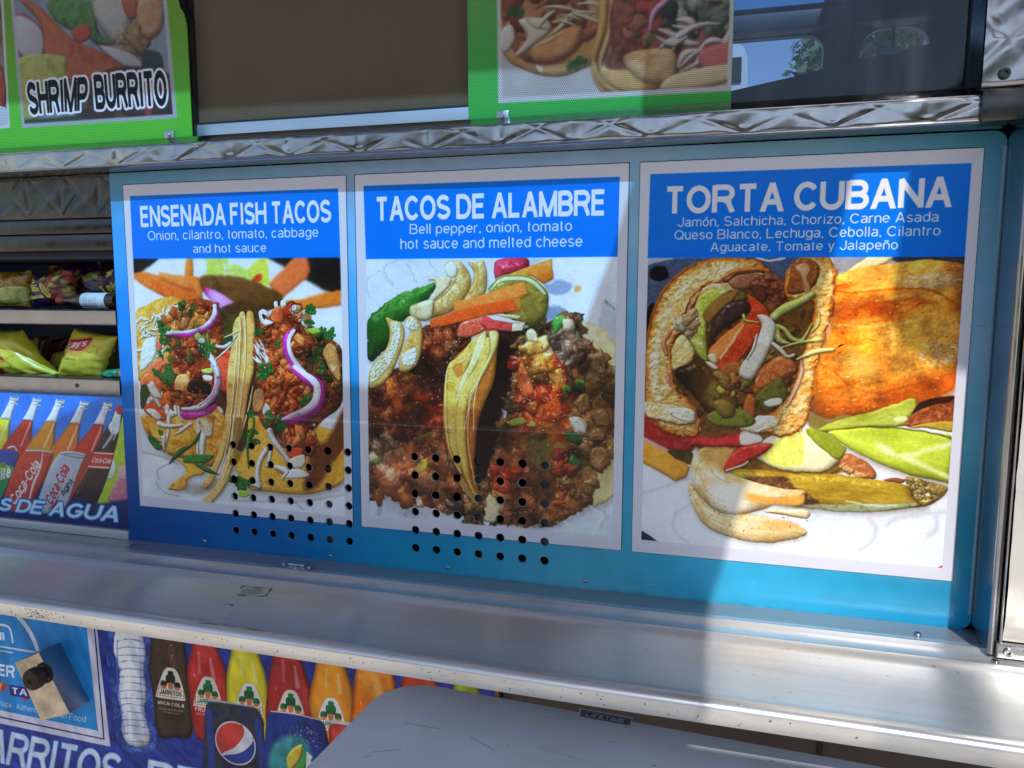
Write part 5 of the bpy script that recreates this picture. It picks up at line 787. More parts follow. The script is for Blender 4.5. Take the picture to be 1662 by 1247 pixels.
def paint_body_banner(A):
    L = (0, 820, 2.92); M = (300, 850, 3.141); A.crop(*L)
    A.shape([(-500, 300), (3600, 300), (3600, 2200), (-500, 2200)], ['1e2c80', '2a3c98', '34489e'], smooth=False, ms=8, mix=1.1)
    A.a *= (1 + .08 * noise(0, 0, A.w, A.h, 4, 5, .6, 5))[..., None]
    for P, c in (([(-200, 400), (456, 560), (523, 1145), (-200, 992)], 'cfd0e4'), ([(-200, 400), (449, 560), (496, 1113), (-200, 966)], '1c1a58'), ([(-200, 400), (443, 560), (489, 1106), (-200, 958)], 'd4d4ea'), ([(-200, 400), (408, 555), (465, 1070), (-200, 930)], '2489d4')): A.shape(P, c, smooth=False, soft=1.2)
    A.stroke([(60, 500), (120, 570), (165, 650), (200, 760)], [20, 22, 20, 14], 'd8e0f0', bev=0); A.stroke([(-60, 560), (20, 570), (48, 590), (60, 650)], 9, 'e4ecf8', bev=0); A.shape([(-60, 600), (18, 604), (22, 640), (-60, 640)], 'dfe8f4', smooth=False)
    A.stroke([(-60, 660), (60, 680), (180, 700)], 7, 'd4e0f0', bev=0, smooth=False); A.stroke([(-60, 680), (60, 700)], 5, 'd4e0f0', bev=0, smooth=False); A.stroke([(8, 610), (10, 640)], 5, '2489d4', bev=0); A.stroke([(30, 580), (34, 660)], 5, '2489d4', bev=0)
    A.text('ER', [(-8, 752), (72, 762), (70, 820), (-8, 808)], 'e4ecf8', .2, .04); A.shape([(-10, 845), (14, 842), (0, 880)], 'e8b830', smooth=False); A.shape([(14, 842), (36, 848), (22, 884), (2, 878)], 'c83c38', smooth=False); A.shape([(-40, 860), (-12, 850), (-4, 880)], '3ca050', smooth=False)
    A.shape([(44, 852), (140, 866), (142, 918), (48, 902)], '2c2c80', smooth=False); A.text('TA', [(52, 862), (130, 874), (130, 906), (54, 894)], 'd8dcf0', .2, .04); A.shape([(104, 912), (135, 918), (132, 926), (108, 922)], 'c03c44')
    A.text('Napa * Authentic Mexican Food', [(-2, 926), (408, 1001), (404, 1030), (-2, 950)], 'cfe0f4', .1, .1)
    A.text('JARRITOS', [(-112, 1043), (585, 1186), (560, 1345), (-140, 1190)], 'cfd8f0', .15, .05, halo=[(6, '241c64'), (4.2, '3c86d8'), (1.5, '58a8ec')]); A.text('PEPSI', [(705, 1208), (1300, 1320), (1280, 1470), (690, 1360)], 'cfd8f0', .15, .05, halo=[(6, '241c64'), (4.2, '3c86d8')])
    # water bottle
    A.shape([(508, 560), (690, 590), (716, 700), (718, 800), (738, 900), (742, 1080), (726, 1162), (600, 1168), (548, 1080), (530, 900), (508, 760), (500, 640)], ['2c4cb0', '22388c', '4c6cc4', '1c2c70'], ms=8, edge=.6, soft=1.5, mix=1.3)
    A.shape([(560, 570), (650, 590), (690, 680), (680, 780), (694, 900), (684, 980), (712, 1120), (640, 1150), (584, 1100), (576, 980), (560, 900), (568, 790), (540, 690)], ['d8def4', 'eef2fc', 'c4ccec'], edge=1.0, es=4, soft=3, ms=8, bev=14, depth=.5)
    A.stroke([(600, 600), (606, 800), (622, 1100)], [8, 16, 10], 'fff', soft=4, alpha=.8, bev=0); A.stroke([(664, 640), (668, 850), (690, 1090)], [6, 12, 8], '8ca4e0', soft=4, alpha=.7, bev=0); A.stroke([(556, 640), (560, 850), (590, 1080)], [5, 9, 6], '5c78cc', soft=3, alpha=.7, bev=0)
    for k, y in enumerate(range(640, 1130, 34)): A.stroke([(556 + (y-640)*.06, y + 6), (610, y - 5 + (k % 3) * 4), (690 + (y-640)*.03, y + 9)], [5, 3.5, 6], '3a4c90', bev=0, alpha=.55, edge=.5)
    A.shape([(600, 1130), (660, 1150), (726, 1135), (720, 1165), (610, 1165)], ['5c84dc', '243c8c'], ms=2)
    def jlabel(cx, cy, s, name='JARRITOS', g='1f7a44', dark=False):
        P = lambda *p: [(cx + x*s, cy + y*s + x*s*.14) for x, y in p]
        A.shape(P((0, -105), (34, -92), (66, -20), (84, 60), (72, 78), (-70, 78), (-84, 60), (-60, -30), (-32, -92)), ['e8e4e0', 'dcdcd8'], soft=1.3, rim=(1.8, 'c8501c' if not dark else 'b89038', .9))
        A.shape(P((-22, -60), (20, -62), (26, -30), (14, -12), (-18, -12), (-28, -32)), [g, '0e4c28'] if not dark else ['1c1c14', '302c18'], bev=4, soft=1); A.shape(P((-14, -82), (14, -82), (12, -58), (-12, -58)), g if not dark else '1c1c14', soft=1)
        for d in (-1, 1): A.shape(P((d*22, -20), (d*52, -22), (d*56, 8), (d*26, 10)), [g, '0e4c28'] if not dark else ['1c1c14', '302c18'], bev=4, soft=1); A.shape(P((d*26, 6), (d*54, 6), (d*46, 20), (d*30, 20)), 'd87838', soft=1)
        A.shape(P((-14, -14), (14, -14), (10, 18), (-10, 18)), 'd07838', soft=1)
        A.shape(P((-72, 20), (74, 20), (80, 66), (-78, 66)), ['d8571c'] if not dark else 'b89038', smooth=False, soft=1); A.shape(P((-68, 23), (70, 23), (75, 62), (-73, 62)), 'e8e8e2', smooth=False, soft=1); A.text(name, P((-62, 28), (64, 28), (66, 56), (-66, 56)), '1c7040' if not dark else '2c2418', .22, .03)
    def jb(P, col): d = [float(v) for v in hexc(col[0]) * .45]; A.shape(P, col, bev=16, depth=.35, soft=1.6, ms=16, mix=.7, rim=(13, tuple(d), .55), shadow=.3)
    jb([(712, 560), (850, 580), (880, 700), (896, 860), (910, 1080), (830, 1100), (745, 1085), (725, 900), (703, 780), (715, 660)], ['3c2c24', '4c382c', '2c201c']); A.stroke([(805, 640), (812, 700), (820, 750)], [10, 30, 34], ['8c4c3c', '5c3428', 'c0a8a0'], soft=3, bev=0, ms=2, alpha=.7)
    jlabel(808, 856, .82, dark=True); A.text('MXCN COLA', [(748, 926), (875, 944), (873, 962), (748, 942)], 'e8e4e0', .2, .12); A.text('NATURAL FLAVOR SODA', [(752, 958), (868, 972), (868, 982), (752, 967)], 'c8c0bc', .14, .12); A.text('WITH REAL SUGAR', [(775, 976), (850, 986), (850, 994), (775, 984)], 'c8c0bc', .14, .12)
    A.crop(*M)
    jb([(50, 540), (150, 556), (166, 640), (206, 740), (222, 850), (230, 1000), (180, 1110), (60, 1090), (25, 900), (12, 760), (34, 640)], ['c83830', 'b82c28', 'd85048']); jlabel(118, 872, .88); A.text('FRUIT PUNCH', [(52, 934), (220, 960), (220, 980), (52, 954)], 'e8dcdc', .2, .08); A.text('NATURAL FLAVOR', [(60, 962), (180, 980), (180, 992), (60, 974)], 'e0c8c8', .14, .1)
    jb([(250, 570), (360, 586), (378, 670), (412, 770), (430, 900), (425, 1040), (412, 1160), (330, 1050), (230, 1000), (212, 800), (234, 670)], ['dccc1c', 'e8dc38', 'c8b814']); jlabel(328, 908, .92); A.stroke([(412, 1040), (413, 1150)], [20, 7], 'd8cc28', bev=3)
    jb([(465, 590), (575, 610), (594, 700), (636, 820), (645, 900), (640, 1060), (430, 1040), (422, 840), (446, 700)], ['c23a34', 'b02c2a', 'd4524a']); jlabel(540, 944, .92)
    jb([(685, 630), (800, 650), (822, 740), (858, 860), (860, 1000), (800, 1200), (700, 1180), (638, 960), (638, 860), (664, 740)], ['ec8c1c', 'f09c2c', 'e07c14']); jlabel(745, 985, .94)
    jb([(892, 690), (1030, 710), (1080, 860), (1060, 1100), (860, 1200), (850, 950)], ['e0501c', 'ee7c20', 'f2a038', 'd8441c']); A.stroke([(960, 760), (990, 860), (1000, 900)], [30, 50, 30], 'f4b868', soft=6, alpha=.7, bev=0)
    for p in (((70, 660), (75, 760)), ((285, 680), (290, 770)), ((500, 700), (505, 800)), ((720, 740), (722, 830))):
        A.stroke([(p[0][0], p[0][1]), p[1]], 14, 'fff', soft=5, alpha=.28, bev=0); A.stroke([(p[0][0] + 60, p[0][1] + 30), (p[1][0] + 70, p[1][1] + 30)], [12, 26], 'fff', soft=4, alpha=.35, bev=0)
    for x, y in ((45, 770), (460, 840), (895, 915)): A.text('L', [(x, y - 8), (x + 14, y - 6), (x + 14, y + 8), (x, y + 6)], 'f0d8d8', .14)
    jb([(1120, 770), (1270, 790), (1290, 900), (1120, 900)], ['c0341c', 'd0502c']); jb([(1380, 800), (1480, 815), (1500, 900), (1380, 900)], ['b8c020', 'a0b828']); jb([(1600, 830), (1760, 850), (1760, 900), (1600, 900)], ['e08c20', 'c83c20'])
    # cola can and lemon can in front
    jb([(740, 1030), (840, 1010), (900, 1000), (900, 1250), (700, 1250), (735, 1110)], ['c03830', 'd45048']); A.shape([(745, 1000), (850, 1015), (835, 1030), (750, 1018)], 'c8c8cc', smooth=False)
    A.shape([(122, 908), (210, 912), (350, 938), (398, 1000), (405, 1100), (430, 1300), (120, 1300), (100, 1050), (104, 965)], ['1a2040', '26304c', '3c3c38', '1c2448'], bev=12, soft=1.6, ms=8, shadow=.4); A.stroke([(122, 960), (132, 1100), (140, 1280)], 34, ['3850a8', '2c4090'], soft=6, bev=0, alpha=.9); A.stroke([(372, 1010), (385, 1120), (400, 1280)], 34, ['3048a0', '243c8c'], soft=6, bev=0, alpha=.9)
    A.stroke([(122, 906), (200, 912), (350, 936)], [8, 10, 8], ['8c94a8', 'b0b4c0'], bev=2)
    E = lambda r, a0, a1: [(258 + r * 103 * math.cos(math.radians(a)) + r * 14 * math.sin(math.radians(a)), 1120 + r * 112 * math.sin(math.radians(a)) + r * 10 * math.cos(math.radians(a))) for a in range(a0, a1, 15)]
    A.shape(E(1.0, 0, 360), 'd4d4e0'); A.shape(E(.94, 135, 315) + [(300, 1080), (255, 1140), (195, 1168)], ['c83c38', 'd44840'], soft=1.2); A.shape(E(.94, -20, 140) + [(200, 1182), (280, 1170), (335, 1130), (350, 1090)], ['3448a0', '2c3c90'], soft=1.2)
    A.shape([(440, 960), (560, 975), (690, 1005), (725, 1080), (740, 1200), (730, 1300), (420, 1300), (410, 1100), (418, 1010)], ['1c2a6c', '283c8c', '182058'], bev=12, soft=1.6, shadow=.4); A.stroke([(440, 958), (560, 972), (688, 1003)], [6, 8, 6], ['c0c4d0', 'e8e8f0'], bev=2)
    A.shape([(450, 1130), (540, 1080), (620, 1110), (640, 1260), (440, 1280)], ['2c8c7c', '3ca49c', '68c4c0'], soft=16, alpha=.85); A.scat([(520, 1040), (640, 1040), (700, 1140), (560, 1110)], 70, 1, 3, ['e8ecf4', 'c8d8ec'], seed=91, el=(1, 1.3))
    A.shape([(525, 1250), (520, 1190), (560, 1140), (600, 1130), (590, 1200), (545, 1255)], ['e8c838', 'f0dc60', 'd8ac20'], bev=8, soft=1.4); A.shape([(560, 1250), (600, 1190), (600, 1145), (622, 1180), (610, 1250)], ['3ca048', '58bc50'], bev=5); A.shape([(620, 1160), (650, 1190), (640, 1210), (670, 1240), (615, 1290)], 'e4e8f0', smooth=False)
    A.a *= (1 + .05 * noise(0, 0, A.w, A.h, 8, 5, 1.2, 3))[..., None]
def dots(A, x0=0, x1=None, sp=4.6, a=.55):
    Y, X = np.mgrid[0:A.h, 0:A.w].astype(np.float32); r = np.round(Y / (sp * .866)); xx = X - (r % 2) * sp / 2; dx = xx - np.round(xx / sp) * sp; dy = Y - r * sp * .866
    m = np.clip(1.35 - np.sqrt(dx*dx + dy*dy) + .3, 0, 1) * a; A.a *= (1 - m)[..., None]
def paint_burrito_mesh(A):
    A.crop(0, 0, 2.969)
    A.shape([(-900, -900), (1000, -900), (1000, 760), (-900, 800)], ['7c9a24', '86a82c'], smooth=False, grad=((400, -100), (400, 640), '62cc3c', 1.), ms=16)
    A.shape([(-600, -900), (-30, -900), (52, 618), (-500, 660)], 'dcdce2', smooth=False); A.shape([(-600, -900), (-40, -900), (40, 596), (-500, 640)], ['5c5040', '8c6c50', 'a8a8b0'], smooth=False, ms=16); A.shape([(-60, 300), (10, 320), (30, 500), (-60, 560)], ['c86c50', '9c3c2c'], soft=4, bev=8); A.shape([(-60, 520), (30, 520), (40, 596), (-60, 610)], 'c8ccd4', soft=4)
    A.shape([(10, -500), (760, -500), (857, 570), (110, 618)], 'dedee6', smooth=False); win = [(25, -500), (745, -500), (836, 552), (122, 598)]; A.setclip(win)
    A.shape(win, ['8c8c98', 'b0b0bc', '706c74'], smooth=False, ms=40)
    A.shape([(60, 90), (110, 70), (200, 130), (220, 230), (190, 290), (100, 270), (50, 160)], ['e0d4d8', 'f0e8ec'], rim=(9, 'c83040', .95), bev=12, soft=3); A.shape([(100, 0), (200, 40), (340, 180), (460, 240), (640, 330), (600, 380), (300, 400), (220, 260), (200, 120)], ['d85c2c', 'e07440', 'c84424'], bev=14, soft=3, shadow=.3)
    A.shape([(90, 290), (300, 270), (320, 330), (310, 400), (200, 560), (110, 560)], ['c8c040', 'd8d468', 'a8a428'], bev=10, soft=4); A.shape([(240, 0), (460, 20), (470, 120), (500, 180), (560, 210), (480, 220), (400, 160), (330, 140), (260, 90)], ['4c8038', '6c9c48', '305c28'], bev=12, soft=3, rough=.08, rs=8, shadow=.3)
    A.shape([(350, 150), (430, 120), (440, 180), (380, 210)], ['e05c38', 'd04828'], bev=8); A.shape([(460, -60), (600, -60), (640, 100), (600, 190), (540, 200), (460, 80)], ['d8ccb8', 'e8dcc8', 'b8b090'], bev=22, soft=3, shadow=.4); A.shape([(590, 0), (660, 0), (660, 80), (620, 90)], ['d86848', 'c85838'], bev=8)
    A.shape([(660, 60), (700, -40), (790, -40), (790, 120), (740, 190), (680, 180)], ['d88c50', 'e4a468', 'e8dcd0'], bev=20, soft=3, shadow=.3); A.scat([(560, 200), (660, 150), (690, 240), (640, 270)], 14, 18, 34, ['d8a070', 'c08850', 'e4b888'], seed=93); A.shape([(480, 220), (620, 250), (700, 310), (690, 340), (580, 310)], ['e8dcd8', 'd4c4c4'], bev=9, rim=(4, 'd03838', .8)); A.shape([(690, 260), (760, 250), (790, 300), (780, 420), (700, 400)], ['2c3430', '404840'], soft=6)
    A.shape([(560, 330), (820, 360), (840, 560), (400, 600), (420, 420)], ['4c3028', '301c18', '6c4030'], soft=10); A.shape([(130, 580), (250, 570), (400, 560), (400, 600), (130, 605)], ['2c5030', '244028'], soft=4); A.shape([(690, 380), (740, 400), (730, 560), (700, 540)], ['b84848', '903838'], soft=8)
    A.setclip(); A.soften([(30, -200), (780, -200), (830, 540), (130, 590)], 1.6); A.shape([(10, -500), (760, -500), (857, 570), (110, 618)], '585c66', smooth=False, alpha=.3); dots(A)
    A.crop(0, 0, 2.969)
    A.text('SHRIMP', [(126, 398), (428, 370), (424, 536), (148, 556)], '101014', .2, .02, halo=[(6.5, 'dcdce2')]); A.text('BURRITO', [(452, 362), (800, 338), (812, 512), (466, 530)], '101014', .2, .02, halo=[(6.5, 'dcdce2')])
def paint_taco_mesh(A):
    A.crop(740, 0, 3.613); A.shape([(-200, -1200), (2000, -1200), (2000, 900), (-200, 900)], ['6cb858', '5cb048'], smooth=False, grad=((800, -200), (800, 650), '34c848', .9), ms=16)
    A.shape([(230, -1200), (1660, -1200), (1615, 535), (250, 608)], 'd8dae4', smooth=False); win = [(245, -1200), (1640, -1200), (1590, 505), (272, 575)]; A.setclip(win)
    A.shape(win, ['b0a8a8', 'c4bcbc', 'd0ccd0'], smooth=False, ms=40)
    ye = ['d8984c', 'e4ac60', 'c48438']
    A.shape([(200, 0), (280, 320), (420, 420), (580, 455), (720, 420), (830, 330), (840, 0), (600, -200)], ye, bev=14, soft=3, rough=.04, rs=8); A.shape([(270, 0), (300, 200), (360, 330), (480, 380), (640, 360), (780, 200), (760, 0), (500, -200)], ['8c3c28', 'a85038', '6c2c20'], soft=5, rough=.1, rs=8)
    A.scat([(280, -40), (620, -60), (780, 100), (680, 280), (400, 300)], 60, 26, 60, ['b8502c', 'c8703c', '9c3c24', 'd88850'], seed=95, shadow=.3, rough=.08); A.shape([(440, 240), (600, 180), (740, 160), (700, 300), (560, 370), (460, 360)], ['d8823c', 'e4984c', 'e8c080'], bev=18, shadow=.35, rough=.06, rs=8); A.shape([(370, 120), (520, 110), (560, 180), (470, 260), (380, 330), (350, 320), (420, 220)], ['e8dcc4', 'd8c8a8', 'f0e8d8'], bev=10, shadow=.3); A.shape([(270, 180), (330, 150), (350, 230), (300, 310), (260, 280)], ['dcd0c0', 'ece0d4'], bev=8)
    A.shreds([(480, 60), (820, 60), (820, 160), (560, 260), (480, 200)], 12, 180, 24, ['dccca0', 'e8d8b4'], seed=5, an=(-.8, .5), shadow=.3); A.shape([(470, 380), (510, 400), (500, 425), (480, 410)], 'e4dcd0'); A.leaf(690, 350, 60, 1.2); A.leaf(360, 50, 50, 2)
    A.shape([(840, -40), (990, -60), (960, 100), (900, 300), (840, 420), (860, 500), (1000, 540), (1160, 530), (1140, 500), (900, 420), (880, 560), (800, 460), (800, 340), (860, 160)], ye, bev=10, soft=2.4); A.stroke([(870, -40), (860, 160), (815, 330), (830, 440), (900, 520), (1000, 540), (1150, 525)], [60, 56, 44, 40, 40, 50, 30], ye, shadow=.4); A.stroke([(960, -40), (930, 120), (860, 330), (850, 400)], [44, 40, 30, 20], ['e4b870', 'f0cc90'], shadow=.4)
    A.shape([(850, 400), (1000, 380), (1300, 470), (1150, 535), (1000, 545), (900, 500)], ye, bev=12, soft=3); A.shape([(980, -60), (1640, -60), (1620, 420), (1400, 480), (1200, 500), (1040, 420), (880, 400), (900, 280)], ['8c4434', 'a85c48', '6c3428', 'b07860'], soft=5, rough=.08, rs=8, ms=16)
    A.scat([(1000, -40), (1300, -40), (1320, 240), (1160, 280), (1040, 200)], 50, 26, 64, ['b84834', 'c85c40', '9c3828', 'd07c58', '5c6c3c'], seed=96, shadow=.3); A.scat([(1240, 20), (1580, 20), (1600, 180), (1300, 180)], 46, 24, 50, ['4c6450', '3c5848', '2c4438', '78907c', 'b0b8a8'], seed=97, shadow=.3); A.shape([(980, 340), (1120, 290), (1280, 300), (1280, 460), (1180, 500), (1060, 460)], ['d8a45c', 'e4bc80', 'c88844'], bev=16, shadow=.35, rough=.08, rs=8)
    A.shreds([(1280, 160), (1600, 180), (1580, 360), (1300, 330)], 16, 200, 40, ['c8c0bc', 'd8d0cc', 'b8b0b0'], seed=98, an=(-1.2, .6), shadow=.3); A.stroke([(1240, 0), (1160, 80), (1140, 180)], [40, 36, 20], ['c08cb0', 'd8b0cc'], shadow=.3); A.shape([(1430, 300), (1620, 260), (1620, 420), (1460, 420)], ['c85858', 'd87068'], bev=14); A.shape([(1280, 440), (1600, 380), (1600, 480), (1380, 530), (1200, 530)], ['e4d0a0', 'd8c088'], bev=12)
    A.setclip(); A.soften([(250, -300), (1640, -300), (1590, 520), (260, 590)], 1.5); g = A.a.mean(2, keepdims=True); A.a = A.a * .85 + g * .15; A.shape([(230, -1200), (1660, -1200), (1615, 535), (250, 608)], 'a08070', smooth=False, alpha=.18); dots(A)
def paint_bags(A):
    B = (0, 410, 4.987); A.crop(*B)
    A.shape([(-600, -200), (1400, -200), (1400, 520), (-600, 520)], ['2c1448', '3c1c60', '1c0c30'], smooth=False, ms=8); A.shape([(-600, 560), (1400, 560), (1400, 1200), (-600, 1200)], ['d8cc38', 'e4dc50'], smooth=False, ms=16)
    # hot corn snack bags, purple
    A.shape([(-100, 130), (170, 120), (180, 430), (-100, 430)], ['b0482c', '8c6c2c', 'c8a03c', '5c2c1c'], ms=8); A.shape([(-40, 300), (140, 280), (160, 400), (-40, 410)], ['b8c058', 'd0d070', '8c9c3c'], bev=6); A.text('G', [(85, 145), (150, 150), (140, 185), (80, 180)], '1c1818', .2)
    A.shape([(330, 180), (420, 120), (540, 200), (545, 330), (440, 400), (340, 330)], ['a03c30', 'b8442c', '7c2420'], bev=8)
    A.scat([(340, 180), (520, 180), (530, 340), (400, 380)], 22, 14, 30, ['c8b050', 'b8c870', 'd8c888', '9c3428', '8c3420'], seed=101, shadow=.4, edge=.4)
    yl = 'd8d048'
    A.text('TaKis', [(185, 425), (172, 215), (255, 205), (385, 405)], yl, .22, .02, halo=[(1, '1c1030')])
    A.text('TaKis', [(700, 280), (945, 170), (965, 265), (740, 335)], yl, .22, .02, halo=[(1, '1c1030')])
    A.shape([(310, 250), (345, 260), (405, 345), (385, 365), (350, 330)], yl, soft=1); A.stroke([(335, 270), (385, 345)], 6, '4c2c50', bev=0); A.shape([(750, 180), (805, 130), (812, 160), (765, 210)], yl); A.shape([(780, 325), (890, 305), (900, 322), (800, 345)], yl); A.stroke([(800, 335), (885, 316)], 6, '4c2c50', bev=0)
    A.shape([(560, 170), (700, 150), (690, 210), (580, 220)], ['8c9c4c', '6c8440'], soft=3); A.scat([(560, 120), (760, 120), (760, 260), (600, 300)], 12, 10, 20, ['7c8c48', '9c3c38', '5c3450'], seed=102); A.shape([(180, 160), (240, 120), (330, 90), (350, 110), (260, 140)], ['c8c8b0', '5c4c70'], soft=2)
    A.stroke([(190, 430), (180, 440)], 6, yl)
    # yellow potato chip bags
    A.shape([(600, 700), (640, 690), (800, 680), (790, 760), (700, 830), (620, 820), (585, 770)], ['e0a828', 'f0c850'], soft=2)
    A.shape([(570, 770), (620, 705), (700, 700), (797, 688), (785, 740), (720, 790), (640, 782)], ['a82028', 'c02c30'], soft=1.5); A.text("Lay's", [(600, 722), (770, 700), (760, 752), (590, 775)], 'f4eee8', .17, .0, shear=.25)
    A.text('Classic', [(545, 835), (678, 850), (674, 872), (540, 858)], '4c4420', .13, .05, shear=.15); A.stroke([(770, 800), (795, 810)], 4, '5c5420', bev=0); A.stroke([(810, 750), (840, 770), (835, 810)], 5, 'b8782c', bev=0); A.stroke([(845, 755), (862, 780)], 5, 'b8782c', bev=0)
    A.shape([(-60, 830), (100, 850), (90, 890), (-60, 900)], ['e8a030', 'd08c28'], soft=2); A.shape([(-100, 780), (0, 775), (70, 820), (108, 862), (0, 860), (-80, 850)], ['a82028', 'c02c30'], soft=1.5); A.text("Lay's", [(-95, 790), (62, 810), (72, 855), (-85, 840)], 'f4eee8', .17, .0, shear=.25); A.text('Classic', [(15, 930), (155, 905), (155, 928), (18, 955)], '4c4420', .13, .05, shear=.15)
    A.shape([(-60, 900), (50, 905), (58, 985), (-60, 990)], ['b82c28', '9c2020'], soft=2); A.stroke([(110, 870), (140, 840), (175, 830)], 5, 'c88c2c', bev=0)
def paint_label(A):
    A.crop(0, 410, 4.987); A.shape([(640, 330), (960, 330), (960, 480), (640, 480)], ['c8c8d0', 'd8d8de'], smooth=False)
    for k in range(6): A.text('INGREDIENTES AGUA AZUCAR', [(672, 362 + k * 12), (900, 364 + k * 12), (900, 370 + k * 12), (672, 368 + k * 12)], '4c4c5c', .16, .1)
    A.stroke([(668, 435), (895, 437)], 4, '3c3c4c', bev=0)
# ---------------------------------------------------------------- mesh helpers
def mesh_obj(name, verts, faces, m=None, parent=None, smooth=False, uv=None):
    me = bpy.data.meshes.new(name); me.from_pydata([tuple(map(float, v)) for v in verts], [], faces); me.validate(); me.update()
    if m: me.materials.append(m)
    if smooth: me.polygons.foreach_set('use_smooth', [True] * len(me.polygons))
    o = bpy.data.objects.new(name, me); COL.objects.link(o)
    if parent is not None: o.parent = parent
    if uv: uv_plane(o, *uv)
    return o
def uv_plane(o, A, axes=(0, 2)):
    """print coordinates: straight projection of the sheet on to the object, in metres"""
    me = o.data; L = me.uv_layers.new(name='print') if not me.uv_layers else me.uv_layers[0]
    co = np.empty(len(me.vertices) * 3); me.vertices.foreach_get('co', co); co = co.reshape(-1, 3)
    vi = np.empty(len(me.loops), int); me.loops.foreach_get('vertex_index', vi); c = co[vi]
    u = (c[:, axes[0]] - A.x0) / (A.w / A.R); v = 1 - (A.z1 - c[:, axes[1]]) / (A.h / A.R)
    L.data.foreach_set('uv', np.c_[u, v].astype(np.float32).ravel())
def box(name, x0, x1, y0, y1, z0, z1, m, parent=None, bev=.0):
    bm = bmesh.new(); bmesh.ops.create_cube(bm, size=1)
    for v in bm.verts: v.co = ((x0+x1)/2 + v.co.x*(x1-x0), (y0+y1)/2 + v.co.y*(y1-y0), (z0+z1)/2 + v.co.z*(z1-z0))
    if bev: bmesh.ops.bevel(bm, geom=bm.edges[:], offset=bev, segments=2, affect='EDGES', profile=.5)
    me = bpy.data.meshes.new(name); bm.to_mesh(me); bm.free(); me.materials.append(m)
    if bev: me.polygons.foreach_set('use_smooth', [True]*len(me.polygons)); me.set_sharp_from_angle(angle=math.radians(40))
    o = bpy.data.objects.new(name, me); COL.objects.link(o)
    if parent is not None: o.parent = parent
    return o
def prism(name, pts, y0, y1, m, parent=None):
    """outline in x,z pushed from y0 to y1"""
    n = len(pts); V = [(x, y0, z) for x, z in pts] + [(x, y1, z) for x, z in pts]
    F = [list(range(n)), list(range(2*n-1, n-1, -1))] + [[i, i+n, (i+1) % n + n, (i+1) % n] for i in range(n)]
    return mesh_obj(name, V, F, m, parent)
def extrude_x(name, prof, x0, x1, m, parent=None, nx=1, wob=0, smooth=True, lip=False):
    xs = np.linspace(x0, x1, nx + 1); n = len(prof); V = []; F = []; rg = random.Random(3)
    for i, x in enumerate(xs):
        for (y, z) in prof:
            if lip and y < -.3: y = y + .0275 - .010 * x
            V.append((x, y + math.sin(x*7+z*30)*wob, z + math.sin(x*5.3 + y*20)*wob))
    for i in range(nx):
        for j in range(n - 1): a = i*n + j; F.append([a, a+1, a+n+1, a+n])
    o = mesh_obj(name, V, F, m, parent, smooth); o.data.set_sharp_from_angle(angle=math.radians(50)) if smooth else None
    return o
def tube(name, a, b, r, m, parent=None, n=16, r2=None, cap=True):
    a = Vector(a); b = Vector(b); d = (b-a).normalized(); u = d.orthogonal().normalized(); w = d.cross(u); V = []; r2 = r if r2 is None else r2
    for p, rr in ((a, r), (b, r2)):
        for k in range(n): t = 2*math.pi*k/n; V.append(p + (u*math.cos(t) + w*math.sin(t))*rr)
    F = [[k, (k+1) % n, (k+1) % n + n, k+n] for k in range(n)]
    if cap: F += [list(range(n))[::-1], list(range(n, 2*n))]
    o = mesh_obj(name, V, F, m, parent, True); o.data.set_sharp_from_angle(angle=math.radians(50)); return o
def lathe(name, prof, m, parent=None, n=24, axis='y', at=(0, 0, 0)):
    V = []; F = []
    for (r, h) in prof:
        for k in range(n):
            t = 2*math.pi*k/n; c, s_ = r*math.cos(t), r*math.sin(t)
            V.append((at[0]+c, at[1]+h, at[2]+s_) if axis == 'y' else ((at[0]+h, at[1]+c, at[2]+s_) if axis == 'x' else (at[0]+c, at[1]+s_, at[2]+h)))
    for i in range(len(prof)-1):
        for k in range(n): F.append([i*n+k, i*n+(k+1) % n, (i+1)*n+(k+1) % n, (i+1)*n+k])
    o = mesh_obj(name, V, F, m, parent, True); bm = bmesh.new(); bm.from_mesh(o.data); bmesh.ops.remove_doubles(bm, verts=bm.verts, dist=1e-6); bmesh.ops.recalc_face_normals(bm, faces=bm.faces); bm.to_mesh(o.data); bm.free()
    o.data.set_sharp_from_angle(angle=math.radians(45)); return o
def empty(name, loc=(0, 0, 0)):
    o = bpy.data.objects.new(name, None); COL.objects.link(o); o.location = loc; o.empty_display_size = .05; return o
def tag(o, label, cat, group=None):
    o['label'] = label; o['category'] = cat
    if group: o['group'] = group
    return o
def adopt(root):
    """keep world places while the root sits at its own base"""
    bpy.context.view_layer.update()
    for c in root.children: c.matrix_parent_inverse = root.matrix_world.inverted()
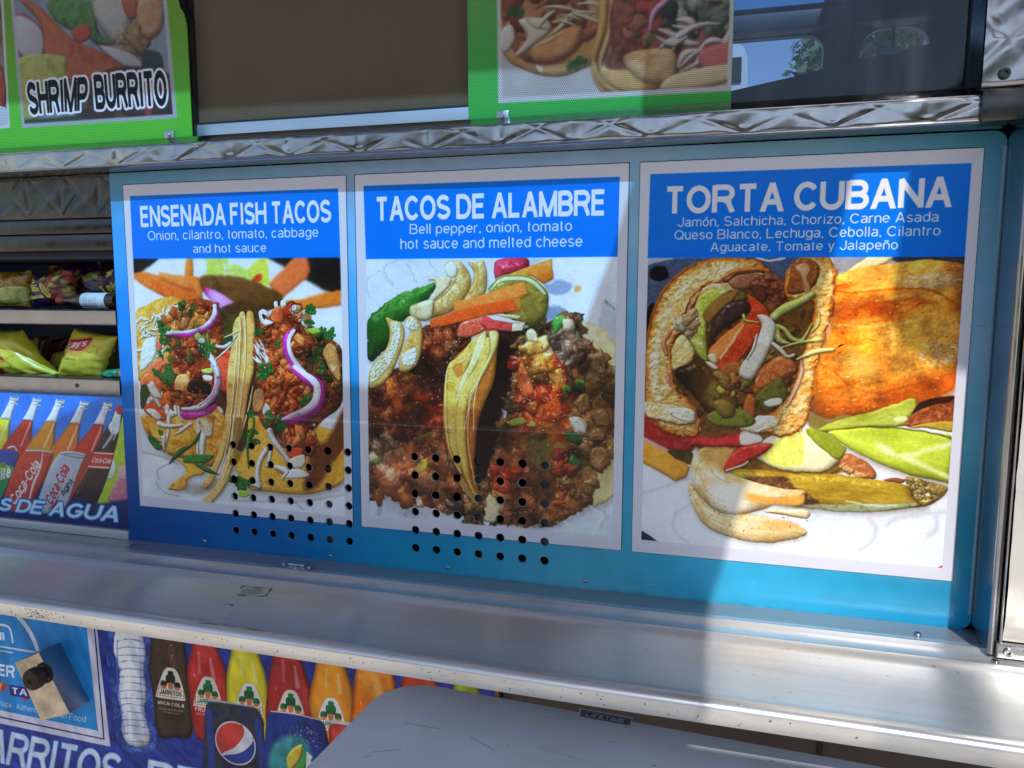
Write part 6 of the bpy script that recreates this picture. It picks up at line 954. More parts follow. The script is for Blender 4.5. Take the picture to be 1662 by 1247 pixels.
# ---------------------------------------------------------------- materials
def nodes(name):
    m = bpy.data.materials.new(name); m.use_nodes = True; nt = m.node_tree; return m, nt, nt.nodes['Principled BSDF']
def plain(name, col, rough=.5, metal=0, bump=0, bscale=60, var=0, vscale=8, spec=.5, coat=0, stretch=None, rvar=0):
    m, nt, p = nodes(name); N = nt.nodes; Lk = nt.links
    col = tuple(col) + (1,); p.inputs['Base Color'].default_value = col; p.inputs['Roughness'].default_value = rough; p.inputs['Metallic'].default_value = metal
    p.inputs['Specular IOR Level'].default_value = spec; p.inputs['Coat Weight'].default_value = coat; p.inputs['Coat Roughness'].default_value = .08
    if bump or var or rvar:
        tc = N.new('ShaderNodeTexCoord'); mp = N.new('ShaderNodeMapping'); Lk.new(tc.outputs['Object'], mp.inputs['Vector'])
        if stretch: mp.inputs['Scale'].default_value = stretch
        if var:
            n = N.new('ShaderNodeTexNoise'); n.inputs['Scale'].default_value = vscale; n.inputs['Detail'].default_value = 8; Lk.new(mp.outputs[0], n.inputs['Vector'])
            r = N.new('ShaderNodeMapRange'); r.inputs[1].default_value = .3; r.inputs[2].default_value = .7; r.inputs[3].default_value = 1 - var; r.inputs[4].default_value = 1 + var; Lk.new(n.outputs['Fac'], r.inputs[0])
            v = N.new('ShaderNodeVectorMath'); v.operation = 'SCALE'; v.inputs[0].default_value = col[:3]; Lk.new(r.outputs[0], v.inputs['Scale']); Lk.new(v.outputs[0], p.inputs['Base Color'])
        if rvar:
            n = N.new('ShaderNodeTexNoise'); n.inputs['Scale'].default_value = vscale * 2.3; n.inputs['Detail'].default_value = 6; Lk.new(mp.outputs[0], n.inputs['Vector'])
            r = N.new('ShaderNodeMapRange'); r.inputs[1].default_value = .3; r.inputs[2].default_value = .7; r.inputs[3].default_value = max(rough - rvar, .02); r.inputs[4].default_value = rough + rvar; Lk.new(n.outputs['Fac'], r.inputs[0]); Lk.new(r.outputs[0], p.inputs['Roughness'])
        if bump:
            n = N.new('ShaderNodeTexNoise'); n.inputs['Scale'].default_value = bscale; n.inputs['Detail'].default_value = 6; Lk.new(mp.outputs[0], n.inputs['Vector'])
            b = N.new('ShaderNodeBump'); b.inputs['Strength'].default_value = bump; b.inputs['Distance'].default_value = .002; Lk.new(n.outputs['Fac'], b.inputs['Height']); Lk.new(b.outputs[0], p.inputs['Normal'])
    return m
def printed(name, A, rough=.3, coat=.0, spec=.5, metal=0, bump=.0, bscale=6, alpha=None, rvar=0, gain=1.0):
    """a material whose colour is the artwork painted above"""
    im = bpy.data.images.new(name, A.w, A.h); px = np.ones((A.h, A.w, 4), np.float32); px[..., :3] = np.clip(A.a * gain, 0, 1)[::-1]
    im.pixels.foreach_set(px.ravel()); im.update(); im.pack()
    m, nt, p = nodes(name); N = nt.nodes; Lk = nt.links; t = N.new('ShaderNodeTexImage'); t.image = im; t.extension = 'EXTEND'; t.interpolation = 'Linear'
    uv = N.new('ShaderNodeUVMap'); uv.uv_map = 'print'; Lk.new(uv.outputs[0], t.inputs[0]); Lk.new(t.outputs[0], p.inputs['Base Color'])
    p.inputs['Roughness'].default_value = rough; p.inputs['Specular IOR Level'].default_value = spec; p.inputs['Coat Weight'].default_value = coat; p.inputs['Coat Roughness'].default_value = .12; p.inputs['Metallic'].default_value = metal
    if bump:
        tc = N.new('ShaderNodeTexCoord'); n = N.new('ShaderNodeTexNoise'); n.inputs['Scale'].default_value = bscale; n.inputs['Detail'].default_value = 3; Lk.new(tc.outputs['Object'], n.inputs['Vector'])
        b = N.new('ShaderNodeBump'); b.inputs['Strength'].default_value = bump; b.inputs['Distance'].default_value = .01; Lk.new(n.outputs['Fac'], b.inputs['Height']); Lk.new(b.outputs[0], p.inputs['Normal'])
    return m
STEEL = plain('polished_stainless', (.44, .43, .43), .17, 1, bump=.05, bscale=30, var=.10, vscale=20, rvar=.07)
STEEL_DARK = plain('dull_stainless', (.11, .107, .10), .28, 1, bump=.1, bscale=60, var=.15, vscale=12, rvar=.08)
STEEL_BR = plain('brushed_stainless', (.46, .44, .42), .28, 1, bump=.08, bscale=40, var=.08, vscale=14, rvar=.08)
ALU = plain('brushed_aluminium', (.66, .67, .68), .33, 1, bump=.1, bscale=80, var=.12, vscale=6, stretch=(1, 10, 10), rvar=.08)
ZINC = plain('zinc_plate', (.6, .62, .64), .35, 1, bump=.1, bscale=200)
RUBBER = plain('black_rubber', (.015, .015, .016), .55)
DARK = plain('dark_interior', (.012, .012, .013), .7)
GREYIN = plain('grey_duct', (.22, .24, .27), .5, var=.3, vscale=20)
NAVY = plain('navy_shelf_liner', (.012, .03, .11), .45, var=.3, vscale=8)
BROWNP = plain('brown_panel', (.06, .045, .038), .6, var=.3, vscale=5, bump=.2)
TABLE = None

# ---------------------------------------------------------------- artwork
art_board = Art(0, -.045, 1.825, -.1, .8, 1250); paint_board(art_board)
art_shelf = Art(.004, -.80, -.03, -.12, .29, 1250); paint_shelf_banner(art_shelf)
art_body = Art(-.04, -.90, 1.25, -.80, -.1, 1100); paint_body_banner(art_body)
art_mesh1 = Art(-.02, -.80, .22, .83, 1.4, 1150); paint_burrito_mesh(art_mesh1)
art_mesh2 = Art(-.02, .80, 1.38, .83, 1.4, 1150); paint_taco_mesh(art_mesh2)
art_bags = Art(.08, -.80, -.02, .2, .62, 1250); paint_bags(art_bags)
art_label = Art(.08, -.30, -.02, .45, .53, 1250); paint_label(art_label)

# ---------------------------------------------------------------- ground
ground = mesh_obj('ground', [(-60, -60, -1.02), (60, -60, -1.02), (60, 60, -1.02), (-60, 60, -1.02)], [[0, 1, 2, 3]], plain('worn_concrete', (.50, .45, .39), .85, var=.25, vscale=3, bump=.4, bscale=20)); ground['kind'] = 'structure'

# ---------------------------------------------------------------- the food truck: wall, posts, rail, counter
truck = empty('food_truck', (.7, .6, -1.02)); tag(truck, 'food truck side with stainless trim, service windows and a fold-down steel counter', 'food truck')
P = truck
# body below the counter
o = mesh_obj('side_panel', [(-.9, -.04, -1.0), (.93, -.04, -1.0), (.93, -.04, -.1), (-.9, -.04, -.1)], [[0, 1, 2, 3]], printed('drinks_wrap', art_body, .5, spec=.25, bump=.25, bscale=25), P, uv=(art_body,)); o['label'] = 'blue drinks wrap with soda bottles and cans below the counter'
box('side_panel_core', -.9, .93, -.036, .3, -1.0, -.1, BROWNP, P)
box('wheel_arch_panel', .934, 2.6, -.02, .3, -1.0, -.1, BROWNP, P); box('panel_seam_strip', 1.565, 1.575, -.026, -.018, -1.0, -.1, DARK, P, .002)
# counter: a long pressed sheet with two ridges and a rolled lip
prof = [(.004, -.089), (-.060, -.092), (-.068, -.0915), (-.073, -.088), (-.079, -.088), (-.085, -.0925), (-.120, -.095), (-.128, -.093), (-.133, -.0885), (-.140, -.0885), (-.147, -.0935), (-.16, -.0995), (-.25, -.1035), (-.345, -.102), (-.362, -.0985), (-.376, -.0905), (-.386, -.0875), (-.397, -.0885), (-.404, -.0925), (-.4055, -.098), (-.4055, -.1185), (-.402, -.1215), (-.39, -.1215), (-.385, -.12), (-.385, -.108), (-.36, -.108), (.0, -.11)]
def yz(u, v, Z): d = ray(u, v); q = CAM + d * (Z - CAM[2]) / d[2]; return q[0], q[1]
art_top = Art(-.1, -1.0, 2.7, -.44, .02, 700, 'cacccf', mp=yz)
def paint_counter(A):
    A.a *= (1 + .010 * noise(0, 0, A.w, A.h, 2, 3, 0.0, 20) + .022 * noise(0, 0, A.w, A.h, 40, 4, 0.0, 2) + .006 * noise(0, 0, A.w, A.h, 1, 5))[..., None]
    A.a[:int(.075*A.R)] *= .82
    A.crop(0, 820, 2.92); dk = '2c3236'
    A.stroke([(1118, 412), (1150, 385), (1285, 398), (1260, 428), (1190, 430), (1125, 420)], 5, dk, bev=0, edge=1, alpha=.6, smooth=False); A.shape([(1150, 400), (1230, 395), (1240, 415), (1160, 420)], '55605c', alpha=.35, soft=4, edge=1.5)
    for p in ([(1085, 512), (1125, 508)], [(1060, 470), (1085, 462), (1100, 468)], [(600, 215), (640, 205)], [(430, 212), (450, 215)], [(0, 432), (110, 440)], [(220, 165), (235, 170)], [(940, 590), (1050, 600), (1170, 618), (1310, 640)], [(650, 209), (700, 206)]): A.stroke(p, 4, dk, bev=0, alpha=.7, edge=.7)
    A.rng = np.random.default_rng(7)
    for i in range(16):
        x, y, r = A.rng.uniform(40, A.w - 40), A.rng.uniform(70, A.h - 30), A.rng.uniform(8, 36); A.blob(x, y, r, ['a4a6aa', 'b4b6ba'], el=A.rng.uniform(1.5, 4), an=A.rng.uniform(-.2, .2), lob=.3, soft=r*.9, bev=0, alpha=.22)
    for i in range(70):
        x, y = A.rng.uniform(20, A.w - 60), A.rng.uniform(60, A.h - 8); l = A.rng.uniform(2, 22); sl = A.rng.uniform(-.5, .5)
        for k in range(int(l)): A.a[int(y + k*sl), int(x + k)] *= A.rng.uniform(.72, .95)
    for i in range(80):
        x, y = int(A.rng.uniform(5, A.w - 5)), int(A.rng.uniform(30, A.h - 30)); A.a[y:y+1, x:x+2] *= .4
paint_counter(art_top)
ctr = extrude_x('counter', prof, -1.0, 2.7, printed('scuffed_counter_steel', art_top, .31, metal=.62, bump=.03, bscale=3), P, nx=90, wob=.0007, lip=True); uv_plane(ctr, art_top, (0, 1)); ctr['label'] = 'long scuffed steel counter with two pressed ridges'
EDGE = plain('counter_edge_metal', (.72, .66, .58), .5, .25, bump=.2, bscale=30, var=.10, vscale=9, stretch=(1, 6, 6))
ef = extrude_x('counter_edge', [(-.4075, -.0955), (-.4078, -.1195)], -1.0, 2.7, EDGE, P, nx=60, wob=.0005, lip=True)
def chips_on_edge():
    rg = random.Random(4); V = []; F = []
    for i in range(170):
        x = rg.uniform(-.3, 1.6) if i > 70 else rg.gauss(.09, .03); z = rg.uniform(-.1165, -.098); r = rg.uniform(.0004, .0012); n = len(V)
        for k in range(5): t = 2*math.pi*k/5; V.append((x + r*math.cos(t)*rg.uniform(.7, 2), -.4088 + .0275 - .010*x, z + r*math.sin(t)))
        F.append([n+k for k in range(5)])
    o = mesh_obj('paint_chip', V, F, RUBBER, P); o['kind'] = 'stuff'
chips_on_edge()
# little hasp plate on the counter by the panel
hz = -.089
h = mesh_obj('hasp_plate', [(.414, -.078, hz), (.508, -.080, hz), (.495, -.036, hz), (.436, -.038, hz), (.414, -.078, hz+.004), (.508, -.080, hz+.004), (.495, -.036, hz+.004), (.436, -.038, hz+.004)], [[0, 1, 2, 3], [4, 5, 6, 7], [0, 1, 5, 4], [1, 2, 6, 5], [2, 3, 7, 6], [3, 0, 4, 7]], ZINC, P)
box('hasp_tongue', .446, .486, -.062, -.036, hz+.0045, hz+.009, ZINC, P, .0015)
def screw(x, y, z, parent, ax='y', r=.0045, m=STEEL):
    o = lathe('screw', [(0, -.0032), (r*.35, -.0031), (r*.36, -.0014), (r*.45, -.0014), (r*.5, -.003), (r*.8, -.0024), (r, -.0012), (r, .0)], m, parent, 14, ax, (x, y, z)); return o
for (x, y) in ((.431, -.055), (.470, -.07), (.497, -.058)):
    lathe('screw', [(0, .004), (.003, .0038), (.005, .002), (.005, 0)], STEEL, P, 12, 'z', (x, y, hz + .004))
for (x, y, z) in ((1.72, -.045, -.0905), (1.822, -.118, -.0935)): lathe('bolt', [(0, .001), (.003, .001), (.0035, .0045), (.006, .0045), (.0065, 0)], STEEL, P, 16, 'z', (x, y, z))
# shell above: headers, roof and the far side with its windows
def quilt(name, x0, x1, z0, z1, y, px, pz, amp, m, parent, nx, nz, ph=0., seed=1, edge=.12, amp2=.0004):
    """pressed diamond pattern: straight creases that meet in stars, a little uneven as stamped sheet is"""
    xs = np.linspace(x0, x1, nx + 1); zs = np.linspace(z0, z1, nz + 1); X, Z = np.meshgrid(xs, zs); rg = np.random.default_rng(seed)
    wx = X + .006 * np.sin(X * 9 + seed) + .003 * np.sin(Z * 31 + X * 17); u = (wx / px + ph); v = (Z - z0) / pz
    a = np.abs(((u + v) % 1) - .5) * 2; b = np.abs(((u - v) % 1) - .5) * 2
    h = np.minimum(a, b); h2 = np.abs((u % 1) - .5) * 2
    fade = np.clip(np.minimum(Z - z0, z1 - Z) / ((z1 - z0) * edge), 0, 1)
    cre = np.exp(-(h / .16) ** 2) * (.6 + .4*np.sin(u*5.1+seed)) + .5*np.exp(-(h2 / .10) ** 2) * (np.abs((v % 1) - .5) < .3)
    Yv = y - amp * (1 - cre + .35 * np.sin(u * 1.7)) * fade - amp2 * np.sin(X * 23 + Z * 40 + seed) - amp2 * np.sin(X * 61 - Z * 90)
    V = np.stack([X, Yv, Z], -1).reshape(-1, 3); n = nx + 1; F = [[j*n+i, j*n+i+1, (j+1)*n+i+1, (j+1)*n+i] for j in range(nz) for i in range(nx)]
    o = mesh_obj(name, V, F, m, parent, True); return o
rail = quilt('quilted_rail', -1.0, 1.757,   .8035, .8445, -.050, .150, .060, .0011, STEEL, P, 900, 18, .3, 4); rail['label'] = 'pressed stainless rail along the top of the menu panel'
extrude_x('rail_edge_trim', [(-.030, .862), (-.046, .8475), (-.0515, .8455), (-.0525, .8445), (-.051, .843)], -1.0, 1.757, STEEL, P, 60, .0004)
extrude_x('rail_edge_trim', [(-.050, .806), (-.0535, .8045), (-.054, .8025), (-.052, .8005), (-.044, .7995), (-.02, .800), (-.008, .7975), (.0, .799)], -1.0, 1.812, STEEL, P, 80, .0007)
box('rail_core', -1.0, 1.757, -.044, .03, .8015, .846, STEEL_DARK, P)
box('rail_end_block', 1.757, 1.85, -.062, .03, .800, .852, STEEL_DARK, P, .004)
# posts on the right
po = empty('corner_post_proxy'); bpy.data.objects.remove(po)
box('post_inner_face', 1.8172, 1.8215, -.094, .05, -.089, .80, plain('post_metal_blue', (.34, .42, .5), .2, 1, bump=.08, bscale=20, var=.2, vscale=6), P)
tube('post_edge_trim', (1.8195, -.0985, -.0865), (1.8195, -.0985, .80), .0048, STEEL_BR, P)
box('post_channel', 1.8245, 1.831, -.092, -.05, -.087, .80, STEEL_DARK, P)
tube('post_edge_trim', (1.8335, -.0985, -.0865), (1.8335, -.0985, .80), .0028, STEEL, P)
SATIN = plain('satin_stainless', (.70, .66, .58), .34, .35, bump=.1, bscale=30, var=.08, vscale=8, rvar=.1)
q = quilt('quilted_post_panel', 1.836, 2.3, -.062, .795, -.098, .26, .26, .007, SATIN, P, 160, 260, .52, 9, .03, .0006)
box('post_core', 1.8315, 2.3, -.09, .05, -.087, .80, STEEL_DARK, P); box('post_foot', 1.826, 2.3, -.106, -.09, -.090, -.064, STEEL_BR, P, .003)
for (x, z) in ((1.843, -.0775), (1.93, -.0775)): lathe('bolt', [(0, -.001), (.003, -.001), (.0035, -.005), (.0068, -.005), (.0075, 0)], STEEL, P, 16, 'y', (x, -.106, z))
q = quilt('quilted_window_post', 1.757, 1.822, .856, 1.5, -.052, .15, .15, .0025, STEEL, P, 50, 320, .05, 12, .01, .0006)
q = quilt('quilted_window_post', 1.825, 2.3, .856, 1.5, -.052, .15, .15, .0025, STEEL_BR, P, 160, 260, .05, 15, .01, .0006)
box('window_post_core', 1.757, 2.3, -.046, .03, .853, 1.5, STEEL_DARK, P)
for (x, z) in ((1.788, .875), (1.788, 1.0), (1.84, .873)): lathe('bolt', [(0, -.002), (.004, -.002), (.0045, -.006), (.008, -.006), (.0095, 0)], STEEL_DARK, P, 16, 'y', (x, -.056, z))
# ---- window band above the rail
SCREEN, nt, pb = nodes('brown_insect_screen'); N = nt.nodes; Lk = nt.links
tc = N.new('ShaderNodeTexCoord'); cols = []
wa = N.new('ShaderNodeTexWave'); wa.bands_direction = 'X'; wa.inputs['Scale'].default_value = 95; Lk.new(tc.outputs['Object'], wa.inputs[0])
wb = N.new('ShaderNodeTexWave'); wb.bands_direction = 'Z'; wb.inputs['Scale'].default_value = 95; Lk.new(tc.outputs['Object'], wb.inputs[0])
nz_ = N.new('ShaderNodeTexNoise'); nz_.inputs['Scale'].default_value = 5; nz_.inputs['Detail'].default_value = 6; Lk.new(tc.outputs['Object'], nz_.inputs[0])
mx = N.new('ShaderNodeMath'); mx.operation = 'MULTIPLY'; Lk.new(wa.outputs['Fac'], mx.inputs[0]); Lk.new(wb.outputs['Fac'], mx.inputs[1])
md = N.new('ShaderNodeMath'); md.operation = 'MULTIPLY'; Lk.new(mx.outputs[0], md.inputs[0]); Lk.new(nz_.outputs['Fac'], md.inputs[1])
cr = N.new('ShaderNodeValToRGB'); cr.color_ramp.elements[0].color = (.085, .055, .03, 1); cr.color_ramp.elements[1].color = (.26, .18, .11, 1); cr.color_ramp.elements[1].position = .6; Lk.new(md.outputs[0], cr.inputs[0]); Lk.new(cr.outputs[0], pb.inputs['Base Color']); pb.inputs['Roughness'].default_value = .7
o = box('window_screen', .212, .858, .004, .012, .893, 1.5, SCREEN, P); o['label'] = 'brown mesh screen over the middle window'
box('window_sill', .20, 1.36, -.004, .03, .848, .8925, plain('sill_aluminium', (.60, .65, .72), .4, .7, var=.1, vscale=6), P, .002)
box('screen_gasket', .214, .86, -.003, .004, .8925, .8965, RUBBER, P)
o = prism('screen_gasket', [(.204, .86), (.213, .86), (.213, 1.09), (.209, 1.115), (.196, 1.14), (.190, 1.165), (.190, 1.5), (.178, 1.5), (.178, 1.16), (.188, 1.13), (.199, 1.11), (.204, 1.09)], -.012, .004, RUBBER, P)
box('window_backing', -1.0, .212, .012, .03, .85, 1.5, DARK, P); box('window_backing', .858, 1.33, .014, .03, .893, 1.5, DARK, P)
box('screen_cavity', .2, .87, .02, .03, .85, 1.5, DARK, P)
GL = bpy.data.materials.new('tinted_glass'); GL.use_nodes = True; nt = GL.node_tree; N = nt.nodes; Lk = nt.links; N.clear()
out = N.new('ShaderNodeOutputMaterial'); tr = N.new('ShaderNodeBsdfTransparent'); tr.inputs[0].default_value = (.36, .50, .72, 1); gl = N.new('ShaderNodeBsdfGlossy'); gl.inputs['Roughness'].default_value = .03; gl.inputs[0].default_value = (.8, .9, 1, 1)
fr = N.new('ShaderNodeFresnel'); fr.inputs[0].default_value = 1.5; mi = N.new('ShaderNodeMixShader'); Lk.new(fr.outputs[0], mi.inputs[0]); Lk.new(tr.outputs[0], mi.inputs[1]); Lk.new(gl.outputs[0], mi.inputs[2])
df = N.new('ShaderNodeBsdfDiffuse'); df.inputs[0].default_value = (.5, .56, .62, 1); m2 = N.new('ShaderNodeMixShader'); tcg = N.new('ShaderNodeTexCoord'); mpg = N.new('ShaderNodeMapping'); mpg.inputs['Rotation'].default_value = (0, .7, 0); mpg.inputs['Scale'].default_value = (9, 3, 2.2); ng = N.new('ShaderNodeTexNoise'); ng.inputs['Scale'].default_value = 1.6; ng.inputs['Detail'].default_value = 9
rgp = N.new('ShaderNodeMapRange'); rgp.inputs[1].default_value = .45; rgp.inputs[2].default_value = .8; rgp.inputs[3].default_value = .01; rgp.inputs[4].default_value = .11
Lk.new(tcg.outputs['Object'], mpg.inputs[0]); Lk.new(mpg.outputs[0], ng.inputs[0]); Lk.new(ng.outputs['Fac'], rgp.inputs[0]); Lk.new(rgp.outputs[0], m2.inputs[0]); Lk.new(mi.outputs[0], m2.inputs[1]); Lk.new(df.outputs[0], m2.inputs[2]); Lk.new(m2.outputs[0], out.inputs[0])
o = mesh_obj('window_pane', [(1.33, 0, .855), (1.757, 0, .855), (1.757, 0, 1.5), (1.33, 0, 1.5)], [[0, 1, 2, 3]], GL, P); o['label'] = 'tinted glass pane you can see through to the far windows'
BLUEIN = plain('blue_grey_interior', (.055, .10, .17), .45, var=.25, vscale=3, bump=.1); BAND = plain('bright_blue_band', (.05, .25, .55), .4, var=.1)
def far_wall():
    cu = bpy.data.curves.new('far_side_wall', 'CURVE'); cu.dimensions = '2D'; cu.fill_mode = 'BOTH'; cu.extrude = .02
    def sp(pts):
        s_ = cu.splines.new('POLY'); s_.points.add(len(pts) - 1); s_.use_cyclic_u = True
        for p_, (x, z) in zip(s_.points, pts): p_.co = (x, z, 0, 1)
    def rr(x0, x1, z0, z1, r, c=(1, 1, 1, 1)):
        out = []
        for (cx, cz, a0, on) in ((x1-r, z1-r, 0, c[0]), (x0+r, z1-r, 90, c[1]), (x0+r, z0+r, 180, c[2]), (x1-r, z0+r, 270, c[3])):
            out += [(cx + r*math.cos(math.radians(a0+k*15)), cz + r*math.sin(math.radians(a0+k*15))) for k in range(7)] if on else [(cx + r*(1 if a0 in (0, 270) else -1), cz + r*(1 if a0 in (0, 90) else -1))]
        return out
    sp([(-1, -.9), (4.0, -.9), (4.0, 2.4), (-1, 2.4)]); sp(rr(.9, 1.722, 1.30, 1.597, .07, (1, 0, 0, 0))); sp(rr(1.86, 2.12, 1.38, 1.60, .09, (1, 1, 0, 0)))
    ob = bpy.data.objects.new('t', cu); COL.objects.link(ob); dg = bpy.context.evaluated_depsgraph_get(); me = bpy.data.meshes.new_from_object(ob.evaluated_get(dg)); bpy.data.objects.remove(ob)
    me.transform(Matrix(((1, 0, 0, 0), (0, 0, 1, 2.02), (0, 1, 0, 0), (0, 0, 0, 1)))); me.materials.clear(); me.materials.append(BLUEIN)
    o = bpy.data.objects.new('far_side_wall', me); COL.objects.link(o); o.parent = P
far_wall()
box('ceiling_band', .5, 1.78, 1.94, 1.996, 1.70, 1.86, BAND, P); box('wall_rib', 1.77, 1.79, 1.97, 1.997, .9, 1.70, BLUEIN, P, .004); box('wall_rib', 1.835, 1.85, 1.97, 1.997, .9, 1.9, BLUEIN, P, .003); box('wall_rib', 1.98, 1.99, 2.005, 2.02, 1.38, 1.6, DARK, P)
box('cross_beam', .4, 3.6, 1.9, 1.995, 1.60, 1.665, plain('beam_blue', (.03, .055, .10), .5), P, .004)
vx = [on_plane_y(x, y, 4.0) for x, y in ((1150, 76), (1196, 70), (1207, 76), (1213, 92), (1214, 156), (1150, 160))]; van = prism('parked_van', vx, 4.0, 6.5, plain('pale_van_paint', (.55, .62, .68), .4), None); tag(van, 'pale parked van seen through the far left window', 'van')
vg = [on_plane_y(x, y, 3.98) for x, y in ((1180, 94), (1204, 92), (1203, 132), (1180, 134))]; prism('van_window', vg, 3.985, 3.999, DARK, van)
prism('dark_dashboard', [(1.30, .80), (1.30, .955), (1.40, .972), (1.51, .990), (1.60, 1.008), (1.70, 1.024), (1.79, 1.040), (1.797, 1.0), (1.76, .95), (1.74, .90), (1.745, .80)], .30, .55, plain('black_dashboard', (.02, .02, .022), .55, var=.4, vscale=9, bump=.3), P)
prism('crumpled_wrapper', [(1.655, 1.018), (1.67, 1.030), (1.69, 1.026), (1.705, 1.038), (1.70, 1.022), (1.68, 1.014)], .29, .33, plain('clear_wrapper', (.5, .55, .55), .2), P)
box('cab_floor', -1, 4, .03, 2.0, -.95, -.9, DARK, P); box('cab_end_wall', 3.9, 4.0, .03, 2.0, -.9, 2.3, BLUEIN, P); box('cab_end_wall', -1.0, -.95, .3, 2.0, -.9, 2.3, BLUEIN, P)
box('roof_panel', -1.2, 4.2, -.02, 1.45, 2.0, 2.04, STEEL_DARK, P); box('roof_panel', 1.8, 4.2, 1.45, 2.1, 2.0, 2.04, STEEL_DARK, P); box('upper_wall', -1.2, 4.2, -.005, .03, 1.5, 2.0, STEEL_BR, P)
box('body_core', -.037, 1.826, .06, .3, -.1, .80, DARK, P); box('cab_wall_right', 1.83, 4.0, .03, .06, -.9, 2.0, DARK, P)
# clips that hold the mesh signs
# ---------------------------------------------------------------- the menu panel
panel = empty('menu_panel', (.89, 0, -.089)); tag(panel, 'wide blue menu panel with three framed food posters, hinged below the steel rail', 'menu board')
VINYL = printed('menu_print', art_board, .25, coat=.0, spec=.28, bump=.12, bscale=6)
def sheet(name, x0, x1, z0, z1, y0, y1, r=0, nb=6):
    pts = []
    if r:
        for (cx, cz, a0) in ((x1-r, z1-r, 0), (x0+.004, z1-.004, 90), (x0+.004, z0+.004, 180), (x1-r, z0+r, 270)):
            rr_ = r if a0 in (0, 270) else .004
            pts += [(cx + rr_*math.cos(math.radians(a0+k*90/nb)), cz + rr_*math.sin(math.radians(a0+k*90/nb))) for k in range(nb+1)]
    else: pts = [(x1, z1), (x0, z1), (x0, z0), (x1, z0)]
    return prism(name, pts, y0, y1, VINYL, panel)
HOLES = [(x, z, .0093) for (a, b) in ((.270, .566), (.727, 1.018)) for x in np.linspace(a, b, 7) for z in np.linspace(.167, -.038, 6)]
def cutter():
    V = []; F = []; n = 24
    for (x, z, r) in HOLES:
        b = len(V)
        for y in (-.03, .03): V += [(x + r*math.cos(2*math.pi*k/n), y, z + r*math.sin(2*math.pi*k/n)) for k in range(n)]
        F += [[b+k, b+(k+1) % n, b+(k+1) % n+n, b+k+n] for k in range(n)] + [[b+k for k in range(n)][::-1], [b+n+k for k in range(n)]]
    o = mesh_obj('t', V, F); bm = bmesh.new(); bm.from_mesh(o.data); bmesh.ops.recalc_face_normals(bm, faces=bm.faces); bm.to_mesh(o.data); bm.free(); return o
cut = cutter()
def perforate(o):
    bm = bmesh.new(); bm.from_mesh(o.data); bmesh.ops.recalc_face_normals(bm, faces=bm.faces); bm.to_mesh(o.data); bm.free()
    o.parent = None; md = o.modifiers.new('b', 'BOOLEAN'); md.operation = 'DIFFERENCE'; md.solver = 'EXACT'; md.object = cut
    me = bpy.data.meshes.new_from_object(o.evaluated_get(bpy.context.evaluated_depsgraph_get())); o.modifiers.clear(); o.data = me; me.name = o.name; o.parent = panel; uv_plane(o, art_board)
backing = sheet('backing_sheet', -.0375, 1.8165, -.0895, .7965, .0, .006, .02); perforate(backing); backing['label'] = 'blue gradient backing sheet drilled with two blocks of vent holes'
PL = ['fish taco poster, two loaded tacos under a blue heading', 'alambre taco poster, minced meat with lime and carrot', 'torta poster, cut sandwich with grilled onion']
for (x0, x1), lb in zip(POSTERS, PL):
    o = sheet('food_poster', x0 - .0014, x1 + .0014, -.0014, PTOP + .0014, -.0004, .0004); perforate(o); o['label'] = lb
bpy.data.objects.remove(cut)
for (x, z) in ((.183, -.072), (.518, -.076), (.804, -.074), (1.106, -.072), (.485, .225), (.806, .227), (1.101, .222), (.183, .216)): screw(x, -.0004, z, panel)
for (x, y_, z0, z1) in ((1.05, .03, -.08, .2), (.50, .03, -.08, .13)): pass
box('vent_duct', .475, .545, .022, .05, -.085, .125, GREYIN, panel); box('vent_duct', .86, .89, .022, .05, .0, .2, GREYIN, panel); box('vent_duct', 1.0, 1.04, .022, .05, -.02, .19, GREYIN, panel)
box('vent_back', -.03, 1.8, .05, .056, -.085, .79, DARK, panel)
V = []; F = []
rgh = random.Random(6)
for (x, z, r) in HOLES:
    if rgh.random() < .45: continue
    k = len(V); th_ = rgh.uniform(.0003, .0011); ph_ = rgh.uniform(0, 6.3)
    for rr_ in (0, 1): V += [(x + (r + rr_*th_*(.55 + .45*math.cos(2*math.pi*j/20 + ph_)))*math.cos(2*math.pi*j/20), -.0009, z + (r + rr_*th_*(.55 + .45*math.cos(2*math.pi*j/20 + ph_)))*math.sin(2*math.pi*j/20)) for j in range(20)]
    F += [[k+j, k+20+j, k+20+(j+1) % 20, k+(j+1) % 20] for j in range(20)]
o = mesh_obj('hole_rim', V, F, plain('bare_rim', (.42, .46, .52), .4, .5), panel); o['kind'] = 'stuff'
# a long flap edge under the print and its taped seam
o = extrude_x('print_seam', [(-.0007, .2405), (-.0012, .239), (-.0012, .2345), (-.0007, .233)], -.036, 1.14, printed('seam_print', art_board, .12, coat=.2, spec=.6, gain=1.1), panel, 30, 0); uv_plane(o, art_board)
tube('panel_edge_bead', (1.8145, .001, -.06), (1.8145, .001, .77), .0035, plain('bead_blue', (.12, .25, .33), .25, coat=.4), panel)
adopt(panel)
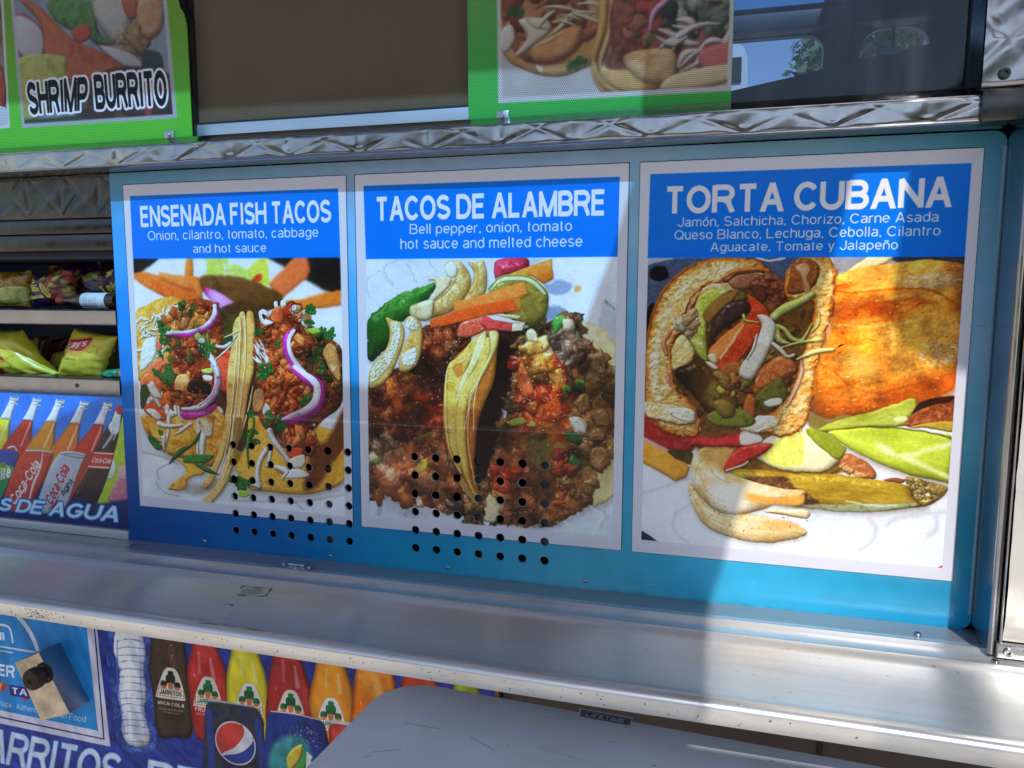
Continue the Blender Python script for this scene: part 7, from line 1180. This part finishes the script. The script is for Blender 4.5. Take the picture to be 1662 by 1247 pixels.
# ---------------------------------------------------------------- mesh signs over the windows
def mesh_sign(name, A, pts, label, clip):
    t = prism(name, pts, -.022, -.0195, printed(name + '_print', A, .5, spec=.3), None); uv_plane(t, A); tag(t, label, 'sign', 'perforated food signs over the windows'); return t
s1 = mesh_sign('mesh_sign', art_mesh1, [(-.79, .849), (.213, .849), (.211, 1.10), (.205, 1.125), (.195, 1.14), (.190, 1.165), (.190, 1.39), (-.79, 1.39)], 'green mesh sign reading SHRIMP BURRITO left of the brown screen', None)
s2 = mesh_sign('mesh_sign', art_mesh2, [(.8605, .849), (1.3625, .849), (1.3625, 1.39), (.8565, 1.39)], 'green mesh sign with two tacos between the screen and the glass', None)
for (x, z) in ((.156, .866), (.932, .862)):
    b = box('sign_clip', x - .0125, x + .0125, -.0275, -.0235, z - .013, z + .013, ZINC, P, .0018)
    lathe('sign_screw', [(0, -.004), (.003, -.004), (.0035, -.001), (.0055, -.001), (.006, 0)], STEEL, P, 14, 'y', (x, -.0275, z + .002))
# ---------------------------------------------------------------- snack shelves on the left
shelf = empty('snack_shelf', (-.4, .1, -.089)); tag(shelf, 'recessed snack shelves with steel lips left of the menu panel', 'shelf')
XL, XR = -.80, -.0385
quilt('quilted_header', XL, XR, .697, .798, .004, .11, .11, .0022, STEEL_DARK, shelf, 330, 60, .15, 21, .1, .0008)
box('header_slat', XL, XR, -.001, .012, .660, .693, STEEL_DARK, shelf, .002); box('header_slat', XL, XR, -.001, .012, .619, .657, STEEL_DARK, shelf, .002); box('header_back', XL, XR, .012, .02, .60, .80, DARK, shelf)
box('shelf_back', XL, XR, .26, .27, .24, .70, NAVY, shelf); box('shelf_top', XL, XR, .01, .27, .60, .617, DARK, shelf)
box('shelf_side', XR, XR + .008, .008, .27, -.085, .70, STEEL_DARK, shelf); box('shelf_side', XL - .01, XL, -.01, .27, -.085, .85, STEEL_DARK, shelf)
for (z0, z1) in ((.441, .479), (.270, .311)):
    extrude_x('shelf_lip', [(.006, z1 - .002), (.001, z1), (-.004, z1 - .004), (-.004, z0 + .004), (.0, z0), (.006, z0 + .001)], XL, XR, STEEL_BR, shelf, 40, .0006); box('shelf_board', XL, XR, .006, .26, z1 - .012, z1 - .004, STEEL_DARK, shelf)
lathe('screw', [(0, -.002), (.002, -.002), (.005, -.001), (.0055, 0)], STEEL_DARK, shelf, 12, 'y', (-.166, -.004, .291))
o = mesh_obj('drinks_banner', [(XL, .004, -.066), (XR, .004, -.066), (XR, .004, .2655), (XL, .004, .2655)], [[0, 1, 2, 3]], printed('drinks_banner_print', art_shelf, .25, coat=.2, bump=.08, bscale=5), shelf, uv=(art_shelf,)); o['label'] = 'drinks banner with tilted soda bottles and cans'
box('banner_board', XL, XR, .006, .02, -.068, .268, GREYIN, shelf); box('shelf_base_strip', XL, XR, -.004, .02, -.089, -.0675, plain('pale_steel', (.62, .64, .66), .4, .6), shelf, .001)
adopt(shelf)
# ---------------------------------------------------------------- snack bags
FOIL = printed('bag_foil', art_bags, .3, coat=.2, spec=.6)
def bag(name, quad, y, puff, label, cat, m, group=None, seed=1, n=34, lean=0., wrinkle=.0065, crimp=(1, 0)):
    """a filled foil bag over the four corners TL, TR, BR, BL (x, z), its belly towards the street"""
    q = np.array(quad, float); u, v = np.meshgrid(np.linspace(0, 1, n), np.linspace(0, 1, n)); U, Vv = u[..., None], v[..., None]; ctr_ = q.mean(0)
    B_ = q[0]*(1-U)*(1-Vv) + q[1]*U*(1-Vv) + q[2]*U*Vv + q[3]*(1-U)*Vv; e = 4*u*(1-u)*4*v*(1-v); rg = np.random.default_rng(seed)
    B_ = B_ + (ctr_ - B_) * (.05 * (4*u*(1-u)) * np.abs(2*v-1)**2 + .07 * (4*v*(1-v)) * np.abs(2*u-1)**2)[..., None]
    pf = np.clip(e, 0, 1) ** .42; cz = np.zeros_like(u)
    for k in range(9):
        a = rg.uniform(0, math.pi); f = rg.uniform(6, 18); cz += np.abs(np.sin((u*math.cos(a) + v*math.sin(a))*f + rg.uniform(0, 6))) * rg.uniform(.4, 1) / (1 + k*.3)
    edge = 1 - np.clip(np.minimum(np.minimum(u, 1-u), np.minimum(v, 1-v)) * 5, 0, 1)
    cz = cz * wrinkle * (.5 + edge); cr_ = (np.sin(u * 120) * .0008) * ((v < .08) * crimp[0] + (v > .93) * crimp[1])
    Yf = y - puff*pf + cz*.8 + cr_ + lean * (v - 1) ; Yb = y + puff*pf*.7 - cz*.4 + lean * (v - 1)
    V = [(B_[j, i, 0], Yf[j, i], B_[j, i, 1]) for j in range(n) for i in range(n)] + [(B_[j, i, 0], max(Yb[j, i], Yf[j, i] + .0004), B_[j, i, 1]) for j in range(n) for i in range(n)]
    F = []
    for j in range(n-1):
        for i in range(n-1): a = j*n+i; F.append([a, a+n, a+n+1, a+1]); b = a+n*n; F.append([b, b+1, b+n+1, b+n])
    rim = [i for i in range(n)] + [j*n+n-1 for j in range(1, n)] + [(n-1)*n+i for i in range(n-2, -1, -1)] + [j*n for j in range(n-2, 0, -1)]
    for k in range(len(rim)): a, b = rim[k], rim[(k+1) % len(rim)]; F.append([a, b, b+n*n, a+n*n])
    o = mesh_obj(name, V, F, m, None, True); uv_plane(o, art_bags); tag(o, label, cat, group); return o
def atq(pts, Y=.08): return [tuple(on_plane_y(x, y, Y)) for x, y in pts]
G1, G2 = 'snack bags on the upper shelf', 'chip bags on the lower shelf'
bag('chip_bag', atq([(-40, 440), (36, 438), (38, 500), (-40, 500)], .09), .10, .022, 'red and yellow snack bag at the left end of the upper shelf', 'snack bag', FOIL, G1, 3)
bag('chip_bag', atq([(70, 436), (150, 420), (165, 480), (95, 495)], .15), .17, .02, 'dark purple snack bag lying behind the two lettered purple ones', 'snack bag', FOIL, G1, 5)
bag('chip_bag', atq([(34, 446), (102, 432), (112, 497), (34, 499)], .08), .10, .026, 'purple snack bag with sideways yellow lettering and a red food picture', 'snack bag', FOIL, G1, 7)
bag('chip_bag', atq([(112, 440), (192, 424), (200, 482), (122, 494)], .11), .13, .022, 'purple snack bag half hidden by the menu panel, above the lying bottle', 'snack bag', FOIL, G1, 9)
bag('chip_bag', atq([(60, 428), (118, 414), (130, 450), (70, 462)], .2), .22, .02, 'purple snack bag standing deepest on the upper shelf, only its top showing', 'snack bag', FOIL, G1, 25)
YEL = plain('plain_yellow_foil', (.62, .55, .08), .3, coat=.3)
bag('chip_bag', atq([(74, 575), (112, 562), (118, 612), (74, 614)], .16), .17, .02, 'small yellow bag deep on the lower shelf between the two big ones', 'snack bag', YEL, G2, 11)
bag('chip_bag', atq([(-45, 534), (22, 536), (84, 612), (-45, 616)], .07), .08, .034, 'crumpled yellow potato chip bag at the left end of the lower shelf', 'snack bag', FOIL, G2, 13, wrinkle=.008)
bag('chip_bag', atq([(122, 532), (193, 546), (160, 618), (82, 615)], .08), .09, .028, 'yellow potato chip bag leaning upright beside the menu panel', 'snack bag', FOIL, G2, 15, lean=.02, wrinkle=.003)
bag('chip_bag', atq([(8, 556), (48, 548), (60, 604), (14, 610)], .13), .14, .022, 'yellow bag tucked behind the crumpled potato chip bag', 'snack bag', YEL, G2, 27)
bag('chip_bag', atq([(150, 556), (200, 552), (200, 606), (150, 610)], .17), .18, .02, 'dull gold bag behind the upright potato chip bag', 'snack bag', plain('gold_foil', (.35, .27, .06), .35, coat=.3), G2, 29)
bag('snack_packet', atq([(160, 602), (190, 598), (192, 615), (156, 615)], .05), .06, .014, 'green foil packet lying beside the menu panel edge', 'snack packet', plain('green_foil', (.02, .30, .14), .3, coat=.3), None, 17, 16)
bag('snack_packet', atq([(186, 600), (206, 597), (206, 615), (188, 615)], .045), .05, .012, 'orange foil packet touching the menu panel edge', 'snack packet', plain('orange_foil', (.75, .22, .04), .3, coat=.3), None, 19, 14)
bag('snack_packet', atq([(36, 548), (62, 545), (60, 600), (40, 602)], .17), .19, .012, 'brown snack packet in the dark at the back of the lower shelf', 'snack packet', plain('brown_foil', (.12, .07, .03), .3, coat=.3), None, 20, 14)
bag('snack_packet', atq([(66, 552), (98, 548), (90, 585), (62, 590)], .19), .21, .012, 'dark red snack packet behind the small yellow bag', 'snack packet', plain('maroon_foil', (.16, .02, .02), .3, coat=.3), None, 23, 14)
bot = empty('lying_bottle', (-.2, .05, .479)); bx = [on_plane_y(x, y, .05) for x, y in ((96, 492), (130, 493), (184, 497), (200, 498))]
prof_b = [(0, 0), (.006, 0), (.0065, .018), (.0075, .035), (.016, .062), (.0185, .075), (.0188, .17), (.016, .178), (0, .178)]
o = lathe('bottle_body', prof_b, plain('brown_sauce', (.06, .03, .02), .12, coat=.5), bot, 24, 'x', (bx[0][0], .05, .499)); o = lathe('bottle_cap', [(0, -.004), (.009, -.003), (.0095, .014), (.007, .016)], plain('red_cap', (.3, .03, .02), .4), bot, 18, 'x', (bx[0][0], .05, .499))
o = lathe('bottle_label', [(.0192, .082), (.0195, .0825), (.0195, .155), (.0192, .1555)], printed('label_print', art_label, .5), bot, 28, 'x', (bx[0][0], .05, .499)); uv_plane(o, art_label)
tag(bot, 'brown bottle with a white label lying on the upper shelf', 'bottle'); adopt(bot)
# ---------------------------------------------------------------- latch box with a knob on the lower panel
lb = empty('latch_box', (-.17, -.07, -.46)); tag(lb, 'square metal latch box with a rusty round knob on the drinks wrap', 'latch'); YF, YB = -.102, -.0405
fq = atq([(24, 1076), (63, 1060), (113, 1158), (67, 1170)], YF); GOLD = plain('rubbed_brassy_steel', (.58, .50, .38), .24, 1, bump=1.6, bscale=34, var=.34, vscale=26)
mesh_obj('box_front', [(x, YF, z) for x, z in fq], [[0, 1, 2, 3]], GOLD, lb); SIDE = plain('box_side_steel', (.28, .33, .40), .35, 1, bump=.1, bscale=40, var=.15)
V = [(x, YF, z) for x, z in fq] + [(x, YB, z) for x, z in fq]; mesh_obj('box_sides', V, [[0, 1, 5, 4], [1, 2, 6, 5], [2, 3, 7, 6], [3, 0, 4, 7]], SIDE, lb)
kx, kz = on_plane_y(73, 1092, YF); RUST = plain('rusty_iron', (.05, .032, .022), .75, .3, bump=1.0, bscale=250, var=.5, vscale=60)
lathe('knob', [(.017, .004), (.017, -.012), (.020, -.015), (.0255, -.019), (.0265, -.024), (.0265, -.036), (.0245, -.041), (.018, -.043), (.008, -.043), (.007, -.040), (.003, -.040), (0, -.042)], RUST, lb, 28, 'y', (kx, YF, kz))
lathe('knob_washer', [(.026, -.0005), (.0265, -.003), (.019, -.0035)], RUST, lb, 24, 'y', (kx, YF, kz)); adopt(lb)
# ---------------------------------------------------------------- folding table
TZ = -.19
def tz(u, v): d = ray(u, v); q = CAM + d * (TZ - CAM[2]) / d[2]; return q[0], q[1]
c0, c1, c2 = np.array(tz(652, 1106)), np.array(tz(502, 1247)), np.array(tz(1388, 1240)); ex = (c2 - c0) / np.linalg.norm(c2 - c0); ey = np.array([ex[1], -ex[0]])
c0 = np.array(tz(638, 1100)) ; R_ = .085; LX, LY = 1.83, .76; pts = []
for (cx, cy, a0) in ((R_, R_, 180), (LX - R_, R_, 270), (LX - R_, LY - R_, 0), (R_, LY - R_, 90)):
    for k in range(9): a = math.radians(a0 + k*90/8); u_, v_ = cx + R_*math.cos(a), cy + R_*math.sin(a); p_ = c0 + ex*u_ + ey*v_; pts.append((p_[0], p_[1]))
tb = empty('folding_table', (float(c0[0] + ex[0]*.9 + ey[0]*.38), float(c0[1] + ex[1]*.9 + ey[1]*.38), -1.02)); tag(tb, 'light grey plastic folding table standing below the truck counter', 'table')
PLA = plain('scuffed_grey_plastic', (.66, .69, .74), .45, bump=.5, bscale=500, var=.10, vscale=5, rvar=.08)
n = len(pts); rings = [(.006, TZ - .0), (.002, TZ - .0015), (0, TZ - .006), (0, TZ - .040)]; V = []; ctr2 = np.mean(pts, 0)
for inset, z in rings:
    for p_ in pts: d = ctr2 - p_; p2 = np.array(p_) + d/np.linalg.norm(d)*inset; V.append((p2[0], p2[1], z))
F = [[j*n+i, j*n+(i+1) % n, (j+1)*n+(i+1) % n, (j+1)*n+i] for j in range(3) for i in range(n)] + [list(range(n))[::-1], [3*n+i for i in range(n)]]
o = mesh_obj('tabletop', V, F, PLA, tb); bm = bmesh.new(); bm.from_mesh(o.data); bmesh.ops.recalc_face_normals(bm, faces=bm.faces); bm.to_mesh(o.data); bm.free()
for (u_, v_) in ((.25, .08), (.25, .68), (1.58, .08), (1.58, .68)): p_ = c0 + ex*u_ + ey*v_; tube('leg', (p_[0], p_[1], TZ - .04), (p_[0], p_[1], -1.02), .0125, GREYIN, tb)
art_logo = Art(TZ, 1.0, 1.36, -.38, -.14, 1800, 'fff', mp=lambda u, v, Y: tz(u, v))
def paint_logo(A):
    A.a[:] = hexc((.83, .85, .88)); A.crop(900, 1100, 4.155)
    A.shape([(180, 218), (522, 282), (505, 328), (170, 266)], '3c4048', smooth=False, soft=1); A.shape([(186, 225), (512, 286), (499, 321), (178, 260)], 'a4aab4', smooth=False, soft=1); A.shape([(190, 229), (506, 289), (496, 317), (183, 257)], '3a3e46', smooth=False, soft=1)
    A.text('LIFETIME', [(214, 238), (478, 288), (470, 311), (206, 262)], 'b4bac4', .24, .05)
    A.shape([(188, 232), (206, 236), (200, 256), (186, 252)], '6c727c', smooth=False); A.stroke([(480, 296), (492, 292), (488, 310)], 4, '8c929c', bev=0)
    for p_ in ([(750, 485), (860, 575)], [(775, 500), (880, 578)], [(1055, 440), (1070, 452), (1085, 440)]): A.stroke(p_, 3, '6a6e76', bev=0, alpha=.7)
paint_logo(art_logo)
lq = [tz(u, v) for u, v in ((940.5, 1150.5), (1027.5, 1166), (1022.5, 1181.5), (938, 1165.5))]
o = mesh_obj('table_logo', [(x, y, TZ + .0012) for x, y in lq], [[0, 3, 2, 1]], printed('logo_print', art_logo, .5), tb); uv_plane(o, art_logo, (0, 1)); o['label'] = 'small dark plate reading LIFETIME'
rg = random.Random(9); V = []; F = []
for i in range(46):
    u_, v_ = rg.uniform(.05, 1.2), rg.uniform(.03, .5); p_ = c0 + ex*u_ + ey*v_; a = rg.uniform(-.6, .9); l = rg.uniform(.002, .05) * (1 if i < 26 else .08); w_ = rg.uniform(.0002, .0005) * (1 if i < 26 else 3)
    d = np.array([math.cos(a), math.sin(a)]); e_ = np.array([-d[1], d[0]]); k = len(V)
    for s1_, s2_ in ((-1, -1), (1, -1), (1, 1), (-1, 1)): z_ = p_ + d*l*s1_ + e_*w_*s2_; V.append((z_[0], z_[1], TZ + .0006))
    F.append([k, k+1, k+2, k+3])
o = mesh_obj('scratch', V, F, plain('scratch_grime', (.16, .16, .17), .7), tb); o['kind'] = 'stuff'; adopt(tb)
# ---------------------------------------------------------------- unseen added canopy, cut to place sun patches; blue filter over one opening
SUNV = Vector((.35, -1.0, 1.28)); ZC = 1.9
def up(x, y, z): t = (ZC - z) / SUNV.z; return (x + SUNV.x*t, y + SUNV.y*t)
blue_opening = [up(*p_) for p_ in ((-1.1, 0, .95), (1.205, -.02, .95), (1.189, 0, .739), (1.15, 0, .60), (1.101, 0, .469), (1.04, 0, .30), (.90, 0, .262), (.583, 0, .318), (.30, 0, .318), (-.03, 0, .300), (-.30, 0, .18), (-1.35, 0, .14))]  # where blue-tinted sun should land, projected up to the canopy
sun_opening = [up(*p_) for p_ in ((1.60, 0, 1.0), (1.58, 0, .741), (1.551, 0, .589), (1.519, 0, .439), (1.474, 0, .252), (1.415, 0, .150), (1.368, 0, -.05), (1.355, -.05, -.09), (1.362, -.42, -.09), (2.9, -.42, -.09), (2.9, 0, -.05), (1.95, 0, .33), (1.772, 0, .388), (1.67, 0, .429), (1.653, 0, .535), (1.669, 0, .743), (1.685, 0, 1.0))]  # outline of the direct sun band, projected up along the sun
edge_slot = [(-.85, -1.918), (1.9, -1.946), (1.9, -1.9625), (-.85, -1.935)]  # slit added so that sun strikes only the counter edge
dim_patch = [up(*p_) for p_ in ((1.585, -.405, -.1), (1.60, -.30, -.1), (1.66, -.19, -.1), (1.72, -.13, -.1), (1.775, -.16, -.1), (1.76, -.30, -.1), (1.74, -.405, -.1))]  # outline of a dimmer area in the sun on the counter
aw = empty('shadow_canopy', (.7, 0, 1.9)); tag(aw, 'unseen canopy added to shape the sun, with cut openings and a blue filter', 'shadow_canopy')
def shadow_canopy():
    cu = bpy.data.curves.new('t', 'CURVE'); cu.dimensions = '2D'; cu.fill_mode = 'BOTH'; cu.extrude = .004
    for pts_ in ([(-.95, .0), (-.95, -2.35), (3.0, -2.35), (3.0, .0)], blue_opening, sun_opening, edge_slot):
        s_ = cu.splines.new('POLY'); s_.points.add(len(pts_) - 1); s_.use_cyclic_u = True
        for p_, (x, y) in zip(s_.points, pts_): p_.co = (x, y, 0, 1)
    ob = bpy.data.objects.new('t', cu); COL.objects.link(ob); me = bpy.data.meshes.new_from_object(ob.evaluated_get(bpy.context.evaluated_depsgraph_get())); bpy.data.objects.remove(ob)
    me.transform(Matrix.Translation((0, 0, ZC))); me.materials.clear(); me.materials.append(plain('canopy_grey', (.35, .35, .36), .8)); o = bpy.data.objects.new('canopy_mask', me); COL.objects.link(o); o.parent = aw  # unseen sheet, shaped only to block and pass the sun
shadow_canopy()
SHADE_TINT = bpy.data.materials.new('shade_patch_tint'); SHADE_TINT.use_nodes = True; nt = SHADE_TINT.node_tree; nt.nodes.clear(); out = nt.nodes.new('ShaderNodeOutputMaterial'); tr = nt.nodes.new('ShaderNodeBsdfTransparent'); tr.inputs[0].default_value = (.68, .70, .72, 1); nt.links.new(tr.outputs[0], out.inputs[0])
mesh_obj('shade_patch', [(x, y, ZC - .012) for x, y in dim_patch], [list(range(len(dim_patch)))], SHADE_TINT, aw)  # added see-through sheet that dims the sun on the right of the counter
BLUE_FILTER = bpy.data.materials.new('blue_sun_filter'); BLUE_FILTER.use_nodes = True; nt = BLUE_FILTER.node_tree; nt.nodes.clear(); out = nt.nodes.new('ShaderNodeOutputMaterial'); tr = nt.nodes.new('ShaderNodeBsdfTransparent'); tr.inputs[0].default_value = (.27, .62, 1.0, 1); nt.links.new(tr.outputs[0], out.inputs[0])
mesh_obj('blue_sun_filter', [(x, y, ZC - .012) for x, y in [(-.9, max(p_[1] for p_ in blue_opening) + .03), (blue_opening[1][0] + .06, max(p_[1] for p_ in blue_opening) + .03), (blue_opening[1][0] + .06, min(p_[1] for p_ in blue_opening) - .03), (-.9, min(p_[1] for p_ in blue_opening) - .03)]], [[0, 1, 2, 3]], BLUE_FILTER, aw)  # added filter that tints the sun on the left posters blue
for x in (-.9, 2.95): tube('canopy_pole', (x, -2.3, -1.02), (x, -2.3, 1.89), .02, STEEL_BR, aw)
adopt(aw); adopt(truck)
# ---------------------------------------------------------------- beyond the truck
def tree(x, y, h, r, label, seed, cols, zc=None, nl=1400):
    rg = np.random.default_rng(seed); t = empty('tree', (x, y, -1.02)); BK = plain('bark', (.07, .05, .035), .9, var=.3, vscale=12)
    tube('trunk', (x, y, -1.02), (x + .1, y, -1.02 + h*.6), r*.09, BK, t, 10, r*.05)
    for k in range(5): a = k*1.26 + seed; tube('limb', (x + .05, y, -1.02 + h*(.35 + .05*k)), (x + math.cos(a)*r*.6, y + math.sin(a)*r*.6, -1.02 + h*(.6 + .06*k)), r*.04, BK, t, 7, r*.015)
    V = []; F = []; cl = [(rg.normal(0, r*.42), rg.normal(0, r*.42), h*.66 + rg.normal(0, h*.15), rg.uniform(.18, .36)*r) for k in range(16)]
    for i in range(nl):
        c = cl[rg.integers(16)]; d = rg.normal(0, 1, 3); d /= np.linalg.norm(d); p_ = np.array([x + c[0], y + c[1], -1.02 + c[2]]) + d*c[3]*rg.uniform(.5, 1.1); a = rg.normal(0, 1, 3); a /= np.linalg.norm(a); b = np.cross(a, d); b /= np.linalg.norm(b) + 1e-6; s_ = rg.uniform(.035, .085) if nl > 3000 else r*rg.uniform(.04, .08); k = len(V)
        V += [p_ - a*s_, p_ + b*s_*.5, p_ + a*s_, p_ - b*s_*.5]; F.append([k, k+1, k+2, k+3])
    mesh_obj('crown', V, F, plain('leaves', cols, .6, var=.5, vscale=2), t); tag(t, label, 'tree'); adopt(t)
tx_, tz_ = on_plane_y(1322, 105, 9.0); tree(tx_ + .25, 9.0, tz_ + 1.02 + 1.2, 1.7, 'bushy tree seen through the far left window of the truck', 3, (.05, .09, .03), nl=9000)
tx_, tz_ = on_plane_y(1445, 85, 8.0); tree(tx_ + .1, 8.0, tz_ + 1.02 + .9, 1.5, 'pale green tree seen through the small arched far window', 6, (.11, .17, .08), nl=8000)
tree(-3.5, -11, 5.5, 2.0, 'broad tree across the lot behind the viewer', 8, (.05, .08, .03)); tree(6.5, -12, 6, 2.2, 'tall tree across the lot to the right', 11, (.05, .08, .03))
bd = empty('storefront', (1, -17, -1.02)); WL = plain('beige_stucco', (.42, .36, .28), .9, var=.1); box('wall', -14, 16, -18, -17, -1.02, 3.2, WL, bd); box('roof', -14.3, 16.3, -18.2, -16.6, 3.2, 3.45, BROWNP, bd)
for x in (-9, -3, 4, 10): w_ = box('window', x, x + 2.4, -16.99, -16.96, .2, 1.9, plain('shop_glass', (.03, .04, .05), .1), bd)
tag(bd, 'low beige storefront across the parking lot', 'building'); adopt(bd)
def hills():
    V = []; F = []; rg = np.random.default_rng(4); xs = np.linspace(-60, 60, 60)
    for i, x in enumerate(xs): V += [(x, 58, -1.02), (x, 58, 3.0 + .5*math.sin(x*.2) + rg.uniform(0, .35))]
    for i in range(59): F.append([2*i, 2*i+2, 2*i+3, 2*i+1])
    o = mesh_obj('hills', V, F, plain('dry_hill', (.10, .11, .09), .9)); o['kind'] = 'structure'
hills()
